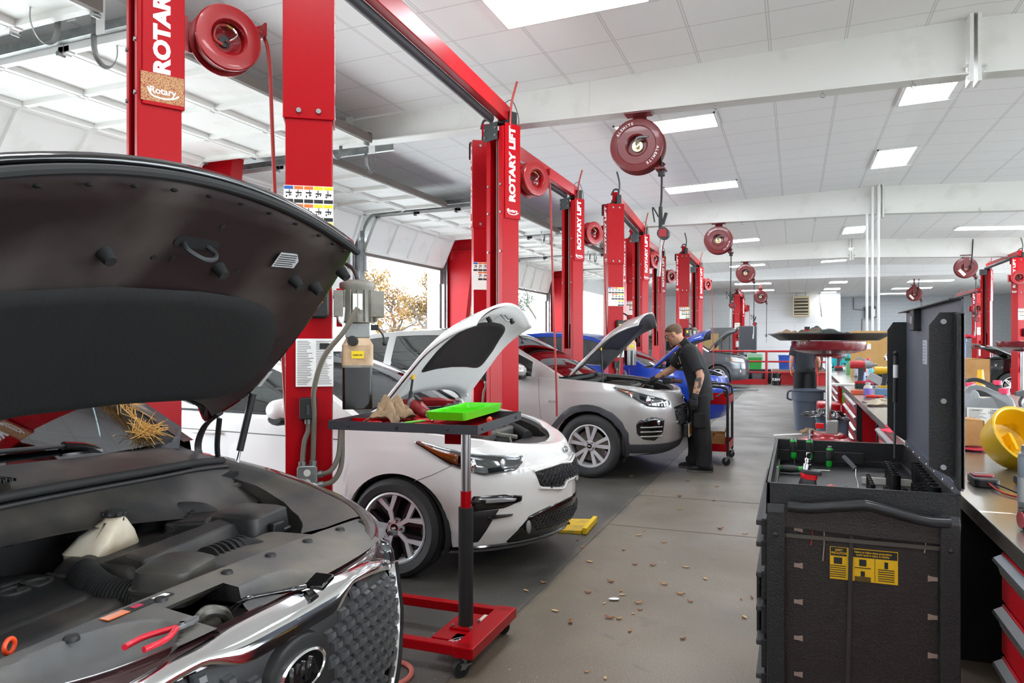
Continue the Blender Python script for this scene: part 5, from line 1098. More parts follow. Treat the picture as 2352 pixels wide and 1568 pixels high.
MB().tube(lipx, .013, 10, 8).ob('cowl_seal', RUBBER, SO); MB().tube([(x + .02, y, z - .02) for x, y, z in lipx], .008, 8, 8).ob('cowl_lip', BLACK, SO)
sheet3('cowl_wing', [[(x + .015, y, z - .02) for x, y, z in lipx], crow((-.82, -.77, -.75, -.75, -.77, -.85), (1.05, 1.06, 1.06, 1.03, 1.0, 1.0)), crow((-.8, -.75, -.72, -.7, -.7, -.78), (1.02, 1.03, 1.03, .99, .965, .97)), crow((-.78, -.72, -.69, -.66, -.66, -.76), (1.02, 1.03, 1.03, .985, .96, .965))], DUSTY2)
MB().span((-1.0, -.8, .6), (-.86, .8, 1.04)).ob('firewall', LINER, SO, sm=False)
many('cowl_rib', BLACK, SO, T(), [(-.785, y, 1.04) for y in (-.3, -.2, -.1, 0.02)], lambda q: q.prism([(-.03, .03), (.05, -.02), (-.03, -.03)], -.006, .006, 'y'))
b = MB()
for i in range(14):
    for j in range(9): b.box((-.975 + j * .011, -.2 + i * .016, 1.149 + (.0 if i % 2 else .001)), (.007, .004, .01)); 
    b.box((-.93, -.192 + i * .016, 1.147), (.1, .003, .008))
b.ob('cowl_grid', BLACK, SO, sm=False)
MB().tube([(-1.13, -.5, 1.2), (-1.1, -.2, 1.205), (-1.08, .1, 1.195), (-1.08, .3, 1.185)], lambda t: .016 - .006 * t, 8, 8, True, .6).ob('wiper_arm', BLACK, SO); MB().tube([(-1.08, .3, 1.185), (-1.08, .38, 1.17), (-1.07, .42, 1.15)], .014, 8).ob('wiper_pivot', BLACKG, SO)
pc = MB(); pc.rings([[(-1.12, .66, 1.13), (-1.3, .82, 1.2), (-1.55, .84, 1.36)], [(-1.05, .72, 1.12), (-1.2, .88, 1.17), (-1.55, .87, 1.34)]], False); pc.ob('pillar_cover', DKGREY, SO, solid=.01)
MB().box((-1.28, -.12, 1.3), (.003, .14, .09), MX.Rotation(-.65, 3, 'Y') ).ob('windscreen_notice', mat('red_notice', 'd23a26', .7), SO, sm=False)
# ---- raised hood
HD = dict(xh=-1.0, zh=1.165, ang=R(46), Lh=.97)
hd = hood(SO, BLACKG, HD['xh'], HD['zh'], HD['ang'], HD['Lh'], lambda h: .84 + .05 * sin(pi * min(1, h)) - .02 * h - .1 * h ** 4 - .12 * max(0, (.16 - h) / .16) ** 2, .1, .1, .03, edge=.0, yc=.07, cpow=2, roll=.065, inner=BROWN_IN, pad=(.02, .57, .88), liner_m=mat('hood_felt', '0c0c0d', .8, bump=.12, scale=60), tail=-.12, pw=9, n=26)
b = MB(); b.tube([hd(.985, -1 + 2 * i / 40, -.022) for i in range(41)], .012, 8, 1, False); b.ob('hood_seal', RUBBER, SO)
fwd = V((cos(HD['ang']), 0, sin(HD['ang']))); nrm = V((sin(HD['ang']), 0, -cos(HD['ang'])))     # nrm points down and forward, out of the underside
def under(h, q, d=.044): return hd(h, q, -d)
def on_hood(h, q, d=.044): 
    p = under(h, q, d); e1 = V((0, 1, 0)); return MX.Translation(p) @ MX(((e1.x, fwd.x, nrm.x, 0), (e1.y, fwd.y, nrm.y, 0), (e1.z, fwd.z, nrm.z, 0), (0, 0, 0, 1)))
many('rubber_buffer', RUBBER, SO, T(), [under(*HQ, .04) for HQ in ((.70, -.1), (.68, .35), (.71, .72), (.72, .84), (.86, .93))], lambda q: q.cyl((0, 0, 0), nrm * .035 + V((0, 0, -.002)), .021, .014, n=14))
lt = MB(on_hood(.76, .2)); lt.tube([(-.045, 0, 0), (-.05, 0, .03), (-.02, 0, .06), (.02, 0, .055), (.045, 0, .03), (.04, 0, 0)], .007, 8); lt.ob('hood_striker', DKSTEEL, SO); MB(on_hood(.765, .2)).prism(rrect(.15, .035, .015), -.004, .001).ob('striker_slot', LINER, SO)
doc_sheet('emissions_label', SO, on_hood(.79, .62, .048) @ MX.Rotation(.05, 4, 'Z'), .1, .055, 6, 1, 5, mat('label_grey', 'b9bbbc', .6), TEXTK)
MB(on_hood(.22, .93, .05)).box((0, 0, 0), (.018, .075, .002)).ob('small_tag', mat('label_grey', 'b9bbbc', .6), SO, sm=False)
many('drain_hole', LINER, SO, T(), [under(h, q, .043) for h, q in ((.69, .08), (.69, .15), (.85, .25), (.68, .44))], lambda q: q.cyl(-nrm * .001, nrm * .001, .008, n=12))
many('seam_dimple', LINER, SO, T(), [under(.955, q, .046) for q in (-.5, -.35, -.2, -.05, .1, .25, .4, .55, .7, .8, .88)], lambda q: q.ball((0, 0, 0), .009, 6, (1, 1, .5)))
for sg in (1, -1):
    q0 = under(.14, sg * .97, .03); MB().cyl(V((-.95, sg * .86, .95)), lerp(V((-.95, sg * .86, .95)), q0, .45), .006, n=10).ob('strut_rod', CHROME, SO); MB().cyl(lerp(V((-.95, sg * .86, .95)), q0, .42), q0, .013, n=12).ob('gas_strut', BLACK, SO)
    MB().tube([(-1.02, sg * .84, 1.0), (-1.08, sg * .84, 1.1), (-1.04, sg * .83, 1.19), (-.96, sg * .82, 1.24)], .018, 8, 5, True, .4).ob('hood_hinge', BLACK, SO); MB().tube([(-1.0, sg * .86, 1.02), (-1.0, sg * .85, 1.12), (-.98, sg * .84, 1.22)], .014, 8, 5, True, .5).ob('hinge_link', BLACK, SO)
# ---- slip-joint pliers lying on the shroud, pine needles caught at the windscreen
def pliers(name, label, loc, rz, tilt=(0, 0), grip='c8102a', s=1.):
    r = thing(name, label, 'pliers', loc); r.rotation_euler = (tilt[0], tilt[1], rz); r.scale = (s,) * 3; gm = mat('grip_' + grip, grip, .35, coat=.3)
    for sg in (1, -1):
        MB().tube([(-.02, sg * .002, 0), (-.05, sg * .016, 0), (-.09, sg * .03, 0), (-.135, sg * .03, 0), (-.16, sg * .026, 0)], .0075, 10, 5).ob('handle_grip', gm, r)
        MB().rings([[(x, sg * (y0), z) for y0, z in ((a_, -.005), (b_, -.005), (b_, .005), (a_, .005))] for x, a_, b_ in ((-.03, -.008, .006), (0, -.012, .014), (.025, .001, .017), (.055, .0005, .01), (.062, .0005, .005))]).ob('jaw', STEEL, r, sm=False, bev=.001)
    MB().cyl((.002, 0, -.008), (.002, 0, .008), .007, n=14).ob('pivot', CHROME, r); return r
yy, xx = 1.3 - .2, -.96 - .07
pliers('slip_joint_pliers', 'red-handled slip-joint pliers lying on the grey radiator shroud of the brown SUV', (-1.075, 1.075, .968), R(97), (0, .04), s=.75)
pn = MB(); rr = random.Random(4)
for i in range(150):
    c = V((-1.16 + rr.gauss(0, .02), .66 + rr.gauss(0, .035), 1.16 + abs(rr.gauss(0, .012)))); u = rr.random() < .45
    if u: t_ = rr.random(); c = V((-1.15 - .3 * t_, .66 + .1 * t_, 1.17 + .2 * t_)) + V((rr.gauss(0, .012), rr.gauss(0, .012), .01)); d = V((-.8, .2, .5)) + V((rr.gauss(0, .25),) * 3)
    else: d = V((rr.gauss(0, 1), rr.gauss(0, 1), rr.gauss(0, .6)))
    d = d.normalized() * rr.uniform(.03, .08); pn.tube([c - d, c + V((0, 0, rr.gauss(0, .006))), c + d], .0011, 4, 2)
o = pn.ob('pine_needles', mat('dry_pine_needle', 'c99a4e', .7)); o.location = (-.98, 1.3, .012); tag(o, 'tuft of dry tan pine needles at the windscreen corner of the brown SUV', 'pine needles', None, 'stuff')
# ---------------------------------------------------------------- people
SKIN = mat('skin', 'cb987b', .55, col2='c08a6e', scale=14); CLOTH = mat('black_work_cloth', '1b1c1e', .85, bump=.25, scale=26); CLOTH2 = mat('dark_navy_cloth', '23262c', .85, bump=.25, scale=24)
TATTOO = mat('tattooed_skin', 'b98a6f', .55, col2='4d4a4a', scale=16, lo=.5, hi=.56, detail=2); GLOVE = mat('black_glove', '202123', .6, bump=.2, scale=60); HAIR = mat('short_brown_hair', '6e5644', .8, col2='5c4738', scale=60); SHOE = mat('black_shoe', '1b1b1c', .6); SOLE = mat('shoe_sole', '55524c', .7)
def limb(b, pts, rads, n=16, fl=1., k=5, up=None):
    P = smooth_path(pts, k); m = len(P) - 1; rr = []; u = None
    for i, p in enumerate(P):
        d = (P[min(i + 1, m)] - P[max(i - 1, 0)]).normalized(); s = i / m * (len(rads) - 1); j = min(int(s), len(rads) - 2); t = s - j; t = t * t * (3 - 2 * t)
        q = rads[j] + (rads[j + 1] - rads[j]) * t if not isinstance(rads[0], tuple) else (lerp(rads[j][0], rads[j + 1][0], t), lerp(rads[j][1], rads[j + 1][1], t))
        if up is not None: u = V(up) - d * V(up).dot(d)
        else: u = frame(d)[0] if u is None else u - d * u.dot(d)
        u.normalize(); w_ = d.cross(u); ra, rb_ = q if isinstance(q, tuple) else (q, q * fl)
        rr.append([p + u * cos(2 * pi * a / n) * ra + w_ * sin(2 * pi * a / n) * rb_ for a in range(n)])
    return b.rings(rr)
def head_mesh(b, mx):
    b2 = MB(mx)
    tab = [(-.125, .03, .01, .03), (-.118, .075, .03, .045), (-.1, .09, .055, .058), (-.07, .094, .07, .066), (-.03, .096, .088, .073), (.0, .096, .1, .077), (.04, .1, .104, .079), (.07, .092, .1, .075), (.095, .07, .082, .06), (.112, .035, .045, .034), (.117, .008, .01, .008)]
    b2.rings([[(( f if cos(t) > 0 else k) * cos(t), w_ * sin(t), z) for t in [2 * pi * i / 28 for i in range(28)]] for z, f, k, w_ in tab])
    b2.rings([[(x + .006, y * w_, z) for y in (-1, -.4, .4, 1)] + [(x - .03, y * w_, z) for y in (1, -1)] for z, x, w_ in ((.02, .094, .008), (-.01, .108, .011), (-.032, .121, .016), (-.045, .106, .014))])    # nose
    b2.rings([[(.088 + .014 * cos(t), .026 * sin(t), z) for t in [2 * pi * i / 12 for i in range(12)]] for z in (-.078, -.066)]); b2.rings([[(.086 + .016 * cos(t), .024 * sin(t), z) for t in [2 * pi * i / 12 for i in range(12)]] for z in (-.09, -.08)])   # lips
    b2.ball((.084, 0, -.112), .02, 8); b2.rings([[(.086 + .014 * cos(t), .06 * sin(t), z) for t in [2 * pi * i / 14 for i in range(14)]] for z in (.024, .038)])      # chin, brow
    for s in (1, -1): b2.ball((-.004, s * .08, -.005), .032, 8, (.75, .3, 1.05)); b2.ball((-.01, s * .086, -.01), .022, 6, (.7, .35, 1))
    me = bpy.data.meshes.new('t'); b2.bm.to_mesh(me); b2.bm.free(); b.bm.from_mesh(me); bpy.data.meshes.remove(me)
def hand(b, wr, d, palm_n, thumb, curl=.5, s=1.):
    """palm and five separate bent fingers; d along the hand, palm_n out of the palm, thumb side"""
    d, n, t = V(d).normalized(), V(palm_n).normalized(), V(thumb).normalized(); wr = V(wr)
    b.rings([[wr + d * x * s + (t * cos(a) * w_ + n * sin(a) * h) * s for a in [2 * pi * i / 12 for i in range(12)]] for x, w_, h in ((-.01, .026, .019), (.015, .034, .018), (.05, .043, .016), (.085, .042, .014), (.098, .038, .01))])
    for k, (o, L_) in enumerate(((.031, .072), (.0105, .08), (-.0105, .075), (-.031, .058))):
        p = wr + (d * .09 + t * o) * s; pts = [p - d * .015 * s, p]; a = 0
        for f in (.45, .3, .25): a += curl * .8 + .06 * k * curl; p = p + (d * cos(a) + n * sin(a)) * L_ * f * s; pts.append(p)
        limb(b, pts, [.0092 * s, .0092 * s, .0085 * s, .008 * s, .0062 * s], 10, 1, 4)
    p = wr + (d * .02 + t * .026) * s
    limb(b, [p, p + (t * .026 + d * .026 + n * .006) * s, p + (t * .036 + d * .055 + n * .018 * (1 + curl)) * s, p + (t * .03 + d * .08 + n * .03 * (1 + curl)) * s], [.014 * s, .0115 * s, .0098 * s, .007 * s], 10)
def remesh(o, vox=.009, it=6):
    m = o.modifiers.new('remesh', 'REMESH'); m.mode = 'VOXEL'; m.voxel_size = vox; m.use_smooth_shade = True
    k = o.modifiers.new('smooth', 'SMOOTH'); k.factor = .5; k.iterations = it; return o
def shoe(parent, heel, toe, h=.09, m=SHOE):
    a, c = V(heel), V(toe); d = (c - a).normalized(); s = V((-d.y, d.x, 0)); L_ = (c - a).length
    def ring(t, w_, z0, z1, sq=.6): return [a + d * (L_ * t) + s * (w_ * cos(q)) + V((0, 0, (z0 + z1) / 2 + (z1 - z0) / 2 * sin(q))) for q in [2 * pi * i / 16 for i in range(16)]]
    b = MB(); b.rings([ring(t, w_, .012, z) for t, w_, z in ((-.02, .025, .07), (.02, .036, .115), (.14, .04, .125), (.3, .041, .115), (.5, .044, .09), (.72, .05, .07), (.9, .044, .055), (.99, .025, .04))]); o = b.ob('shoe', m, parent, ang=60)
    b = MB(); out = [(t, w_) for t, w_ in ((0, .025), (.06, .038), (.3, .04), (.55, .045), (.75, .052), (.92, .045), (1.0, .02))]
    poly = [a + d * (L_ * t) + s * w_ for t, w_ in out] + [a + d * (L_ * t) - s * w_ for t, w_ in reversed(out)]
    b.rings([[V((p.x, p.y, z)) for p in poly] for z in (.0, .024)]); b.ob('shoe_sole', SOLE, o, sm=False); 
    l = MB()
    for i in range(4): p = a + d * (L_ * (.35 + .08 * i)) + V((0, 0, .118 - .018 * i)); l.cyl(p - s * .028, p + s * .028, .004, n=6)
    l.ob('shoe_laces', DKGREY, o)
# ---- mechanic leaning over the silver SUV: local frame x = towards the car (forward), y = his left, rotated to face -X
def mechanic():
    r = thing('person', 'mechanic in black short-sleeved work shirt, black gloves and glasses, reaching into the silver SUV', 'person', (-1.03, 8.84, 0), pi)
    hip, neck = V((0, 0, .95)), V((.165, 0, 1.455)); hd = V((.30, 0, 1.585)); tilt = .42
    HM = T(hd, ry=tilt)
    sL, sR = V((.1, .185, 1.39)), V((.2, -.18, 1.38))            # shoulders; his left arm hangs on the camera side
    eL, wL = V((-.03, .25, 1.115)), V((.03, .27, .87)); eR, wR = V((.36, -.17, 1.16)), V((.575, -.1, 1.035))
    b = MB()
    limb(b, [(0, 0, .9), (.03, 0, 1.1), (.1, 0, 1.3), (.15, 0, 1.43)], [(.15, .1), (.15, .1), (.17, .1), (.07, .06)], 20, 1, 6, (0, 1, 0))
    limb(b, [neck - V((.04, 0, .06)), neck + V((.04, 0, .03)), hd + V((-.03, 0, -.05))], [.07, .06, .058], 18)
    head_mesh(b, HM)
    for s_, e, w_ in ((sL, eL, wL), (sR, eR, wR)): limb(b, [s_ * .8 + neck * .2, s_, lerp(s_, e, .5), e, lerp(e, w_, .35), w_], [.055, .055, .047, .041, .043, .028], 14)
    hand(b, wL, (.15, 0, -1), (-.2, -1, 0), (1, 0, 0), .45, .95); hand(b, wR, (.9, .1, -.35), (-.3, 0, -1), (.1, 1, 0), .4, .95)
    for s in (1, -1): limb(b, [(0, s * .09, .9), (.012 - .042 * s, s * .1, .55), (.015 - .065 * s, s * .11, .1)], [.085, .06, .045], 14)
    remesh(b.ob('body', SKIN, r), .008)
    # clothing
    sh = MB(); limb(sh, [(-.02, 0, .80), (0, 0, .93), (.03, 0, 1.1), (.095, 0, 1.28), (.135, 0, 1.38), (.165, 0, 1.45)], [(.175, .135), (.17, .135), (.175, .14), (.2, .135), (.185, .115), (.085, .075)], 28, 1, 7, (0, 1, 0))
    for s_, e in ((sL, eL), (sR, eR)): limb(sh, [s_ * .75 + V((.08, 0, 1.36)) * .25, s_, lerp(s_, e, .45), lerp(s_, e, .82)], [.085, .085, .078, .078], 18)
    so = remesh(sh.ob('work_shirt', CLOTH, r), .011, 4)
    cl = MB(); limb(cl, [(.2, 0, 1.44), (.165, 0, 1.47), (.13, 0, 1.5)], [(.085, .082), (.082, .078), (.07, .07)], 18, 1, 4, (0, 1, 0)); cl.ob('shirt_collar', CLOTH, so)
    for k in range(2): MB().box((.22 + .0 * k, .10 + .02 * k, 1.285), (.006, .006, .09), MX.Rotation(.3, 3, 'Y')).ob('pocket_pen', STEEL if k else DKGREY, so, sm=False)
    MB().box((.235, .11, 1.245), (.008, .05, .02), MX.Rotation(.3, 3, 'Y')).ob('chest_badge', ORNG, so, sm=False)
    tr = MB(); limb(tr, [(-.01, 0, .98), (-.01, 0, .9), (0, 0, .84)], [(.16, .125), (.172, .135), (.16, .12)], 24, 1, 5, (0, 1, 0))
    limb(tr, [(-.01, .085, .88), (-.02, .1, .62), (-.045, .11, .42), (-.06, .11, .2), (-.05, .11, .06)], [.115, .1, .092, .085, .09], 18); limb(tr, [(.0, -.085, .88), (.05, -.1, .62), (.07, -.11, .42), (.07, -.11, .2), (.085, -.11, .06)], [.115, .1, .092, .085, .09], 18)
    to = remesh(tr.ob('trousers', CLOTH, r), .011, 3)
    MB(T((-.02, .205, .6))).box((0, 0, 0), (.14, .02, .17)).ob('cargo_pocket', CLOTH, to, bev=.008)
    shoe(r, (-.15, .12, 0), (.14, .11, 0)); shoe(r, (-.02, -.12, 0), (.27, -.14, 0))
    for w_, d, n_, t_, e, cu in ((wL, (.15, 0, -1), (-.2, -1, 0), (1, 0, 0), eL, .5), (wR, (.9, .1, -.35), (-.3, 0, -1), (.1, 1, 0), eR, .4)):
        g = MB(); hand(g, w_, d, n_, t_, cu, 1.08); c0 = lerp(w_, e, .18); limb(g, [c0, lerp(w_, e, .08), w_ + V(d).normalized() * .02], [.037, .036, .033], 14); remesh(g.ob('glove', GLOVE, r), .006, 3)
        tt = MB(); limb(tt, [lerp(w_, e, .14), lerp(w_, e, .4), lerp(w_, e, .65), e, lerp(e, sL if w_ is wL else sR, .15)], [.034, .04, .0455, .0435, .0445], 16); tt.ob('tattooed_forearm', TATTOO, r)
    h = MB(HM); h.rings([[((f if cos(t) > 0 else k) * cos(t) - .004, w_ * sin(t), z + (.03 * max(0, cos(t)) if i == 0 else 0)) for t in [2 * pi * q / 28 for q in range(28)]] for i, (z, f, k, w_) in enumerate(((-.02, .02, .1, .079), (.045, .094, .108, .083), (.072, .094, .104, .079), (.098, .072, .086, .064), (.116, .036, .047, .036), (.121, .006, .008, .006)))], True, False); h.ob('hair', HAIR, r, ang=70)
    be = MB(HM); be.rings([[((f) * cos(t), w_ * sin(t), z) for t in [-1.9 + 3.8 * q / 20 for q in range(21)]] for z, f, w_ in ((-.055, .088, .0715), (-.072, .0965, .069), (-.1, .0935, .061), (-.12, .078, .047))], False); be.ob('beard_stubble', mat('stubble', 'a37d66', .8), r, ang=70)
    gl = MB(HM)
    for s in (1, -1): gl.tube([(.107, s * .034 + .024 * cos(t), .008 + .017 * sin(t)) for t in [2 * pi * i / 14 for i in range(15)]], .0022, 6, 1, False); gl.tube([(.107, s * .058, .012), (.05, s * .08, .014), (-.005, s * .083, .012)], .0022, 6)
    gl.tube([(.107, -.01, .012), (.112, 0, .014), (.107, .01, .012)], .002, 6); gl.ob('glasses', BLACK, r)
    for s in (1, -1): MB(HM).ball((.091, s * .033, .008), .011, 8).ob('eye', mat('eye_white', 'd8d4cd', .3), r); MB(HM).ball((.1, s * .033, .007), .005, 6).ob('pupil', BLACK, r)
    return r
mechanic()
def far_man():
    r = thing('person', 'person in dark T-shirt and black shorts seen from behind beyond the tall oil drain', 'person', (.2, 17.3, 0), pi / 2)
    b = MB(); H_ = T((.1, 0, 1.60), ry=.5)
    limb(b, [(0, 0, .9), (0, 0, 1.1), (.0, 0, 1.3), (.0, 0, 1.44)], [(.17, .12), (.17, .12), (.18, .11), (.07, .06)], 18, 1, 6, (0, 1, 0)); limb(b, [(-.01, 0, 1.42), (.03, 0, 1.5), (.08, 0, 1.55)], [.07, .06, .058]); head_mesh(b, H_)
    J = []
    for s in (1, -1):
        S0, E0, W0 = V((0, s * .2, 1.4)), V((-.02, s * .27, 1.12)), V((.03 + .1 * (s < 0), s * .28, .88)); limb(b, [S0 * .9, S0, lerp(S0, E0, .5), E0, lerp(E0, W0, .35), W0], [.05, .056, .05, .044, .045, .03]); hand(b, W0, (.1, 0, -1), (0, -s, 0), (1, 0, 0), .5); J.append((S0, E0))
        limb(b, [(0, s * .1, .92), (.03 * s, s * .11, .5), (.02 * s, s * .11, .36), (.04 * s - .02, s * .11, .09)], [.09, .065, .06, .04])
    remesh(b.ob('body', SKIN, r), .01)
    sh = MB(); limb(sh, [(0, 0, .84), (0, 0, 1.0), (.0, 0, 1.2), (.0, 0, 1.37), (.0, 0, 1.46)], [(.205, .16), (.205, .16), (.215, .15), (.19, .12), (.08, .07)], 26, 1, 6, (0, 1, 0))
    for S0, E0 in J: limb(sh, [S0 * .85, S0, lerp(S0, E0, .75)], [.08, .085, .08], 16)
    remesh(sh.ob('t_shirt', CLOTH2, r), .012, 4)
    tr = MB(); limb(tr, [(0, 0, .92), (0, 0, .82)], [(.19, .15), (.195, .155)], 22, 1, 4, (0, 1, 0))
    for s in (1, -1): limb(tr, [(0, s * .095, .85), (.02 * s, s * .11, .6), (.03 * s, s * .115, .4)], [.125, .125, .125], 18)
    remesh(tr.ob('shorts', CLOTH, r), .012, 3)
    for s in (1, -1): shoe(r, (-.1 + .04 * s, s * .11, 0), (.18 + .04 * s, s * .14, 0)); limb(MB(), [(.04 * s - .02, s * .11, .1), (.02 * s, s * .11, .2)], [.046, .05]).ob('sock', BLACK, r)
    h = MB(H_); h.rings([[((f if cos(t) > 0 else k) * cos(t) - .004, w_ * sin(t), z) for t in [2 * pi * q / 24 for q in range(24)]] for z, f, k, w_ in ((-.03, .03, .1, .078), (.045, .096, .11, .085), (.098, .074, .088, .066), (.122, .01, .01, .01))], True, False); h.ob('hair', HAIR, r, ang=70)
far_man()
# ---------------------------------------------------------------- rolling tool stand with tray
ts = thing('tool_stand', 'red rolling tool stand with padded post and square tray before the white sedan', 'tool stand', (-1.485, 3.26, 0))
b = MB(); b.span((.05, -.26, .085), (.15, .3, .135)); 
b.ob('base_crossbar', RED, ts, sm=False, bev=.004)
for y in (-.23, .26): MB().span((-.75, y - .025, .09), (.13, y + .025, .135)).ob('base_leg', RED, ts, sm=False, bev=.004)
b = MB(); b.box((0, 0, .115), (.2, .34, .02)); b.box((.06, -.14, .115), (.13, .1, .02)); b.ob('base_plate', RED, ts, sm=False, bev=.003)
lg = MB(T((.04, -.16, .1265), rz=.9)); lg.rings([[(.06 * s * cos(t), .022 * s * sin(t), z) for t in [2 * pi * i / 24 for i in range(24)]] for s, z in ((1, 0), (1, .001), (.92, .001), (.92, 0))], True, False, False); lo = lg.ob('emblem_oval', TEXTW, ts); text('lettering', 'Blue-Point', .02, TEXTW, lo, T((.04, -.16, .127), rz=.9), .0005)
MB(T((.06, .12, .1265), rz=1.57)).box((0, 0, 0), (.1, .07, .001)).ob('caution_label', mat('pale_label', 'd9d4c0', .6), ts, sm=False)
pf = MB(); pf.box((0, 0, .13), (.12, .12, .01)); pf.ob('post_flange', RED, ts, sm=False, bev=.002)
many('flange_bolt', STEEL, ts, T(), [(x, y, .136) for x in (-.048, .048) for y in (-.048, .048)], lambda q: q.cyl((0, 0, 0), (0, 0, .01), .008, n=6))
MB().cyl((0, 0, .13), (0, 0, .70), .036, n=20).ob('post_sleeve', RUBBER, ts); MB().cyl((0, 0, .69), (0, 0, .78), .026, n=18).ob('post_collar', RED, ts); MB().cyl((0, 0, .75), (0, 0, 1.08), .024, n=20).ob('inner_post', ALU, ts)
kb = MB(); kb.cyl((.02, .01, .725), (.07, .02, .725), .008, n=10); kb.box((.08, .022, .728), (.03, .012, .016)); kb.ob('clamp_knob', BLACK, ts)
def caster(parent, x, y, ztop, r=.038, rz=0):
    q = T((x, y, 0), rz=rz); b = MB(q); b.cyl((0, 0, ztop - .03), (0, 0, ztop), .014, n=12); b.box((0, 0, ztop - .03), (.05, .05, .006))
    for s in (-1, 1): b.rings([[(dx + dz_ * .3, s * .019 - .0015, z) for dx, z, dz_ in ((-.02, ztop - .03, 0), (.02, ztop - .03, 0), (.012, r, -.06), (-.012, r, -.06))], [(dx + dz_ * .3, s * .019 + .0015, z) for dx, z, dz_ in ((-.02, ztop - .03, 0), (.02, ztop - .03, 0), (.012, r, -.06), (-.012, r, -.06))]])
    o = b.ob('caster_fork', STEEL, parent, sm=False); w_ = MB(q); w_.lathe([(0, -.013), (r * .55, -.013), (r * .6, -.01), (r * .95, -.012), (r, -.006), (r, .006), (r * .95, .012), (r * .6, .01), (r * .55, .013), (0, .013)], 24, (-.018, 0, r), 'y'); w_.ob('caster_wheel', RUBBER, o)
for x, y, a in ((.1, -.235, .9), (.1, .275, .2), (-.68, -.23, .4), (-.68, .26, 2.4)): caster(ts, x, y, .09, .038, a)
TR = T((-.305, .22, 1.07), rz=R(4)); b = MB(TR); w2, d2 = .39, .36
b.use(RED).box((0, 0, .0), (2 * w2, 2 * d2, .004))
b.ob('tray_floor', RED, ts, sm=False)
b = MB(TR)
for s in (-1, 1): b.box((s * w2, 0, .018), (.004, 2 * d2, .044)); b.box((0, s * d2, .018), (2 * w2, .004, .044))
b.ob('tray_rim', DKGREY, ts, sm=False); b = MB(TR)
for x in (-.13, .13): b.box((x, 0, .015), (.003, 2 * d2 - .01, .03))
for y in (-.12, .12): b.box((-.26, y, .015), (.26, .003, .03))
b.ob('tray_divider', RED, ts, sm=False)
many('rim_screw', BLACK, ts, TR, [(x, -d2 - .003, .018) for x in (-.28, -.02, .24)] + [(w2 + .003, y, .018) for y in (-.3, .25)], lambda q: q.ball((0, 0, 0), .007, 6))
b = MB(T((-.1, .12, 1.05), rz=R(4))); b.box((0, 0, 0), (.34, .05, .03)); b.box((0, 0, -.03), (.1, .1, .06)); b.ob('tray_bracket', RED, ts, sm=False)
TZ = 1.073
def rag(name, label, loc, size, m, seed, flat=.5, rz=0, cat='rag', group=None):
    rr = random.Random(seed); ph = [rr.uniform(0, 6.28) for _ in range(8)]; b = MB()
    def fn(u, v):
        x, y = u * 2 - 1, v * 2 - 1; r_ = sqrt(x * x + y * y); e = max(0, 1 - r_ * .75)
        f = abs(sin(5 * x + ph[0] + 2 * sin(3 * y + ph[1]))) * .45 + abs(sin(6 * y + ph[2] + 1.5 * sin(4 * x + ph[3]))) * .4 + .15 * sin(11 * (x + y) + ph[4])
        k = 1 + .16 * sin(3 * atan2(y, x) + ph[5]) + .1 * sin(5 * atan2(y, x) + ph[6]); w_ = size / 2 * k
        return (x * w_ + .06 * size * sin(7 * y + ph[6]), y * w_ + .06 * size * sin(6 * x + ph[7]), .006 + size * flat * (e ** .8) * (.3 + .8 * f))
    b.grid(fn, 40, 40); o = b.ob(name, m, None, ang=80); o.location = loc; o.rotation_euler = (0, 0, rz); sm_ = o.modifiers.new('s', 'SOLIDIFY'); sm_.thickness = .004; sm_.offset = 1
    return tag(o, label, cat, group)
CANVAS = mat('tan_canvas', '9c8467', .9, col2='7a6550', scale=14, bump=.3)
rag('work_rag', 'crumpled tan work gloves and rag on the tray of the red tool stand', (-1.95, 3.34, TZ + .004), .2, CANVAS, 3, .75)
g = thing('parts_tray', 'bright lime green plastic parts tray lying on the tool stand tray', 'parts tray', (-1.625, 3.57, 1.112), R(4)); LIME = mat('lime_green_plastic', '56d414', .35, coat=.3)
b = MB(); b.rings([[(x * s, y * s, z) for x, y in rrect(.21, .6, .015)] for s, z in ((.94, 0), (1, .04), (1.0, .042), (.965, .042), (.92, .006))], True, True, True); b.ob('tray_shell', LIME, g, sm=False)
b = MB(); b.box((0, -.1, .02), (.19, .004, .034)); b.box((0, .03, .02), (.19, .004, .034)) ; b.box((.01, .14, .02), (.004, .24, .034)); b.ob('tray_divider', LIME, g, sm=False)
g = thing('air_grinder', 'small dark red air grinder lying on the tray of the red tool stand', 'air tool', (-1.85, 3.47, TZ + .075), R(-30)); q = MX.Rotation(R(20), 4, 'Y')
MB(q).lathe([(0, -.07), (.032, -.068), (.036, -.05), (.036, .0), (.03, .01), (.032, .05), (.026, .075), (.014, .085), (0, .086)], 20, axis='x').ob('grinder_body', mat('dark_red_grip', '7c1a1e', .4), g); MB(q).cyl((-.066, 0, 0), (-.04, 0, 0), .037, n=20).ob('rear_cap', STEEL, g); MB(q).tube([(.07, 0, 0), (.11, 0, -.005), (.14, .0, -.012)], lambda t: .016 - .006 * t, 12).ob('nose', ALU, g); MB(q).box((-.03, 0, .045), (.06, .018, .01)).ob('trigger_lever', BLACK, g, sm=False)
pliers('hand_pliers', 'green-handled pliers on the tray of the red tool stand', (-1.83, 3.25, TZ + .02), R(-115), (.2, 0), '62c23a', .8)
pliers('hand_pliers', 'long red-handled pliers crossing the tray of the red tool stand', (-1.79, 3.27, TZ + .012), R(200), (0, 0), 'c8102a', 1.05)
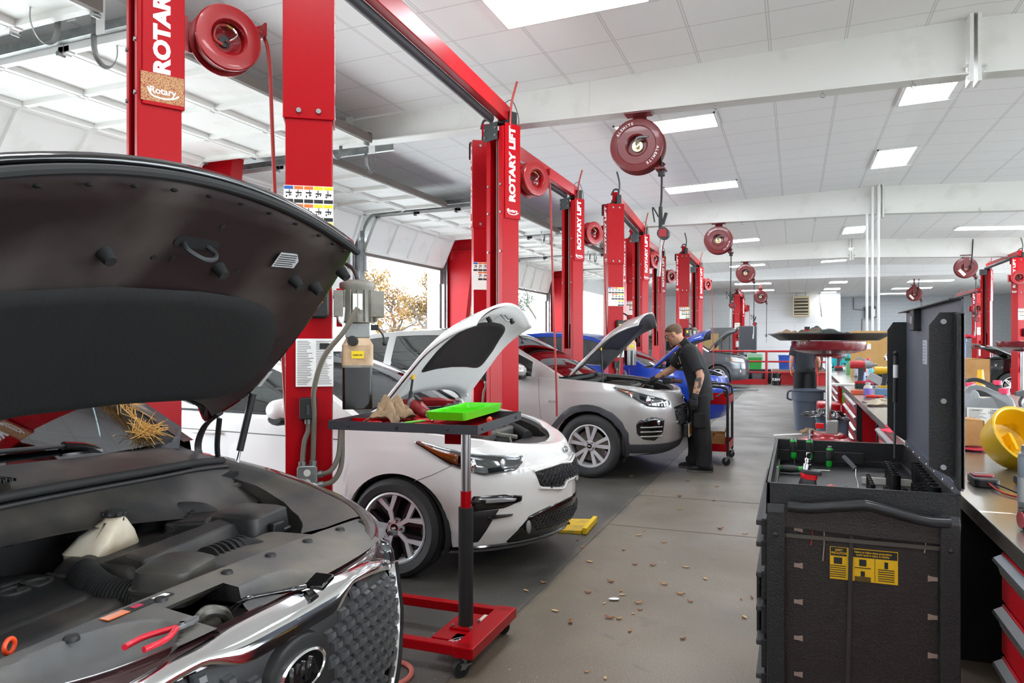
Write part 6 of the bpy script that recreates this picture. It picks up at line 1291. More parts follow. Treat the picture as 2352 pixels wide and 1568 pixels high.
def screwdriver(label, loc, rot, gc='d2442a', L_=.1, blade=.1, s=1., name='screwdriver', band=None):
    r = thing(name, label, 'screwdriver', loc); r.rotation_euler = rot; r.scale = (s,) * 3
    hb = MB(); hb.lathe([(0, -L_), (.011, -L_), (.014, -L_ + .006), (.0155, -L_ * .6), (.012, -L_ * .3), (.014, -L_ * .12), (.009, 0), (0, 0)], 14, axis='x'); hb.ob('screwdriver_handle', mat('handle_' + gc, gc, .4), r)
    if band: MB().lathe([(.0147, -L_ + .008), (.0162, -L_ * .6), (.0127, -L_ * .35)], 14, axis='x', caps=False).ob('handle_grip', mat('handle_' + band, band, .6), r); MB().cyl((-L_ - .008, 0, 0), (-L_, 0, 0), .009, n=10).ob('strike_cap', ALU, r)
    MB().cyl((0, 0, 0), (blade, 0, 0), .0035, n=8).ob('blade', CHROME, r); return r
screwdriver('orange-handled screwdriver lying beside the lime green parts tray', (-1.51, 3.62, TZ + .018), (0, 0, R(110)))
screwdriver('red-handled screwdriver next to the tan rag on the tool stand', (-1.84, 3.38, TZ + .018), (0, 0, R(-165)), 'c01822')
screwdriver('second red-handled screwdriver, at the front edge of the tool stand tray', (-2.0, 3.2, TZ + .018), (0, 0, R(175)), 'b01522', .09, .07)
for i, (x, y) in enumerate(((-1.74, 3.2), (-1.72, 3.17), (-1.70, 3.21))): tag(MB(T((x, y, TZ), rz=i)).lathe([(0, 0), (.012, 0), (.012, .024), (.008, .024), (.008, .012), (0, .012)], 14).ob('socket', STEEL), 'small chrome socket near the front edge of the tool stand tray', 'socket', 'loose sockets on the tool stand tray')
# yellow wheel-stop plate and red hose on the floor, fallen leaves
yp = thing('floor_plate', 'yellow painted steel plate on the floor by the white sedan bumper', 'floor plate', (-1.66, 5.76, 0), R(3)); WY = mat('worn_yellow', 'd8b018', .6, col2='9c8c58', scale=9, lo=.48, hi=.75)
MB().rings([[(-.22, -.2, .002), (.1, -.2, .002), (.1, .2, .002), (-.22, .2, .002)], [(-.22, -.2, .012), (.1, -.2, .03), (.1, .2, .03), (-.22, .2, .012)]]).ob('plate', WY, yp, sm=False); MB().box((.125, 0, .03), (.035, .42, .05)).ob('raised_lip', mat('yellow_paint', 'e5c010', .5), yp, sm=False, bev=.005); MB().cyl((-.05, 0, .015), (-.05, 0, .04), .012, n=6).ob('plate_bolt', DKSTEEL, yp)
h = MB(); h.tube([(-2.1, 2.75, .012), (-1.85, 2.66, .012), (-1.68, 2.72, .012), (-1.60, 2.86, .012), (-1.63, 2.98, .012), (-1.75, 3.03, .012), (-2.0, 3.0, .012), (-2.3, 2.95, .012)], .012, 10, 8); tag(h.ob('air_hose', mat('faded_red_hose', 'c0695c', .55)), 'faded red air hose looping on the floor under the red tool stand', 'hose')
LEAF = [mat('dry_leaf_a', 'b98a55', .7), mat('dry_leaf_b', 'c9a878', .7), mat('dry_leaf_c', '8c5a33', .7)]
lm = []
for k in range(3):
    b = MB(); n = 8; b.rings([[(lerp(-.03, .03, i / n), (-1, -.5, .0, .5, 1)[j] * (.011 + .002 * k) * sin(pi * min(1, .06 + i / n * .94)) ** .8, .003 + .006 * abs((-1, -.5, 0, .5, 1)[j]) + .008 * (i / n - .5) ** 2 * 4 * (k != 1)) for j in range(5)] for i in range(n + 1)], False); lm.append(b)
LP = [(1248, 1339), (1208, 1357), (1350, 1362), (1433, 1263), (1468, 1230), (1459, 1297), (1467, 1386), (1388, 1386), (1400, 1420), (1422, 1422), (1455, 1410), (1470, 1401), (1427, 1358), (1430, 1367), (1402, 1337), (1525, 1247), (1575, 1303), (1585, 1382), (1563, 1365), (1710, 1418), (1727, 1373), (1702, 1376), (1744, 1391), (1745, 1373), (1525, 1343), (1560, 1169), (1560, 1140), (1647, 1118), (1712, 1226), (1326, 1241), (1338, 1258), (1275, 1404), (1569, 1468), (1348, 1544), (1390, 1558), (1500, 1299), (1640, 1150), (1450, 1094), (1580, 1105), (1480, 1220), (1355, 1291), (1310, 1430), (1447, 1450), (1620, 1330), (1655, 1215), (1500, 1130)]
rr = random.Random(11); lp = []
for i, (px, py) in enumerate(LP):
    d = 1700 * 1.5 / (py - 784); l = (px - 1176) * d / 1700; p = (-sin(YAW) * d + cos(YAW) * l, cos(YAW) * d + sin(YAW) * l, .0)
    lp.append((p, rr.uniform(0, 6.28), rr.uniform(.5, .95) if py > 1200 else rr.uniform(.7, 1.1)))
base = [b.ob('dry_leaf', LEAF[k]) for k, b in enumerate(lm)]
for i, (p, a, s) in enumerate(lp):
    o = base[i] if i < 3 else base[i % 3].copy()
    if i >= 3: COL.objects.link(o)
    o.location = p; o.rotation_euler = (0, 0, a); o.scale = (s, s, s); tag(o, 'small dry tan leaf lying on the open concrete floor', 'leaf', 'dry leaves on the floor')
tag(MB(T((-.98, 4.22, 0), rz=.4)).rings([[(lerp(-.03, .03, i / 6), .02 * (j - 1) * sin(pi * (.15 + .7 * i / 6)), .002 + .008 * abs(j - 1)) for j in range(3)] for i in range(7)], False).ob('paper_scrap', PAPER), 'small crumpled white paper scrap on the floor ahead of the tool stand', 'scrap')
# ---- red utility cart behind the mechanic
uc = thing('utility_cart', 'red two-shelf utility cart with black tube frame behind the mechanic', 'utility cart', (-.98, 9.62, 0))
for z in (.17, .74):
    b = MB(); b.box((0, 0, z), (.46, .7, .006))
    for s in (-1, 1): b.box((s * .23, 0, z + .045), (.006, .7, .09)); b.box((0, s * .35, z + .045), (.46, .006, .09))
    b.ob('cart_shelf', RED, uc, sm=False)
for x in (-.22, .22):
    for y in (-.34, .34): MB().cyl((x, y, .12), (x, y, .9), .017, n=12).ob('cart_post', BLACK, uc); caster(uc, x, y, .13, .05, .7 * x + y)
for y in (-.34, .34): MB().tube([(-.22, y, .88), (-.2, y, .93), (-.1, y, .95), (.1, y, .95), (.2, y, .93), (.22, y, .88)], .017, 10).ob('cart_handle', BLACK, uc)
CARD = mat('cardboard', 'b98a56', .85, col2='a87b4a', scale=7)
def carton(label, loc, w_, d, h, rz=0, open_=False, m=None):
    r = thing('cardboard_box', label, 'cardboard box', loc, rz); m = m or CARD; b = MB(); t = .006
    b.box((0, 0, t / 2), (w_, d, t))
    for s in (-1, 1): b.box((s * (w_ - t) / 2, 0, h / 2), (t, d, h)); b.box((0, s * (d - t) / 2, h / 2), (w_, t, h))
    b.ob('box_body', m, r, sm=False)
    for s in (-1, 1): MB(T((s * (w_ / 2 - .003), 0, h), ry=s * (.35 if open_ else -1.52))).box((0, 0, w_ / 4), (t * .7, d * .98, w_ / 2)).ob('box_flap', m, r, sm=False)
    return r
carton('open brown cardboard box on the lower shelf of the utility cart', (-.95, 9.5, .178), .28, .3, .19, .1, True)
o = MB(T((-.95, 9.42, .32), ry=.4)).box((0, 0, .02), (.02, .14, .1)).ob('brake_pad_box', mat('brown_part', '5c4432', .7)); tag(o, 'brown flat part sticking out of the open box on the utility cart', 'car part')
tag(MB(T((-1.05, 9.52, .748))).prism(rrect(.13, .13, .01), 0, .2).ob('parts_canister', mat('beige_box', 'b3a67f', .6)), 'beige square canister on the top shelf of the utility cart', 'canister')
bt = MB(T((-.86, 9.5, .775)));
for i in range(6): bt.tube([(random.uniform(-.1, .08), random.uniform(-.15, .15), .01) for _ in range(4)] + [(.06, random.uniform(-.1, .1), .12)], .008, 6)
tag(bt.ob('cable_bundle', DKSTEEL), 'tangle of grey test leads on the top shelf of the utility cart', 'cables', None, 'stuff')
im = thing('impact_wrench', 'black and red cordless tool lying on the silver SUV nose in front of the mechanic', 'power tool', (-1.36, 8.62, 1.015), R(-20)); MB().box((0, 0, .035), (.13, .08, .07)).ob('motor_housing', BLACK, im, bev=.012); MB().cyl((.05, 0, .035), (.16, 0, .03), .025, n=14).ob('tool_handle', mat('dark_brown_grip', '4a2a22', .5), im); MB().box((.045, .0, .04), (.01, .07, .05)).ob('orange_trim', ORNG, im, sm=False)
# ---------------------------------------------------------------- black roll cab with raised lid
CARTB = mat('textured_black_paint', '1d1d1f', .42, bump=.25, scale=170, spec=.45); CARTD = mat('textured_brown_black', '241c1b', .5, bump=.25, scale=170, col2='1f1a19'); LIDIN = mat('blue_grey_lid', '4b505c', .42, bump=.2, scale=150)
ct = thing('tool_cart', 'black steel tool cart with raised lid and bent push bar in the right foreground', 'tool cart', (.185, 3.075, 0))
hw, hd_, zt = .27, .575, 1.05
b = MB()
b.box((0, -hd_ + .03, .5), (2 * hw - .04, .02, .86)); b.ob('end_panel', CARTD, ct, sm=False)
b = MB()
for s in (-1, 1): b.box((s * (hw - .012), 0, .53), (.024, 2 * hd_ - .02, .88))
b.box((0, hd_ - .01, .53), (2 * hw, .02, .88)); b.box((0, 0, .1), (2 * hw, 2 * hd_, .03)); b.box((0, 0, .94), (2 * hw - .02, 2 * hd_ - .02, .012)); b.ob('cabinet_body', CARTB, ct, sm=False, bev=.004)
b = MB()
for s, w_ in ((-1, .055), (1, .055)): b.rings([[(s * (hw - .002), y, z) for y, z in ((-hd_ - .012, .12), (-hd_ + .04, .12), (-hd_ + .04, .985), (-hd_ - .0, .985), (-hd_ - .012, .96))], [(s * (hw - w_), y, z) for y, z in ((-hd_ - .012, .12), (-hd_ + .04, .12), (-hd_ + .04, .985), (-hd_ - .0, .985), (-hd_ - .012, .96))]])
b.ob('corner_post', CARTB, ct, sm=False, bev=.003)
b = MB(); b.rings([[(x, y, z) for x, z in ((-hw + .03, .98), (hw - .03, .98), (hw - .03, .9), (.0, .905), (-hw + .03, .915))] for y in (-hd_ - .002, -hd_ + .012)]); b.ob('end_header', CARTD, ct, sm=False)
b = MB(); t = .012
for s in (-1, 1): b.box((s * (hw - t / 2), 0, 1.0), (t, 2 * hd_, .1)); b.box((0, s * (hd_ - t / 2), 1.0), (2 * hw, t, .1))
b.box((-hw + .19, hd_ - .07, .985), (.36, .006, .05)); b.ob('top_tray', CARTB, ct, sm=False, bev=.002)
MB().tube([(-hw + .065, -hd_ - .045, .988), (-hw + .13, -hd_ - .05, .988), (-.01, -hd_ - .058, 1.008), (.03, -hd_ - .058, 1.008), (.16, -hd_ - .05, .978), (hw - .035, -hd_ - .045, .976)], .0165, 16, 7).ob('push_bar', mat('dark_tube', '2b2c2e', .3, .4), ct)
for x, z in ((-hw + .09, .988), (hw - .06, .977)): MB().cyl((x, -hd_ - .045, z), (x, -hd_ + .01, z), .012, n=10).ob('bar_mount', BLACK, ct)
b = MB(); b.box((0, -hd_ + .012, .885), (2 * hw - .1, .012, .012)); b.ob('cross_strip', mat('dusty_strip', '4b463f', .6), ct, sm=False)
MB().rings([[(x, -hd_ + .008, z) for x in (x0 - .006, x0 + .006)] + [(x, -hd_ + .016, z) for x in (x0 + .006, x0 - .006)] for x0, z in ((-.022, .92), (-.04, .12))]).ob('hanging_strap', mat('strap_black', '2d2a28', .6), ct, sm=False)
wl_ = MB(T((.0, -hd_ + .018, .81), rx=pi / 2)); ws = .16
wl_.use(YELLOW).box((.012, 0, 0), (.19, .1, .002)); wl_.use(TEXTK).box((-.058, .036, .0012), (.046, .026, .002)); wl_.box((.038, .036, .0012), (.134, .024, .002))
for x, y, w_, h in ((-.06, .008, .024, .02), (.01, .008, .02, .02), (.075, .006, .01, .02), (.01, -.026, .012, .016)): wl_.box((x, y, .0014), (w_, h, .002))
for x0 in (-.06, .01, .075):
    for i in range(6): wl_.box((x0, -.008 - i * .0068 if x0 != .01 or i < 1 else -.036 - (i - 1) * .0035, .0014), (.045, .0022, .002))
for x in (-.03, .044): wl_.box((x, -.012, .0014), (.001, .07, .002))
lb = wl_.ob('safety_label', None, ct, sm=False)
text('lettering', 'SAFETY\nPRECAUTIONS', .0095, YELLOW, lb, T((-.057, -hd_ + .0155, .846), rx=pi / 2), .0003, .02, .72); text('lettering', 'Failure to follow these precautions\ncould result in injury or fatality.', .0085, YELLOW, lb, T((.038, -hd_ + .0155, .846), rx=pi / 2), .0003, .02, .86)
LATCH = mat('bare_metal_tab', 'a08d82', .45, .3)
for s, x in ((1, -.175), (-1, .2)):
    many('drawer_tab', LATCH, ct, T(), [(x, -hd_ + .019, z) for z in (.905, .79, .675, .56, .445, .33, .215)], lambda q, s=s: q.rings([[(s * a, 0, zz) for a, zz in ((-.013, -.006), (-.002, -.006), (.013, -.009), (.013, .009), (-.002, .006), (-.013, .006))], [(s * a, -.003, zz) for a, zz in ((-.013, -.006), (-.002, -.006), (.013, -.009), (.013, .009), (-.002, .006), (-.013, .006))]]))
for x, z0, z1 in ((-.135, .915, .86), (-.1, .915, .815), (.18, .91, .868)): MB().tube([(x, -hd_ + .012, z0), (x, -hd_ + .01, (z0 + z1) / 2), (x - .004, -hd_ + .006, z1)], .0018, 6).ob('hanging_wire', LATCH if x > -.13 else HOSER, ct)
for s in (-1, 1): MB().ball((s * (hw - .028), -hd_ - .012, .89 if s < 0 else .885), .008, 8).ob('rivet', BLACK, ct)
for i, z in enumerate((.14, .31, .44, .55, .66, .77, .87)):             # drawers open to the aisle
    h = (.16, .12, .1, .1, .1, .09, .06)[i]; o = MB().box((-hw - .008, 0, z + h / 2), (.018, 2 * hd_ - .06, h - .008)).ob('drawer', CARTB, ct, sm=False, bev=.003); MB().box((-hw - .024, 0, z + h - .02), (.02, 2 * hd_ - .08, .018)).ob('drawer_pull', DKGREY, o, sm=False, bev=.004)
MB().box((-hw - .03, -.3, .62), (.012, .3, .2)).ob('side_shelf', CARTB, ct, sm=False, bev=.004)
for x in (-hw + .06, hw - .06):
    for y in (-hd_ + .08, hd_ - .08): caster(ct, x, y, .1, .045, 1.2)
# raised lid on the bench side
lx = hw + .004; LZ = .57
L_ = thing('lid', None, None) if False else None
b = MB(); b.box((lx, 0, 1.06 + LZ / 2), (.006, 2 * hd_, LZ)); lid = b.ob('lid', LIDIN, ct, sm=False)
def flange(y, name):
    b = MB(); pr = [(lx, 1.06), (lx - .045, 1.09), (lx - .078, 1.13), (lx - .078, 1.55), (lx - .055, 1.585), (lx, 1.585)] if y > 0 else [(lx, 1.065), (lx - .02, 1.09), (lx - .078, 1.12), (lx - .078, 1.55), (lx - .05, 1.588), (lx, 1.588)]
    b.rings([[(x, yy, z) for x, z in pr] for yy in (y - .003, y + .003)]); o = b.ob(name, CARTB, lid, sm=False); return o
flange(hd_ - .004, 'lid_side_flange'); f2 = flange(-hd_ + .06, 'lid_side_flange')
MB().box((lx - .003, -hd_ + .03, 1.325), (.02, .06, .52)).ob('lid_edge', CARTB, lid, sm=False, bev=.003)
MB().rings([[(lx + .003, y, 1.63), (lx - .035, y, 1.627), (lx - .035, y, 1.623), (lx + .003, y, 1.626)] for y in (-hd_, hd_)]).ob('lid_front_lip', CARTB, lid, sm=False)
for z in (1.12, 1.32, 1.56): MB().cyl((lx - .04, -hd_ + .056, z), (lx - .04, -hd_ + .05, z), .008, n=12).ob('flange_bolt' if z == 1.32 else 'flange_hole', STEEL if z == 1.32 else mat('pale_hole', 'b0b2b4', .7), lid)
lk = MB(); lk.box((lx - .015, .22, 1.585), (.03, .1, .085)); lo = lk.ob('lid_latch', BLACK, lid, sm=False, bev=.004); MB().box((lx - .031, .22, 1.585), (.002, .05, .03)).ob('latch_plate', GREY, lo, sm=False)
doc_sheet('lid_label', lid, T((lx - .005, .06, 1.46)) @ MX.Rotation(-pi / 2, 4, 'Z') @ rx_(pi / 2), .1, .09, 7, 1, 3, mat('foil_label', 'cfd4da', .3, .5), mat('label_blue', '7f9cc0', .5))
gs = MB(); gs.cyl((lx - .06, hd_ - .1, 1.0), (lx - .058, hd_ - .1, 1.24), .005, n=10); gs.ob('strut_rod', CHROME if False else DKSTEEL, lid); g_ = MB(); g_.cyl((lx - .058, hd_ - .1, 1.24), (lx - .055, hd_ - .1, 1.44), .0095, n=12); g_.ball((lx - .055, hd_ - .1, 1.45), .011, 8); go = g_.ob('gas_strut', BLACK, lid); MB().cyl((lx - .0565, hd_ - .1, 1.345), (lx - .056, hd_ - .1, 1.40), .01, n=12).ob('strut_label', mat('white_sleeve', 'dcdee0', .5), go)
MB().box((lx - .006, 0, 1.045), (.006, 2 * hd_ - .02, .05)).ob('hinge_leaf', LIDIN, ct, sm=False); many('hinge_screw', CHROME, ct, T(), [(lx - .0095, y, 1.05) for y in (-.48, -.32, -.16, 0, .16, .32, .48)], lambda q: q.ball((0, 0, 0), .005, 6, (.5, 1, 1)))
# tools in its top tray (world coordinates)
def CT(x, y, z=.946): return (.185 + x, 3.075 + y, z)
for i, (x, lb) in enumerate(((-.19, 'green and black screwdriver handle standing left-most at the far wall of the tool cart'), (-.125, 'green and black screwdriver standing second along the far wall of the tool cart'), (-.045, 'green and black screwdriver handle standing right-most at the far wall of the tool cart'))):
    screwdriver(lb, CT(x, hd_ - .1 - .0 * i, .975 - .03 * (i == 2)), (0, pi / 2 + .03 * (i - 1), 0), '1fae3a', .085, .05, 1., band='2b2e2c')
screwdriver('green and dark screwdriver lying across the back of the tool cart tray', CT(-.13, hd_ - .33, .966), (0, 0, .05), '1fae3a', .12, .08, 1, band='3a3d3b')
screwdriver('red and grey screwdriver lying in the middle of the tool cart tray', CT(-.05, -.15, .968), (0, 0, .7), 'cf3a30', .1, .05, 1.1, band='4a4a4c')
rg = thing('cordless_ratchet', 'upright grey and red cordless ratchet with chrome extension in the tool cart', 'power tool', CT(-.15, -.32, .952), .2)
q = MX.Rotation(.12, 4, 'Y'); MB(q).rings([[(x, y, z) for x, y in rrect(w_, h, .014)] for w_, h, z in ((.05, .06, 0), (.055, .062, .05), (.046, .05, .075))]).ob('battery_grip', DKGREY, rg, ang=40); MB(q).rings([[(x, y, z) for x, y in rrect(w_, h, .014)] for w_, h, z in ((.047, .052, .075), (.052, .05, .084), (.05, .05, .092))]).ob('red_band', mat('bright_red_plastic', 'd8141c', .35), rg, ang=40); MB(q).prism(rrect(.062, .05, .012, 4, .006, 0), .092, .106).ob('tool_head', DKGREY, rg, bev=.003)
MB(q).lathe([(0, .106), (.014, .106), (.013, .124), (.009, .125), (.009, .132), (.011, .134), (.011, .142), (.007, .144), (.007, .15), (.0085, .152), (.0085, .165), (0, .165)], 14, (-.01, 0, 0)).ob('socket_extension', CHROME, rg)
pk = thing('pick_tool', 'bent chrome pick with grey handle leaning in the tool cart', 'pick tool', CT(.02, -.2, .952)); MB().tube([(.004, -.02, 0), (.002, -.01, .05), (-.004, .0, .07), (-.004, .005, .098)], .003, 8, 4).ob('pick_shaft', CHROME, pk); MB().tube([(-.004, .005, .096), (-.02, .03, .112), (-.04, .06, .13)], .0085, 10).ob('pick_handle', DKGREY, pk)
sb = None; grp = 'black sockets in the tool cart'
for x, y0, n, r, h, dy in ((.07, -.2, 6, .007, .055, .035), (.115, -.25, 4, .008, .04, .03), (.155, -.1, 7, .0115, .075, .042), (.165, -.33, 4, .008, .05, .028), (.1 + .115, -.28, 4, .017, .052, .05), (.245, -.32, 9, .0135, .08, .055)):
    b = MB(); b.lathe([(0, 0), (r, 0), (r, h), (r * .72, h), (r * .68, h * .55), (0, h * .55)], 14); o0 = b.ob('socket', mat('impact_socket_black', '1c1c1e', .32, .5))
    for i in range(n):
        o = o0 if i == 0 else o0.copy()
        if i: COL.objects.link(o)
        s = 1 + .0 * i; o.location = CT(x, y0 + dy * i); o.scale = (1 + .03 * (n - i),) * 2 + (1 + .02 * i,); tag(o, 'black impact socket standing in a row in the tool cart top tray', 'socket', grp)
tag(MB(T(CT(.16, .12, .946))).box((0, 0, .012), (.2, .012, .024)).ob('socket_rail', mat('pale_rail', 'c8c6bd', .5)), 'pale socket rail across the tool cart tray', 'socket rail')
tag(MB(T(CT(-.2, -.12, .958), rz=.1)).cyl((-.03, 0, 0), (.08, 0, 0), .011, n=14).ob('bit_holder', STEEL), 'grey tubular bit holder lying at the left of the tool cart tray', 'bit holder')
# ---------------------------------------------------------------- workbenches along the aisle
STEELT = mat('stainless_top', 'b3afa6', .22, .85, 'a39a8b', 5); CABR = mat('cabinet_red', 'bb1220', .3, coat=.3)
X0 = .556
for i, (y0, y1, lb) in enumerate(((.7, 2.775, 'nearest stainless steel bench top at the lower right corner'), (2.785, 6.75, 'stainless steel bench top holding the yellow drain funnel and grey jugs'), (6.76, 10.3, 'stainless steel bench top with cordless impact wrenches'), (10.6, 17.5, 'far stainless steel bench top past the impact wrenches'))):
    b = MB(); b.span((X0, y0, .90), (1.31, y1, .95)); o = b.ob('worktop', STEELT, sm=False, bev=.003); tag(o, lb, 'worktop', None)
for i, (y0, y1, lb) in enumerate(((.7, 10.3, 'rear stainless bench top backing onto the near worktops'), (10.6, 17.5, 'rear stainless bench top farther down, under the cardboard sheet'))):
    tag(MB().span((1.325, y0, .9), (2.1, y1, .95)).ob('worktop', STEELT, sm=False, bev=.003), lb, 'worktop')
def cabinet(y0, y1, label, cols, rows, bm_=None, x0=X0 + .03, x1=1.29, z1=.898):
    r = thing('drawer_cabinet', label, 'cabinet', (x0, (y0 + y1) / 2, 0), group=None); w_ = y1 - y0
    b = MB(); b.span((.0, -w_ / 2, .1), (x1 - x0, w_ / 2, z1)); b.span((.05, -w_ / 2 + .02, .0), (x1 - x0, w_ / 2 - .02, .1)); b.ob('cabinet_body', bm_ or CABR, r, sm=False)
    cw = w_ / cols
    for c in range(cols):
        for k in range(rows):
            h = (z1 - .13) / rows; zc_ = .12 + h * (k + .5); yc = -w_ / 2 + cw * (c + .5)
            d = MB().box((-.008, yc, zc_), (.02, cw - .02, h - .012)).ob('drawer', CABR, r, sm=False, bev=.003)
            MB().rings([[(x, yc + s * (cw / 2 - .015), zc_ + h / 2 - .012 + z) for x, z in ((-.018, .0), (-.04, -.012), (-.044, -.02), (-.03, -.034), (-.022, -.06), (-.016, -.06))] for s in (-1, 1)]).ob('drawer_handle', ALU, d, sm=False)
    return r
cabinet(1.0, 2.56, 'red drawer cabinet with silver pulls under the bench at the lower right corner', 1, 5)
cabinet(4.0, 6.0, 'red drawer cabinet with silver pulls behind the black tool cart', 1, 6, BLACK)
cabinet(8.1, 9.95, 'red cabinet with two columns of silver drawer pulls beyond the oil drain', 2, 6)
cabinet(11.4, 13.9, 'far red drawer cabinet behind the grey waste bin', 2, 7)
ks = thing('bench_stand', 'open black and red knee-space stand under the bench, left of the nearer drawer cabinet', 'bench stand', (X0, 7, 0)); MB().span((.05, -.92, .0), (.73, .93, .12)).ob('plinth', BLACK, ks, sm=False)
for y in (-.94, .95): b = MB(); b.box((.03, y, .45), (.05, .04, .9)); b.box((.33, y, .87), (.6, .04, .05)); b.box((.7, y, .45), (.05, .04, .9)); b.ob('leg_frame', BLACK, ks, sm=False)
MB().span((.34, -.9, .12), (.36, .9, .86)).ob('back_panel', CABR, ks, sm=False)
bx = thing('bench_cabinets', 'grey cabinets carrying the rear bench tops', 'cabinet', (1.72, 5.5, 0)); MB().span((-.36, -4.7, 0), (.36, 4.7, .898)).ob('cabinet_body', mat('cabinet_grey', '606266', .5), bx, sm=False); bx2 = dup(bx); place(bx2, (1.72, 14.05, 0), 0, 'grey cabinets carrying the far rear bench tops'); bx2.scale = (1, .7, 1)
# ---------------------------------------------------------------- things on the benches
BZ = .9505
JG = mat('jug_grey', '85898d', .32, coat=.2); PINK = mat('pink_cap', 'e0305c', .4); JB = mat('jug_black', '2f3134', .4)
def jug(label, loc, rz, m=JG, cap=PINK, s=1., lab=True, lettering=True):
    r = thing('fluid_jug', label, 'jug', loc, rz, 'antifreeze jugs on the bench'); r.scale = (s,) * 3
    w_, d_ = .25, .13
    b = MB()                                      # front outline with a handle hole, extruded and rounded
    out = [(-.125, .01), (-.12, 0), (.12, 0), (.125, .01), (.125, .2), (.115, .235), (.085, .262), (.035, .275), (.0, .295), (-.05, .31), (-.09, .305), (-.108, .28), (-.118, .235), (-.125, .2)]
    hole = [(-.085, .255), (-.07, .238), (-.02, .234), (.02, .24), (.03, .252), (.0, .266), (-.045, .281), (-.075, .278)]
    N = 48
    def samp(pl): 
        cl = pl + [pl[0]]; return [poly_at(cl, i / N) for i in range(N)]
    So, Sh = samp(out), samp(hole)
    # rotate hole samples to start near the outer start
    c = (-.035, .257); So2 = sorted(So, key=lambda p: atan2(p[1] - c[1], p[0] - c[0])); Sh2 = sorted(Sh, key=lambda p: atan2(p[1] - c[1], p[0] - c[0]))
    def dep(z): return d_ / 2 if z < .2 else lerp(d_ / 2, .022, min(1, (z - .2) / .055))
    R1 = [[(x, -dep(z) + .012, z) for x, z in So2], [(c[0] + (x - c[0]) * .93, -dep(z), c[1] + (z - c[1]) * .95) for x, z in So2], [(x, -dep(z) + .0, z) for x, z in Sh2], [(x, -.0, z) for x, z in Sh2], [(x, dep(z), z) for x, z in Sh2], [(c[0] + (x - c[0]) * .93, dep(z), c[1] + (z - c[1]) * .95) for x, z in So2], [(x, dep(z) - .012, z) for x, z in So2], [(x, -dep(z) + .012, z) for x, z in So2]]
    b.rings(R1, True, False, False); bo = b.ob('jug_body', m, r, ang=55)
    cp = MB(); cp.lathe([(0, .262), (.026, .262), (.026, .288), (.023, .292), (0, .292)], 24, (.075, 0, 0)); cp.ob('cap', cap, r)
    if lab:
        l = doc_sheet('jug_label', r, T((.0, -d_ / 2 - .001, .105)) @ rx_(pi / 2), .2, .16, 20, 2, 9)
        if lettering: text('lettering', 'READY TO USE\nDO NOT ADD WATER', .0125, TEXTK, l, T((.05, -d_ / 2 - .0022, .165)) @ rx_(pi / 2), .0003, .0, .8); text('lettering', 'Genuine', .011, TEXTK, l, T((-.06, -d_ / 2 - .0022, .172)) @ rx_(pi / 2), .0003)
    return r
jug('grey antifreeze jug with pink cap and white label right behind the yellow drain funnel', (1.0, 4.78, BZ), R(-10))
jug('grey jug half hidden behind the labelled grey jug and the cart lid', (.95, 5.36, BZ), R(-5), lettering=False)
jug('black jug with pink cap behind the grey jugs', (1.18, 5.75, BZ), R(-12), JB); jug('second black jug, left of the pink-capped black one', (1.02, 5.95, BZ), R(-8), JB, BLACK)
jug('grey jug with pink cap far down the bench before the cardboard sheet', (.98, 12.6, BZ), R(5), lettering=False)
FUN = mat('funnel_yellow', 'ecb20d', .4)
for x, y, s, lb in ((.98, 5.55, 1, 'tall yellow funnel standing upside down behind the grey jugs'), (1.28, 6.35, .8, 'shorter yellow funnel beside the brown carton behind the jugs')):
    f = thing('funnel', lb, 'funnel', (x, y, BZ)); f.scale = (s, s, s * 1.12); MB().lathe([(.075, 0), (.08, .03), (.05, .16), (.046, .18), (.024, .38), (.02, .38), (.042, .18), (.07, .02)], 26).ob('funnel_cone', FUN, f)
    for k in range(4): MB().lathe([(.058 - .004 * k, .12 + k * .02), (.061 - .004 * k, .123 + k * .02), (.058 - .004 * k, .126 + k * .02)], 26, caps=False).ob('grip_ring', FUN, f)
df = df_ = thing('drain_funnel', 'wide dirty yellow drain funnel tipped on its side on the bench', 'funnel', (.885, 3.8, BZ + .112)); df.scale = (.88,) * 3; DY = mat('dirty_yellow', 'e2b411', .35, col2='8f6f12', scale=11, lo=.58, hi=.78)
q = T(rz=R(30)) @ MX.Rotation(R(57), 4, 'X'); MB(q).lathe([(.0, -.07), (.1, -.07), (.128, -.05), (.142, .0), (.148, .07), (.155, .075), (.155, .082), (.148, .086), (.139, .08), (.134, .0), (.118, -.045), (.09, -.06), (0, -.06)], 44).ob('funnel_bowl', DY, df)
b = MB(q); b.box((.0, 0, -.015), (.01, .09, .05)); b.box((0.012, 0, -.005), (.01, .085, .02)); b.ob('strainer_handle', DY, df, sm=False)
carton('small closed brown carton between the cart lid and the drain funnel', (.80, 4.4, BZ + .02), .17, .15, .13, .1)
rag('red_cloth', 'folded red cloth under the small brown carton', (.8, 4.38, BZ), .2, mat('red_shop_cloth', 'b81f36', .9), 5, .04, cat='cloth')
mm = thing('multimeter', 'black and red multimeter lying on the bench with its leads', 'multimeter', (.675, 3.3, BZ), R(8))
MB().prism(rrect(.085, .15, .02), .002, .032).ob('meter_body', BLACK, mm, bev=.005); MB().prism(rrect(.07, .07, .012, 4, 0, .02), .0325, .038).ob('meter_face', mat('dark_red_plastic', '9c2130', .4), mm); MB().box((0, .035, .039), (.05, .025, .002)).ob('meter_display', GREY, mm, sm=False)
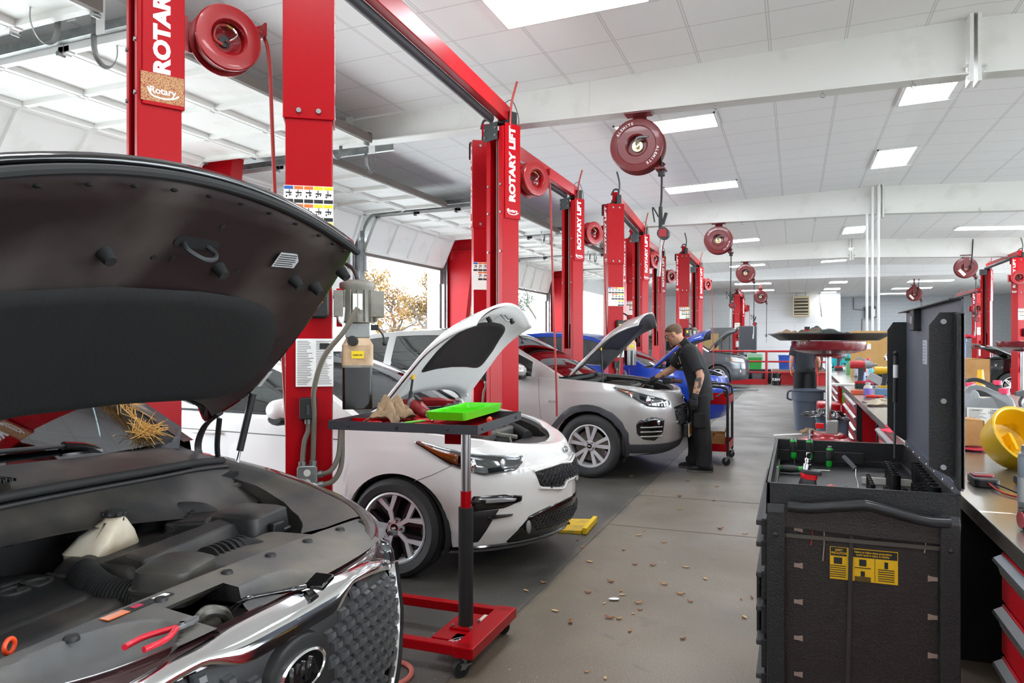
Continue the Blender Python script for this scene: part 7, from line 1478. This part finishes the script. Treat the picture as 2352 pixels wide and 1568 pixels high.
for nm, cm, pts in (('test_lead', mat('red_lead', 'd02a22', .5), [(.675, 3.24, BZ + .02), (.70, 3.1, BZ + .006), (.78, 3.0, BZ + .006), (.86, 2.96, BZ + .006)]), ('test_lead', BLACK, [(.69, 3.24, BZ + .02), (.75, 3.1, BZ + .006), (.74, 2.98, BZ + .006), (.72, 2.9, BZ + .006), (.8, 2.85, BZ + .006), (.88, 2.88, BZ + .006)])): MB().tube([(x - .675, y - 3.3, z - BZ) for x, y, z in pts], .0032, 8, 8).ob(nm, cm, mm); mm.rotation_euler = (0, 0, 0)
sc_ = thing('spray_can', 'silver and white spray can at the right edge of the picture', 'spray can', (.725, 2.9, BZ)); MB().lathe([(0, 0), (.031, 0), (.033, .004), (.033, .165), (.03, .172), (.031, .176), (.022, .186), (0, .186)], 28).ob('can_body', mat('can_silver', 'c6cacc', .3, .6), sc_); MB().lathe([(.0333, .02), (.0335, .1), (.0333, .1)], 28, caps=False).ob('can_label', PAPER, sc_); MB().lathe([(0, .186), (.024, .186), (.022, .205), (0, .208)], 20).ob('spray_cap', mat('grey_cap', 'b9bbbd', .4), sc_)
text('lettering', 'One Way\nSpray', .018, TEXTW, sc_, T((0, -.0342, .135)) @ rx_(pi / 2), .0003)if False else None
fl = thing('work_light', 'black and red cordless work light lying at the edge of the near bench', 'work light', (.70, 2.56, BZ + .03), R(10)); MB().lathe([(0, -.085), (.026, -.085), (.03, -.08), (.03, .0), (.026, .03), (.025, .12), (0, .12)], 20, axis='x').ob('light_body', BLACKG, fl); MB().lathe([(.0305, .0), (.0312, .015), (.0295, .03)], 20, axis='x', caps=False).ob('red_band', mat('orange_red_plastic', 'c93a2a', .4), fl); MB().cyl((-.088, 0, 0), (-.084, 0, 0), .024, n=20).ob('lamp_lens', mat('pinkish_lens', 'd0666a', .2), fl)
tag(MB(T((.82, 2.98, BZ), rz=-.3)).box((0, 0, .001), (.14, .2, .002)).ob('paper_sheet', PAPER, sm=False), 'white paper sheet lying by the multimeter leads', 'paper')
bt = thing('bit_driver', 'short black tool lying behind the multimeter', 'tool', (.83, 3.36, BZ + .018), R(15)); MB().lathe([(0, -.04), (.015, -.04), (.018, -.03), (.018, -.005), (.01, 0), (.01, .08), (0, .08)], 14, axis='x').ob('tool_body', BLACK, bt)
def impact(label, loc, rz, body, s=1., trim=BLACK, nose=GREY):
    r = thing('impact_wrench', label, 'power tool', loc, rz, None); r.scale = (s,) * 3
    b = MB(); b.rings([[(x, y, z) for y, z in [(w_ * cos(t) * .5, .245 + h * sin(t) * .5) for t in [2 * pi * i / 18 for i in range(18)]]] for x, w_, h in ((-.115, .055, .06), (-.11, .075, .085), (-.02, .08, .09), (.03, .075, .085))]); b.ob('motor_housing', body, r, ang=50)
    b = MB(); b.rings([[(x, y, z) for y, z in [(w_ * cos(t) * .5, .245 + w_ * sin(t) * .5) for t in [2 * pi * i / 18 for i in range(18)]]] for x, w_ in ((.028, .082), (.07, .085), (.095, .07), (.11, .045), (.118, .04))]); b.ob('hammer_case', nose, r, ang=50); MB().cyl((.115, 0, .245), (.15, 0, .245), .01, n=8).ob('anvil', STEEL, r)
    b = MB(); b.rings([[(x + dx, y, z) for x, y in rrect(w_, h, .016)] for w_, h, dx, z in ((.052, .045, -.02, .06), (.05, .042, -.012, .1), (.055, .045, -.005, .16), (.06, .05, .0, .22))]); b.ob('grip', DKGREY, r, ang=50); MB().box((.033, 0, .185), (.016, .02, .04)).ob('trigger', body, r, sm=False, bev=.004)
    b = MB(); b.box((-.01, 0, .058), (.115, .07, .03)); b.ob('battery_foot', body, r, sm=False, bev=.006); MB().box((-.005, 0, .022), (.12, .075, .042)).ob('battery', trim, r, sm=False, bev=.006); return r
TRED = mat('tool_red', 'b3202a', .35); TYEL = mat('tool_yellow', 'e6b51c', .35)
impact('large red cordless impact wrench standing on its battery on the bench', (.74, 9.7, BZ), R(4), TRED, 1.12); impact('yellow and black cordless impact driver standing right of the red wrench', (.92, 9.0, BZ), R(2), TYEL, .95, BLACK, DKGREY); impact('small red impact wrench farther down the bench beside the teal cloth', (.78, 15.3, BZ), R(8), TRED, 1.15)
tag(MB(T((.86, 8.35, BZ), rz=.05)).prism(rrect(.2, .1, .02), 0, .075).ob('blue_case', mat('grey_blue_plastic', '5f7f9e', .45), bev=.006), 'grey-blue plastic case on the bench behind the purple bottle', 'case')
bo = thing('fluid_bottle', 'small clear bottle with purple label on the bench edge', 'bottle', (.67, 8.05, BZ)); MB().lathe([(0, 0), (.036, 0), (.04, .006), (.04, .1), (.03, .118), (.02, .122), (.02, .13)], 24).ob('bottle_body', mat('frosted_plastic', 'c9c4c0', .3), bo); MB().lathe([(.0405, .012), (.0408, .05), (.0405, .09)], 24, caps=False).ob('bottle_label', mat('purple_label', '7468b8', .5), bo); MB().lathe([(0, .13), (.024, .13), (.024, .145), (0, .146)], 18).ob('bottle_cap', mat('cap_grey', 'a7a9ab', .4), bo)
hb = thing('tool_holster', 'black tool holster leaning between the red and yellow drills', 'holster', (1.0, 9.98, BZ + .02), R(5)); MB(T((0, 0, .11), ry=-.6)).box((0, 0, 0), (.17, .09, .2)).ob('holster_body', mat('black_leather', '1c1a1a', .35, coat=.3), hb, bev=.02); MB(T((-.1, -.05, .08), ry=.5)).box((0, 0, 0), (.17, .02, .1)).ob('parts_pack', mat('white_pack', 'd9dde0', .4), hb, sm=False, bev=.004)
screwdriver('red and yellow screwdriver lying on the bench near the purple bottle', (.80, 7.9, BZ + .02), (0, 0, R(-5)), 'c8322a', .14, .12, 1.15)
tag(MB(T((.63, 8.5, BZ), rz=.1)).box((0, 0, .022), (.16, .09, .044)).ob('orange_box', mat('orange_red_box', 'd9613f', .5), sm=False, bev=.004), 'orange box beside the red impact wrench battery', 'box')
rag('shop_rag', 'crumpled beige shop rag on the bench with the impact wrenches', (.70, 7.1, BZ), .26, mat('beige_rag', 'cbbfa9', .9), 8, .22, cat='rag')
rag('red_cloth', 'red cloth draped on the bench edge left of the cart lid', (.72, 5.15, BZ), .36, mat('bright_red_cloth', 'd8304a', .9), 12, .06, cat='cloth')
bk = thing('code_reader', 'upright black code reader case on the bench left of the cart lid', 'case', (.79, 6.2, BZ), R(6)); MB().prism(rrect(.09, .17, .02), 0, .22).ob('case_shell', BLACKG, bk, bev=.006); MB().box((.05, -.05, .11), (.01, .02, .2)).ob('metal_trim', CHROME, bk, sm=False)
tag(MB(T((.78, 6.75, BZ))).lathe([(0, 0), (.025, 0), (.025, .13), (.01, .15), (.006, .2), (0, .2)], 18).ob('spray_tube', mat('blue_can', '2a4fa0', .35)), 'slim blue spray can beside the cart lid on the bench', 'spray can')
wp = thing('notepad', 'white pad of papers overhanging the bench edge at the corner', 'notepad', (.57, 10.15, BZ), R(-4)); MB().box((0, 0, .01), (.3, .22, .02)).ob('paper_block', PAPER, wp, sm=False)
tag(MB(T((.6, 10.45, .0))).box((0, 0, .83), (.06, .03, .24)).ob('green_tape', mat('green_strip', '59c22c', .5), sm=False), 'bright green strip at the end of the bench by the notepad', 'strip')
rag('teal_cloth', 'teal cloth bundle on the far bench behind the small red impact wrench', (.95, 15.9, BZ), .55, mat('teal_cloth', '2fb3bd', .8), 21, .75, cat='cloth')
sb_ = thing('spray_bottle', 'green spray bottle lying by the small red impact wrench', 'spray bottle', (.86, 13.9, BZ), .3); MB().lathe([(0, 0), (.05, 0), (.05, .14), (.02, .19), (.018, .22)], 18).ob('bottle', mat('green_bottle', '6fae74', .4), sb_); MB().box((-.02, 0, .245), (.1, .035, .05)).ob('trigger_head', mat('dark_green', '1f6a3a', .4), sb_, sm=False, bev=.008)
for x, y, h, c, lb in ((.86, 11.3, .19, '2456b0', 'blue can on the far bench near the notepad'), (.98, 11.1, .16, '6cc3e0', 'light blue can next to the blue can on the far bench'), (1.1, 8.6, .17, '1d3f8c', 'dark blue bottle behind the yellow drill')): tag(MB(T((x, y, BZ))).lathe([(0, 0), (.05, 0), (.05, h), (.035, h + .02), (0, h + .02)], 20).ob('spray_can', mat('can_' + c, c, .35)), lb, 'can')
rag('pink_cloth', 'pink cloth wad behind the large red impact wrench', (.84, 10.05, BZ), .16, mat('pink_cloth', 'd8637c', .8), 31, .55, cat='cloth')
wr = thing('wire_rack', 'black and chrome parts rack on the bench right of the yellow drill', 'rack', (1.16, 9.7, BZ)); MB().box((0, 0, .16), (.26, .22, .32)).ob('rack_box', BLACK, wr, sm=False, bev=.01); MB().tube([(-.16, 0, .33), (-.14, 0, .4), (.12, 0, .4), (.14, 0, .33)], .012, 8).ob('rack_handle', CHROME, wr)
for i in range(4): MB().box((-.132, -.08, .2 + i * .03), (.006, .05, .012)).ob('rack_slot', GREY, wr, sm=False)
cb = thing('cardboard_sheet', 'large tan cardboard parts carton panel standing behind the far grey jug', 'cardboard', (1.14, 13.15, BZ), R(-6)); CB2 = mat('tan_cardboard', 'c79d63', .85, col2='bd9257', scale=5); MB().box((.02, 0, .36), (.64, .03, .72)).ob('cardboard_panel', CB2, cb, sm=False); text('lettering', 'Genuine Parts', .052, TEXTK, cb, T((.06, -.017, .63)) @ rx_(pi / 2), .001, .012); MB().box((-.14, -.018, .47), (.28, .003, .09)).ob('shipping_label', PAPER, cb, sm=False); MB().box((-.06, -.02, .52), (.07, .003, .03)).ob('yellow_sticker', YLAB, cb, sm=False)
tag(MB(T((1.62, 13.3, BZ), rz=-.1)).box((0, 0, .33), (.2, .3, .66)).ob('black_cabinet', BLACK, sm=False, bev=.01), 'dark box standing behind the tan cardboard sheet on the rear bench', 'box')
carton('tan carton on the rear bench behind the yellow funnels', (1.6, 8.3, BZ), .24, .3, .38, .05)
tag(MB(T((1.6, 7.3, BZ))).prism(rrect(.14, .1, .03), 0, .16).ob('white_canister', mat('milky_plastic', 'dfe3e4', .4), bev=.01), 'small white canister between the two yellow funnels', 'canister')
tub = thing('blue_tub', 'tall blue plastic tub behind the raised cart lid', 'tub', (1.53, 8.75, BZ)); tub.scale = (.6, .6, .98); MB().rings([[(x, y, z) for x, y in rrect(w_, w_, .04)] for w_, z in ((.26, 0), (.32, .55), (.335, .56), (.335, .58), (.3, .58), (.25, .03))], True, True, True).ob('tub_shell', mat('blue_plastic', '2564b8', .4), tub, ang=40)
rag('red_cloth', 'red cloth hanging over the rim of the blue tub', (1.53, 8.55, BZ + .575), .24, mat('crimson_cloth', 'b3122c', .9), 17, .28, cat='cloth')
spb = thing('spray_bottle', 'white spray bottle with dark trigger at the right edge of the bench', 'spray bottle', (1.27, 5.1, BZ), R(200)); MB().lathe([(0, 0), (.045, 0), (.048, .01), (.048, .13), (.025, .19), (.018, .21)], 20).ob('bottle', mat('white_bottle', 'd9dadb', .4), spb); b = MB(); b.rings([[(x, y, z) for y, z in ((-.018, -.018), (.018, -.018), (.014, .02), (-.014, .02))] for x, z0 in ((-.05, 0), (.08, 0))] if False else [[(x, y * w_, .245 + z * w_) for y, z in ((-.018, -.02), (.018, -.02), (.014, .022), (-.014, .022))] for x, w_ in ((-.05, 1), (.03, 1), (.075, .5))]); b.tube([(.03, 0, .23), (.05, 0, .2), (.045, 0, .17)], .008, 8); b.ob('trigger_head', DKSTEEL, spb, sm=False)
for x, y, c, h, lb in ((1.2, 4.3, '3c3f43', .2, 'dark bottle cut by the right edge of the picture'), (1.36, 6.4, 'c02a6a', .17, 'magenta bottle behind the black jug'), (1.3, 4.9, 'b9bdbf', .1, 'small grey container under the white spray bottle')): tag(MB(T((x, y, BZ))).prism(rrect(.12, .09, .03), 0, h).ob('fluid_container', mat('cont_' + c, c, .4), bev=.01), lb, 'container')
# ---------------------------------------------------------------- tall oil drains, waste bins
def oil_drain(label, loc):
    r = thing('oil_drain', label, 'oil drain', loc, 0, None)
    MB().lathe([(0, .08), (.215, .08), (.22, .1), (.22, .6), (0, .6)], 40).ob('drain_tank', BLACK, r); MB().lathe([(.0, .6), (.245, .6), (.25, .615), (.25, .64), (.235, .65), (.15, .675), (.135, .7), (.11, .71), (0, .71)], 44).ob('tank_lid', mat('drain_red', '9a1a24', .3, coat=.4), r)
    for a in (0.3, 2.4, 4.5): MB().cyl((.225 * cos(a), .225 * sin(a), .05), (.225 * cos(a), .225 * sin(a), .6), .03, n=14).ob('leg_tube', STEEL, r)
    for a in (.3, 2.4, 4.5): caster(r, .2 * cos(a), .2 * sin(a), .09, .04, a)
    MB().cyl((0, 0, .7), (0, 0, 1.36), .024, n=20).ob('riser_pole', ALU, r)
    c = MB(); c.box((.03, 0, .76), (.1, .07, .12)); c.ob('height_clamp', mat('zinc', 'a4a9a6', .4, .6), r, bev=.01); MB().box((-.07, -.02, .77), (.07, .035, .045)).ob('release_handle', mat('bright_red_plastic', 'd8141c', .35), r, sm=False, bev=.005)
    MB().lathe([(.03, 1.36), (.1, 1.372), (.11, 1.39), (.2, 1.4), (.29, 1.425), (.3, 1.44), (.302, 1.5), (.298, 1.505), (.29, 1.5), (.288, 1.45), (.1, 1.41), (0, 1.405)], 48).ob('catch_bowl', mat('drain_maroon', '6e1420', .22, coat=.5), r)
    return r
oil_drain('tall oil drain with dark red bowl and black tray on top beside the bench', (.27, 6.96, 0))
dt = thing('drip_tray', 'wide shallow black drip tray lying on top of the tall oil drain bowl', 'tray', (.26, 6.96, 1.508), R(8)); MB().rings([[(x * s, y * s, z) for x, y in rrect(.92, .7, .07, 4)] for s, z in ((.78, 0), (.8, .004), (.96, .05), (1.0, .054), (1.0, .062), (.97, .06), (.8, .014))], True, True, True).ob('tray_shell', mat('tray_black', '17181a', .35), dt, ang=30)
rag('work_gloves', 'grey-brown work gloves piled on the black drip tray', (.2, 6.93, 1.525), .4, mat('dirty_glove', '5c5348', .9, col2='2f3a36', scale=9, lo=.4, hi=.55), 14, .28, cat='gloves')
rag('work_glove', 'tan glove at the left of the pile on the black drip tray', (-.06, 6.95, 1.54), .2, mat('tan_glove', '8a7358', .9), 19, .3, cat='gloves'); tag(MB(T((.34, 6.85, 1.53))).ball((0, 0, .02), .05, 10, (1, .6, .5))  .ob('blue_piece', mat('pale_blue_plastic', '9fc3dd', .4)), 'small pale blue sponge among the gloves on the drip tray', 'cap')  # unidentified pale blue thing, drawn as a flattened ball
o = oil_drain('second oil drain with red bowl at the right edge of the picture', (2.82, 11.6, 0))
rag('work_rag', 'tan rag lying on the red tank lid of the tall oil drain', (.12, 7.08, .685), .14, CANVAS, 24, .35); tag(MB(T((-.06, 7.05, .665), ry=-.1)).box((0, 0, .004), (.24, .06, .008)).ob('plastic_scoop', mat('white_scoop', 'e6e8e8', .4), bev=.003), 'white plastic strip balanced on the oil drain tank lid', 'scraper'); tag(MB(T((.13, 6.85, .65))).lathe([(0, 0), (.022, 0), (.022, .05), (.018, .055), (.022, .06), (.022, .09), (0, .09)], 16).ob('chrome_socket', CHROME), 'large chrome socket standing on the oil drain tank lid', 'socket')
bn = thing('waste_bin', 'slate grey round waste bin with handles beside the far person', 'waste bin', (.2, 13.5, 0)); SL = mat('slate_plastic', '5f6b7a', .5); MB().lathe([(0, 0), (.2, 0), (.23, .48), (.235, .5), (.25, .5), (.255, .66), (.27, .67), (.27, .69), (.245, .69), (.21, .02), (0, .02)], 40).ob('bin_shell', SL, bn)
for s in (-1, 1): MB().tube([(s * .24, -.05, .67), (s * .31, -.05, .64), (s * .32, 0, .54), (s * .31, .05, .52), (s * .25, .05, .5)], .016, 8).ob('bin_handle', SL, bn)
b2 = thing('waste_bin', 'blue-grey open bin in front of the two-column red cabinet', 'waste bin', (.36, 8.35, 0)); MB().rings([[(x, y, z) for x, y in rrect(w_, w_ * .8, .05)] for w_, z in ((.24, 0), (.31, .68), (.33, .69), (.33, .71), (.3, .71), (.22, .03))], True, True, True).ob('bin_shell', mat('blue_grey_plastic', '7389a0', .45), b2, ang=40)
rag('bin_bag', 'black plastic bag stuffed over the rim of the blue-grey bin', (.28, 8.25, .705), .36, mat('bin_bag', '1a1b1d', .25, coat=.3), 33, .35, cat='bag')
ra = thing('air_tank', 'red steel box under the far end of the bench with the impact wrenches', 'box', (.42, 10.6, 0)); MB().prism(rrect(.3, .5, .06), .1, .7).ob('tank_shell', CABR, ra, bev=.02); MB().prism(rrect(.2, .4, .05), 0, .1).ob('tank_base', BLACK, ra)
# ---------------------------------------------------------------- white conduits, rear railing and what stands behind it
for x, lb in ((1.22, 'left-most of the three white vertical pipes under the second girder'), (1.31, 'middle one of the three white vertical pipes under the second girder'), (1.41, 'right-most of the three white vertical pipes under the second girder')): tag(MB().cyl((x, 14.86, .952), (x, 14.86, 3.83 if x < 1.25 else 4.3), .022, n=14).ob('conduit_pipe', mat('pipe_white', 'dcdcda', .4)), lb, 'pipe')
RL = mat('rail_red', 'b31b22', .4)
rl = thing('guard_rail', 'red pipe guard rail with three rails across the rear of the shop', 'guard rail', (0, 27.3, 0))
for z in (.42, .8, 1.16): MB().cyl((-6.5, 0, z), (1.2, 0, z), .035 if z > 1 else .03, n=12).ob('rail_pipe', RL, rl)
for x in (-6.4, -3.6, -.93, .7): MB().cyl((x, 0, .0), (x, 0, 1.16), .045, n=12).ob('rail_post', RL, rl)
MB().span((-6.5, -.06, 0), (-.9, .06, .18)).ob('rail_curb', RL, rl, sm=False); tag(MB().span((-.75, 27.38, 0), (1.2, 27.5, .45)).ob('low_red_wall', RL, sm=False), 'low red wall under the railing behind the black bucket', 'low wall')
tag(MB().span((-.75, 27.5, .45), (1.6, 28.3, .52)).ob('low_shelf', mat('wood_plank', '8e8272', .7), sm=False), 'low plank shelf behind the railing carrying blue bins', 'shelf'); tag(MB().span((-.75, 27.6, 0), (1.6, 28.3, .449)).ob('shelf_base', RL, sm=False), 'red base under the plank shelf behind the railing', 'base')
def tub_box(name, label, loc, w_, d_, h, m, lid=None):
    r = thing(name, label, 'storage bin', loc); MB().rings([[(x, y, z) for x, y in rrect(a * w_, a * d_, .04)] for a, z in ((.86, 0), (.98, h * .9), (1.04, h * .91), (1.04, h), (.98, h))]).ob('bin_shell', m, r, ang=40)
    if lid: MB().prism(rrect(w_ * 1.06, d_ * 1.06, .04), h, h + .35 * h).ob('bin_lid', lid, r, bev=.01)
    return r
tag(MB().span((-2.2, 27.9, 0), (-.8, 28.5, .5)).ob('low_bench', DKGREY, sm=False), 'dark low bench behind the railing under the green tote', 'bench')
tub_box('green_tote', 'green tote with frosted lid on the low bench behind the railing', (-1.35, 28.15, .5), .5, .4, .42, mat('green_tote', '3fae4e', .4), mat('frosted_green', '9fc9a8', .3)); tub_box('blue_bin', 'blue bin with light label on the plank shelf behind the railing', (-.35, 27.9, .52), .4, .4, .5, mat('royal_blue', '2a56b5', .4)); tub_box('blue_bin', 'second blue bin, farther right on the plank shelf behind the railing', (.1, 27.9, .52), .36, .36, .42, mat('royal_blue', '2a56b5', .4)); tub_box('dark_bin', 'dark grey crate at the right end of the plank shelf', (.62, 27.95, .52), .6, .5, .52, DKGREY)
tub_box('teal_bin', 'teal bin on the floor behind the railing by the grey SUV', (-1.75, 27.62, .0), .45, .36, .4, mat('teal_plastic', '2d9db5', .4)); tub_box('grey_bin', 'grey bin on the floor beside the teal bin behind the railing', (-1.25, 27.62, .0), .36, .36, .4, mat('mid_grey', '6d6f73', .5))
bu = thing('bucket', 'black plastic bucket with white print in front of the low red wall', 'bucket', (-.6, 26.95, 0)); MB().lathe([(0, 0), (.14, 0), (.165, .4), (.175, .4), (.175, .42), (.16, .42), (.13, .03)], 30).ob('bucket_shell', BLACKG, bu); MB().tube([(-.17, 0, .36), (-.1, -.17, .2), (.1, -.17, .2), (.17, 0, .36)], .005, 6).ob('bucket_handle', STEEL, bu); text('lettering', 'K&N', .12, TEXTW, bu, T((0, -.162, .2)) @ rx_(pi / 2 - .06), .002, .03)
dr = thing('oily_waste_can', 'red round waste can with yellow label by the low red wall', 'waste can', (.22, 26.9, 0)); MB().lathe([(0, 0), (.22, 0), (.23, .05), (.225, .06), (.225, .46), (.235, .47), (.235, .52), (0, .54)], 36).ob('can_shell', mat('crimson_paint', 'a01226', .3, coat=.4), dr); MB().box((-.13, -.19, .28), (.11, .02, .16), MX.Rotation(-.6, 3, 'Z')).ob('warning_label', YLAB, dr, sm=False)
tag(MB().cyl((-2.6, 24.6, .008), (-1.2, 24.4, .008), .03, n=8).ob('creeper_pad', DKGREY) if False else MB(T((-1.6, 23.9, 0))).prism(rrect(1.1, .5, .1), .003, .03).ob('creeper', mat('grey_mat', '6b6b6a', .7)), 'grey mat on the floor in front of the grey SUV', 'mat')
rag('blue_cloth', 'blue cloth on the floor by the front wheel of the grey SUV', (-1.95, 23.3, .003), .5, mat('blue_cloth', '4a83b8', .9), 44, .2, cat='cloth')
# far wall fittings
ht = thing('unit_heater', 'beige louvred unit heater hanging on the white rear wall', 'heater', (.28, 38.6, 2.7)); MB().span((-.38, -.3, 0), (.38, .3, 1.0)).ob('heater_case', mat('beige_enamel', 'cbbf9f', .5), ht, sm=False, bev=.02); MB().span((-.32, -.305, .08), (.32, -.3, .88)).ob('heater_core', mat('dark_core', '3c3a36', .7), ht, sm=False)
for i in range(5): MB(T((0, -.32, .16 + i * .16), rx=.6)).box((0, 0, 0), (.62, .12, .02)).ob('heater_louvre', MATS['beige_enamel'], ht, sm=False)
for x in (-.2, .2): MB().cyl((x, 0, 1.0), (x, 0, 1.16), .02, n=8).ob('hanger_rod', STEEL, ht)
tag(MB().tube([(1.1, 38.8, 3.86), (1.15, 38.7, 3.2), (1.2, 38.7, 2.7)], .03, 8).ob('gas_pipe', STEEL), 'thin steel pipe dropping beside the beige heater', 'pipe')
eb = thing('control_box', 'grey control box with white sheet on the grey block wall', 'control box', (3.75, 42.85, 2.75)); MB().span((-.3, -.1, 0), (.2, .14, .6)).ob('box_case', DKSTEEL, eb, sm=False); MB().span((-.02, -.11, .05), (.16, -.1, .45)).ob('info_sheet', PAPER, eb, sm=False)
for pts in ([(2.9, 42.95, 3.8), (2.9, 42.95, 3.2), (3.4, 42.95, 3.15)], [(3.3, 42.95, 2.7), (3.3, 42.95, 1.5), (3.3, 42.95, .6)]): tag(MB().tube(pts, .025, 8, 1, False).ob('wall_conduit', STEEL), 'thin grey conduit %s the control box on the block wall' % ('above' if pts[0][2] > 3 else 'below'), 'conduit')
rd = thing('red_post', 'slim red post with black top in front of the rear wall', 'post', (.42, 33.5, 0)); MB().span((-.16, -.1, 0), (.16, .1, 2.0)).ob('post_body', RED, rd, sm=False); MB().span((-.05, -.11, 2.0), (.16, .1, 2.12)).ob('post_cap', BLACK, rd, sm=False)
gd = thing('door_leaf', 'grey double door in the rear wall behind the grey SUV hood', 'door', (-3.1, 38.95, 0))
for k in (-1, 1): MB().span((k * .47 - .45, -.03, 0), (k * .47 + .45, .03, 2.2)).ob('door_leaf_panel', mat('door_grey', '8d9092', .5), gd, sm=False)
tag(MB(T((-3.9, 37.9, 0))).box((0, 0, .95), (.7, .5, 1.9)).ob('tan_cabinet', mat('tan_enamel', 'c2a66c', .5), sm=False, bev=.02), 'tall tan cabinet against the rear wall behind the grey SUV', 'cabinet')
cp_ = thing('charging_cabinet', 'tall dark grey cabinet beside the far lift behind the railing', 'cabinet', (-1.85, 32.6, 0)); MB().span((-.35, -.25, .9), (.35, .25, 2.15)).ob('cabinet_case', mat('charcoal', '3b3d42', .45), cp_, sm=False, bev=.03); MB().span((-.15, -.27, .95), (.15, -.25, 1.15)).ob('cabinet_drawer', GREY, cp_, sm=False); MB().span((-.25, -.2, 0), (.25, .2, .9)).ob('cabinet_stand', DKGREY, cp_, sm=False)
# ---------------------------------------------------------------- trees and bushes beyond the open doors
BARK = mat('bark', '4a4038', .9, col2='2f2925', scale=12); FO = [mat('leaf_ochre', '6b501a', .9, col2='3e2c12', scale=3), mat('leaf_rust', '5f3417', .9, col2='665a24', scale=3), mat('leaf_green', '223620', .9, col2='142214', scale=3)]
def tree(seed, h, fol, n_leaf, dense):
    rr = random.Random(seed); r = thing('tree', 'x', 'tree', group='autumn trees beyond the garage doors'); b = MB(); tips = []
    def grow(p, d, L_, rad, lev):
        q = p + d * L_; m = (p + q) / 2 + V((rr.gauss(0, .06), rr.gauss(0, .06), 0)) * L_; b.tube([p, m, q], lambda t: rad * (1 - .4 * t), 6 if lev < 2 else 4, 3)
        if lev >= 2: tips.append((m, L_)); tips.append((q, L_))
        if lev < 4:
            for i in range(3 if lev else 5):
                nd = (d * (.75 if lev else .5) + V((rr.gauss(0, .65), rr.gauss(0, .65), rr.uniform(-.1, .5)))).normalized(); grow(p.lerp(q, rr.uniform(.45, 1)), nd, L_ * rr.uniform(.5, .72), rad * .55, lev + 1)
    grow(V((0, 0, 0)), V((0, 0, 1)), h * .4, h * .024, 0); b.ob('trunk', BARK, r)
    f = MB()
    for i in range(n_leaf):
        t, L_ = rr.choice(tips); c = t + V((rr.gauss(0, 1), rr.gauss(0, 1), rr.gauss(0, .8))) * (dense * (.3 + L_ * .4)); s = rr.uniform(.06, .13); u = V((rr.gauss(0, 1), rr.gauss(0, 1), rr.gauss(0, 1))).normalized() * s; w_ = V((rr.gauss(0, 1), rr.gauss(0, 1), rr.gauss(0, 1))).normalized() * s
        f.quad(c - u, c + w_ * .6, c + u, c - w_ * .6)
    f.ob('foliage', fol, r, sm=False); return r
protos = [tree(1, 9, FO[0], 4200, .6), tree(2, 8, FO[1], 3600, .65), tree(3, 11, FO[2], 3800, .7)]; used_t = [0, 0, 0]
LBT = ['tall tree with thin ochre autumn leaves seen beyond the garage doors', 'tree with rust-brown autumn leaves seen beyond the garage doors', 'dark green dense tree seen beyond the garage doors']
rr = random.Random(5)
for i, (x, y) in enumerate([(-23, 8), (-27, 14), (-22, 20), (-26, 26), (-21, 32), (-25, 37), (-22, 42.5), (-27, 47), (-22, 52), (-26, 58), (-30, 64), (-24, 70), (-33, 76)]):
    k = (0, 1, 0, 1, 0, 1, 0, 1, 2, 1, 2, 2, 0)[i]
    o = protos[k] if not used_t[k] else dup(protos[k]); used_t[k] = 1; place(o, (x, y, -.1), rr.uniform(0, 6.28), LBT[k]); s = rr.uniform(.8, 1.05); o.scale = (s, s, s)
hb_ = MB(); rr = random.Random(9)
for i in range(2600):
    y = rr.uniform(-10, 75); c = V((-35 + rr.gauss(0, .8), y, abs(rr.gauss(0, 1.8)) + .1)); s = rr.uniform(.2, .45); u = V((rr.gauss(0, 1), rr.gauss(0, 1), rr.gauss(0, 1))).normalized() * s; w_ = V((rr.gauss(0, 1), rr.gauss(0, 1), rr.gauss(0, 1))).normalized() * s; hb_.quad(c - u, c + w_ * .7, c + u, c - w_ * .7)
tag(hb_.ob('hedge', FO[0], sm=False), 'brown undergrowth along the far edge of the lot', 'undergrowth', None, 'stuff')
# roof-level air vent in the ceiling
av = thing('air_vent', 'flat rectangular air vent in the ceiling right of the three pipes', 'air vent', (3.3, 16.6, zc(3.3) - .04)); MB().box((0, 0, 0), (.62, .62, .02)).ob('vent_plate', WHITE, av, sm=False); MB().box((0, 0, -.03), (.5, .5, .02)).ob('vent_louvre', GREY, av, sm=False)
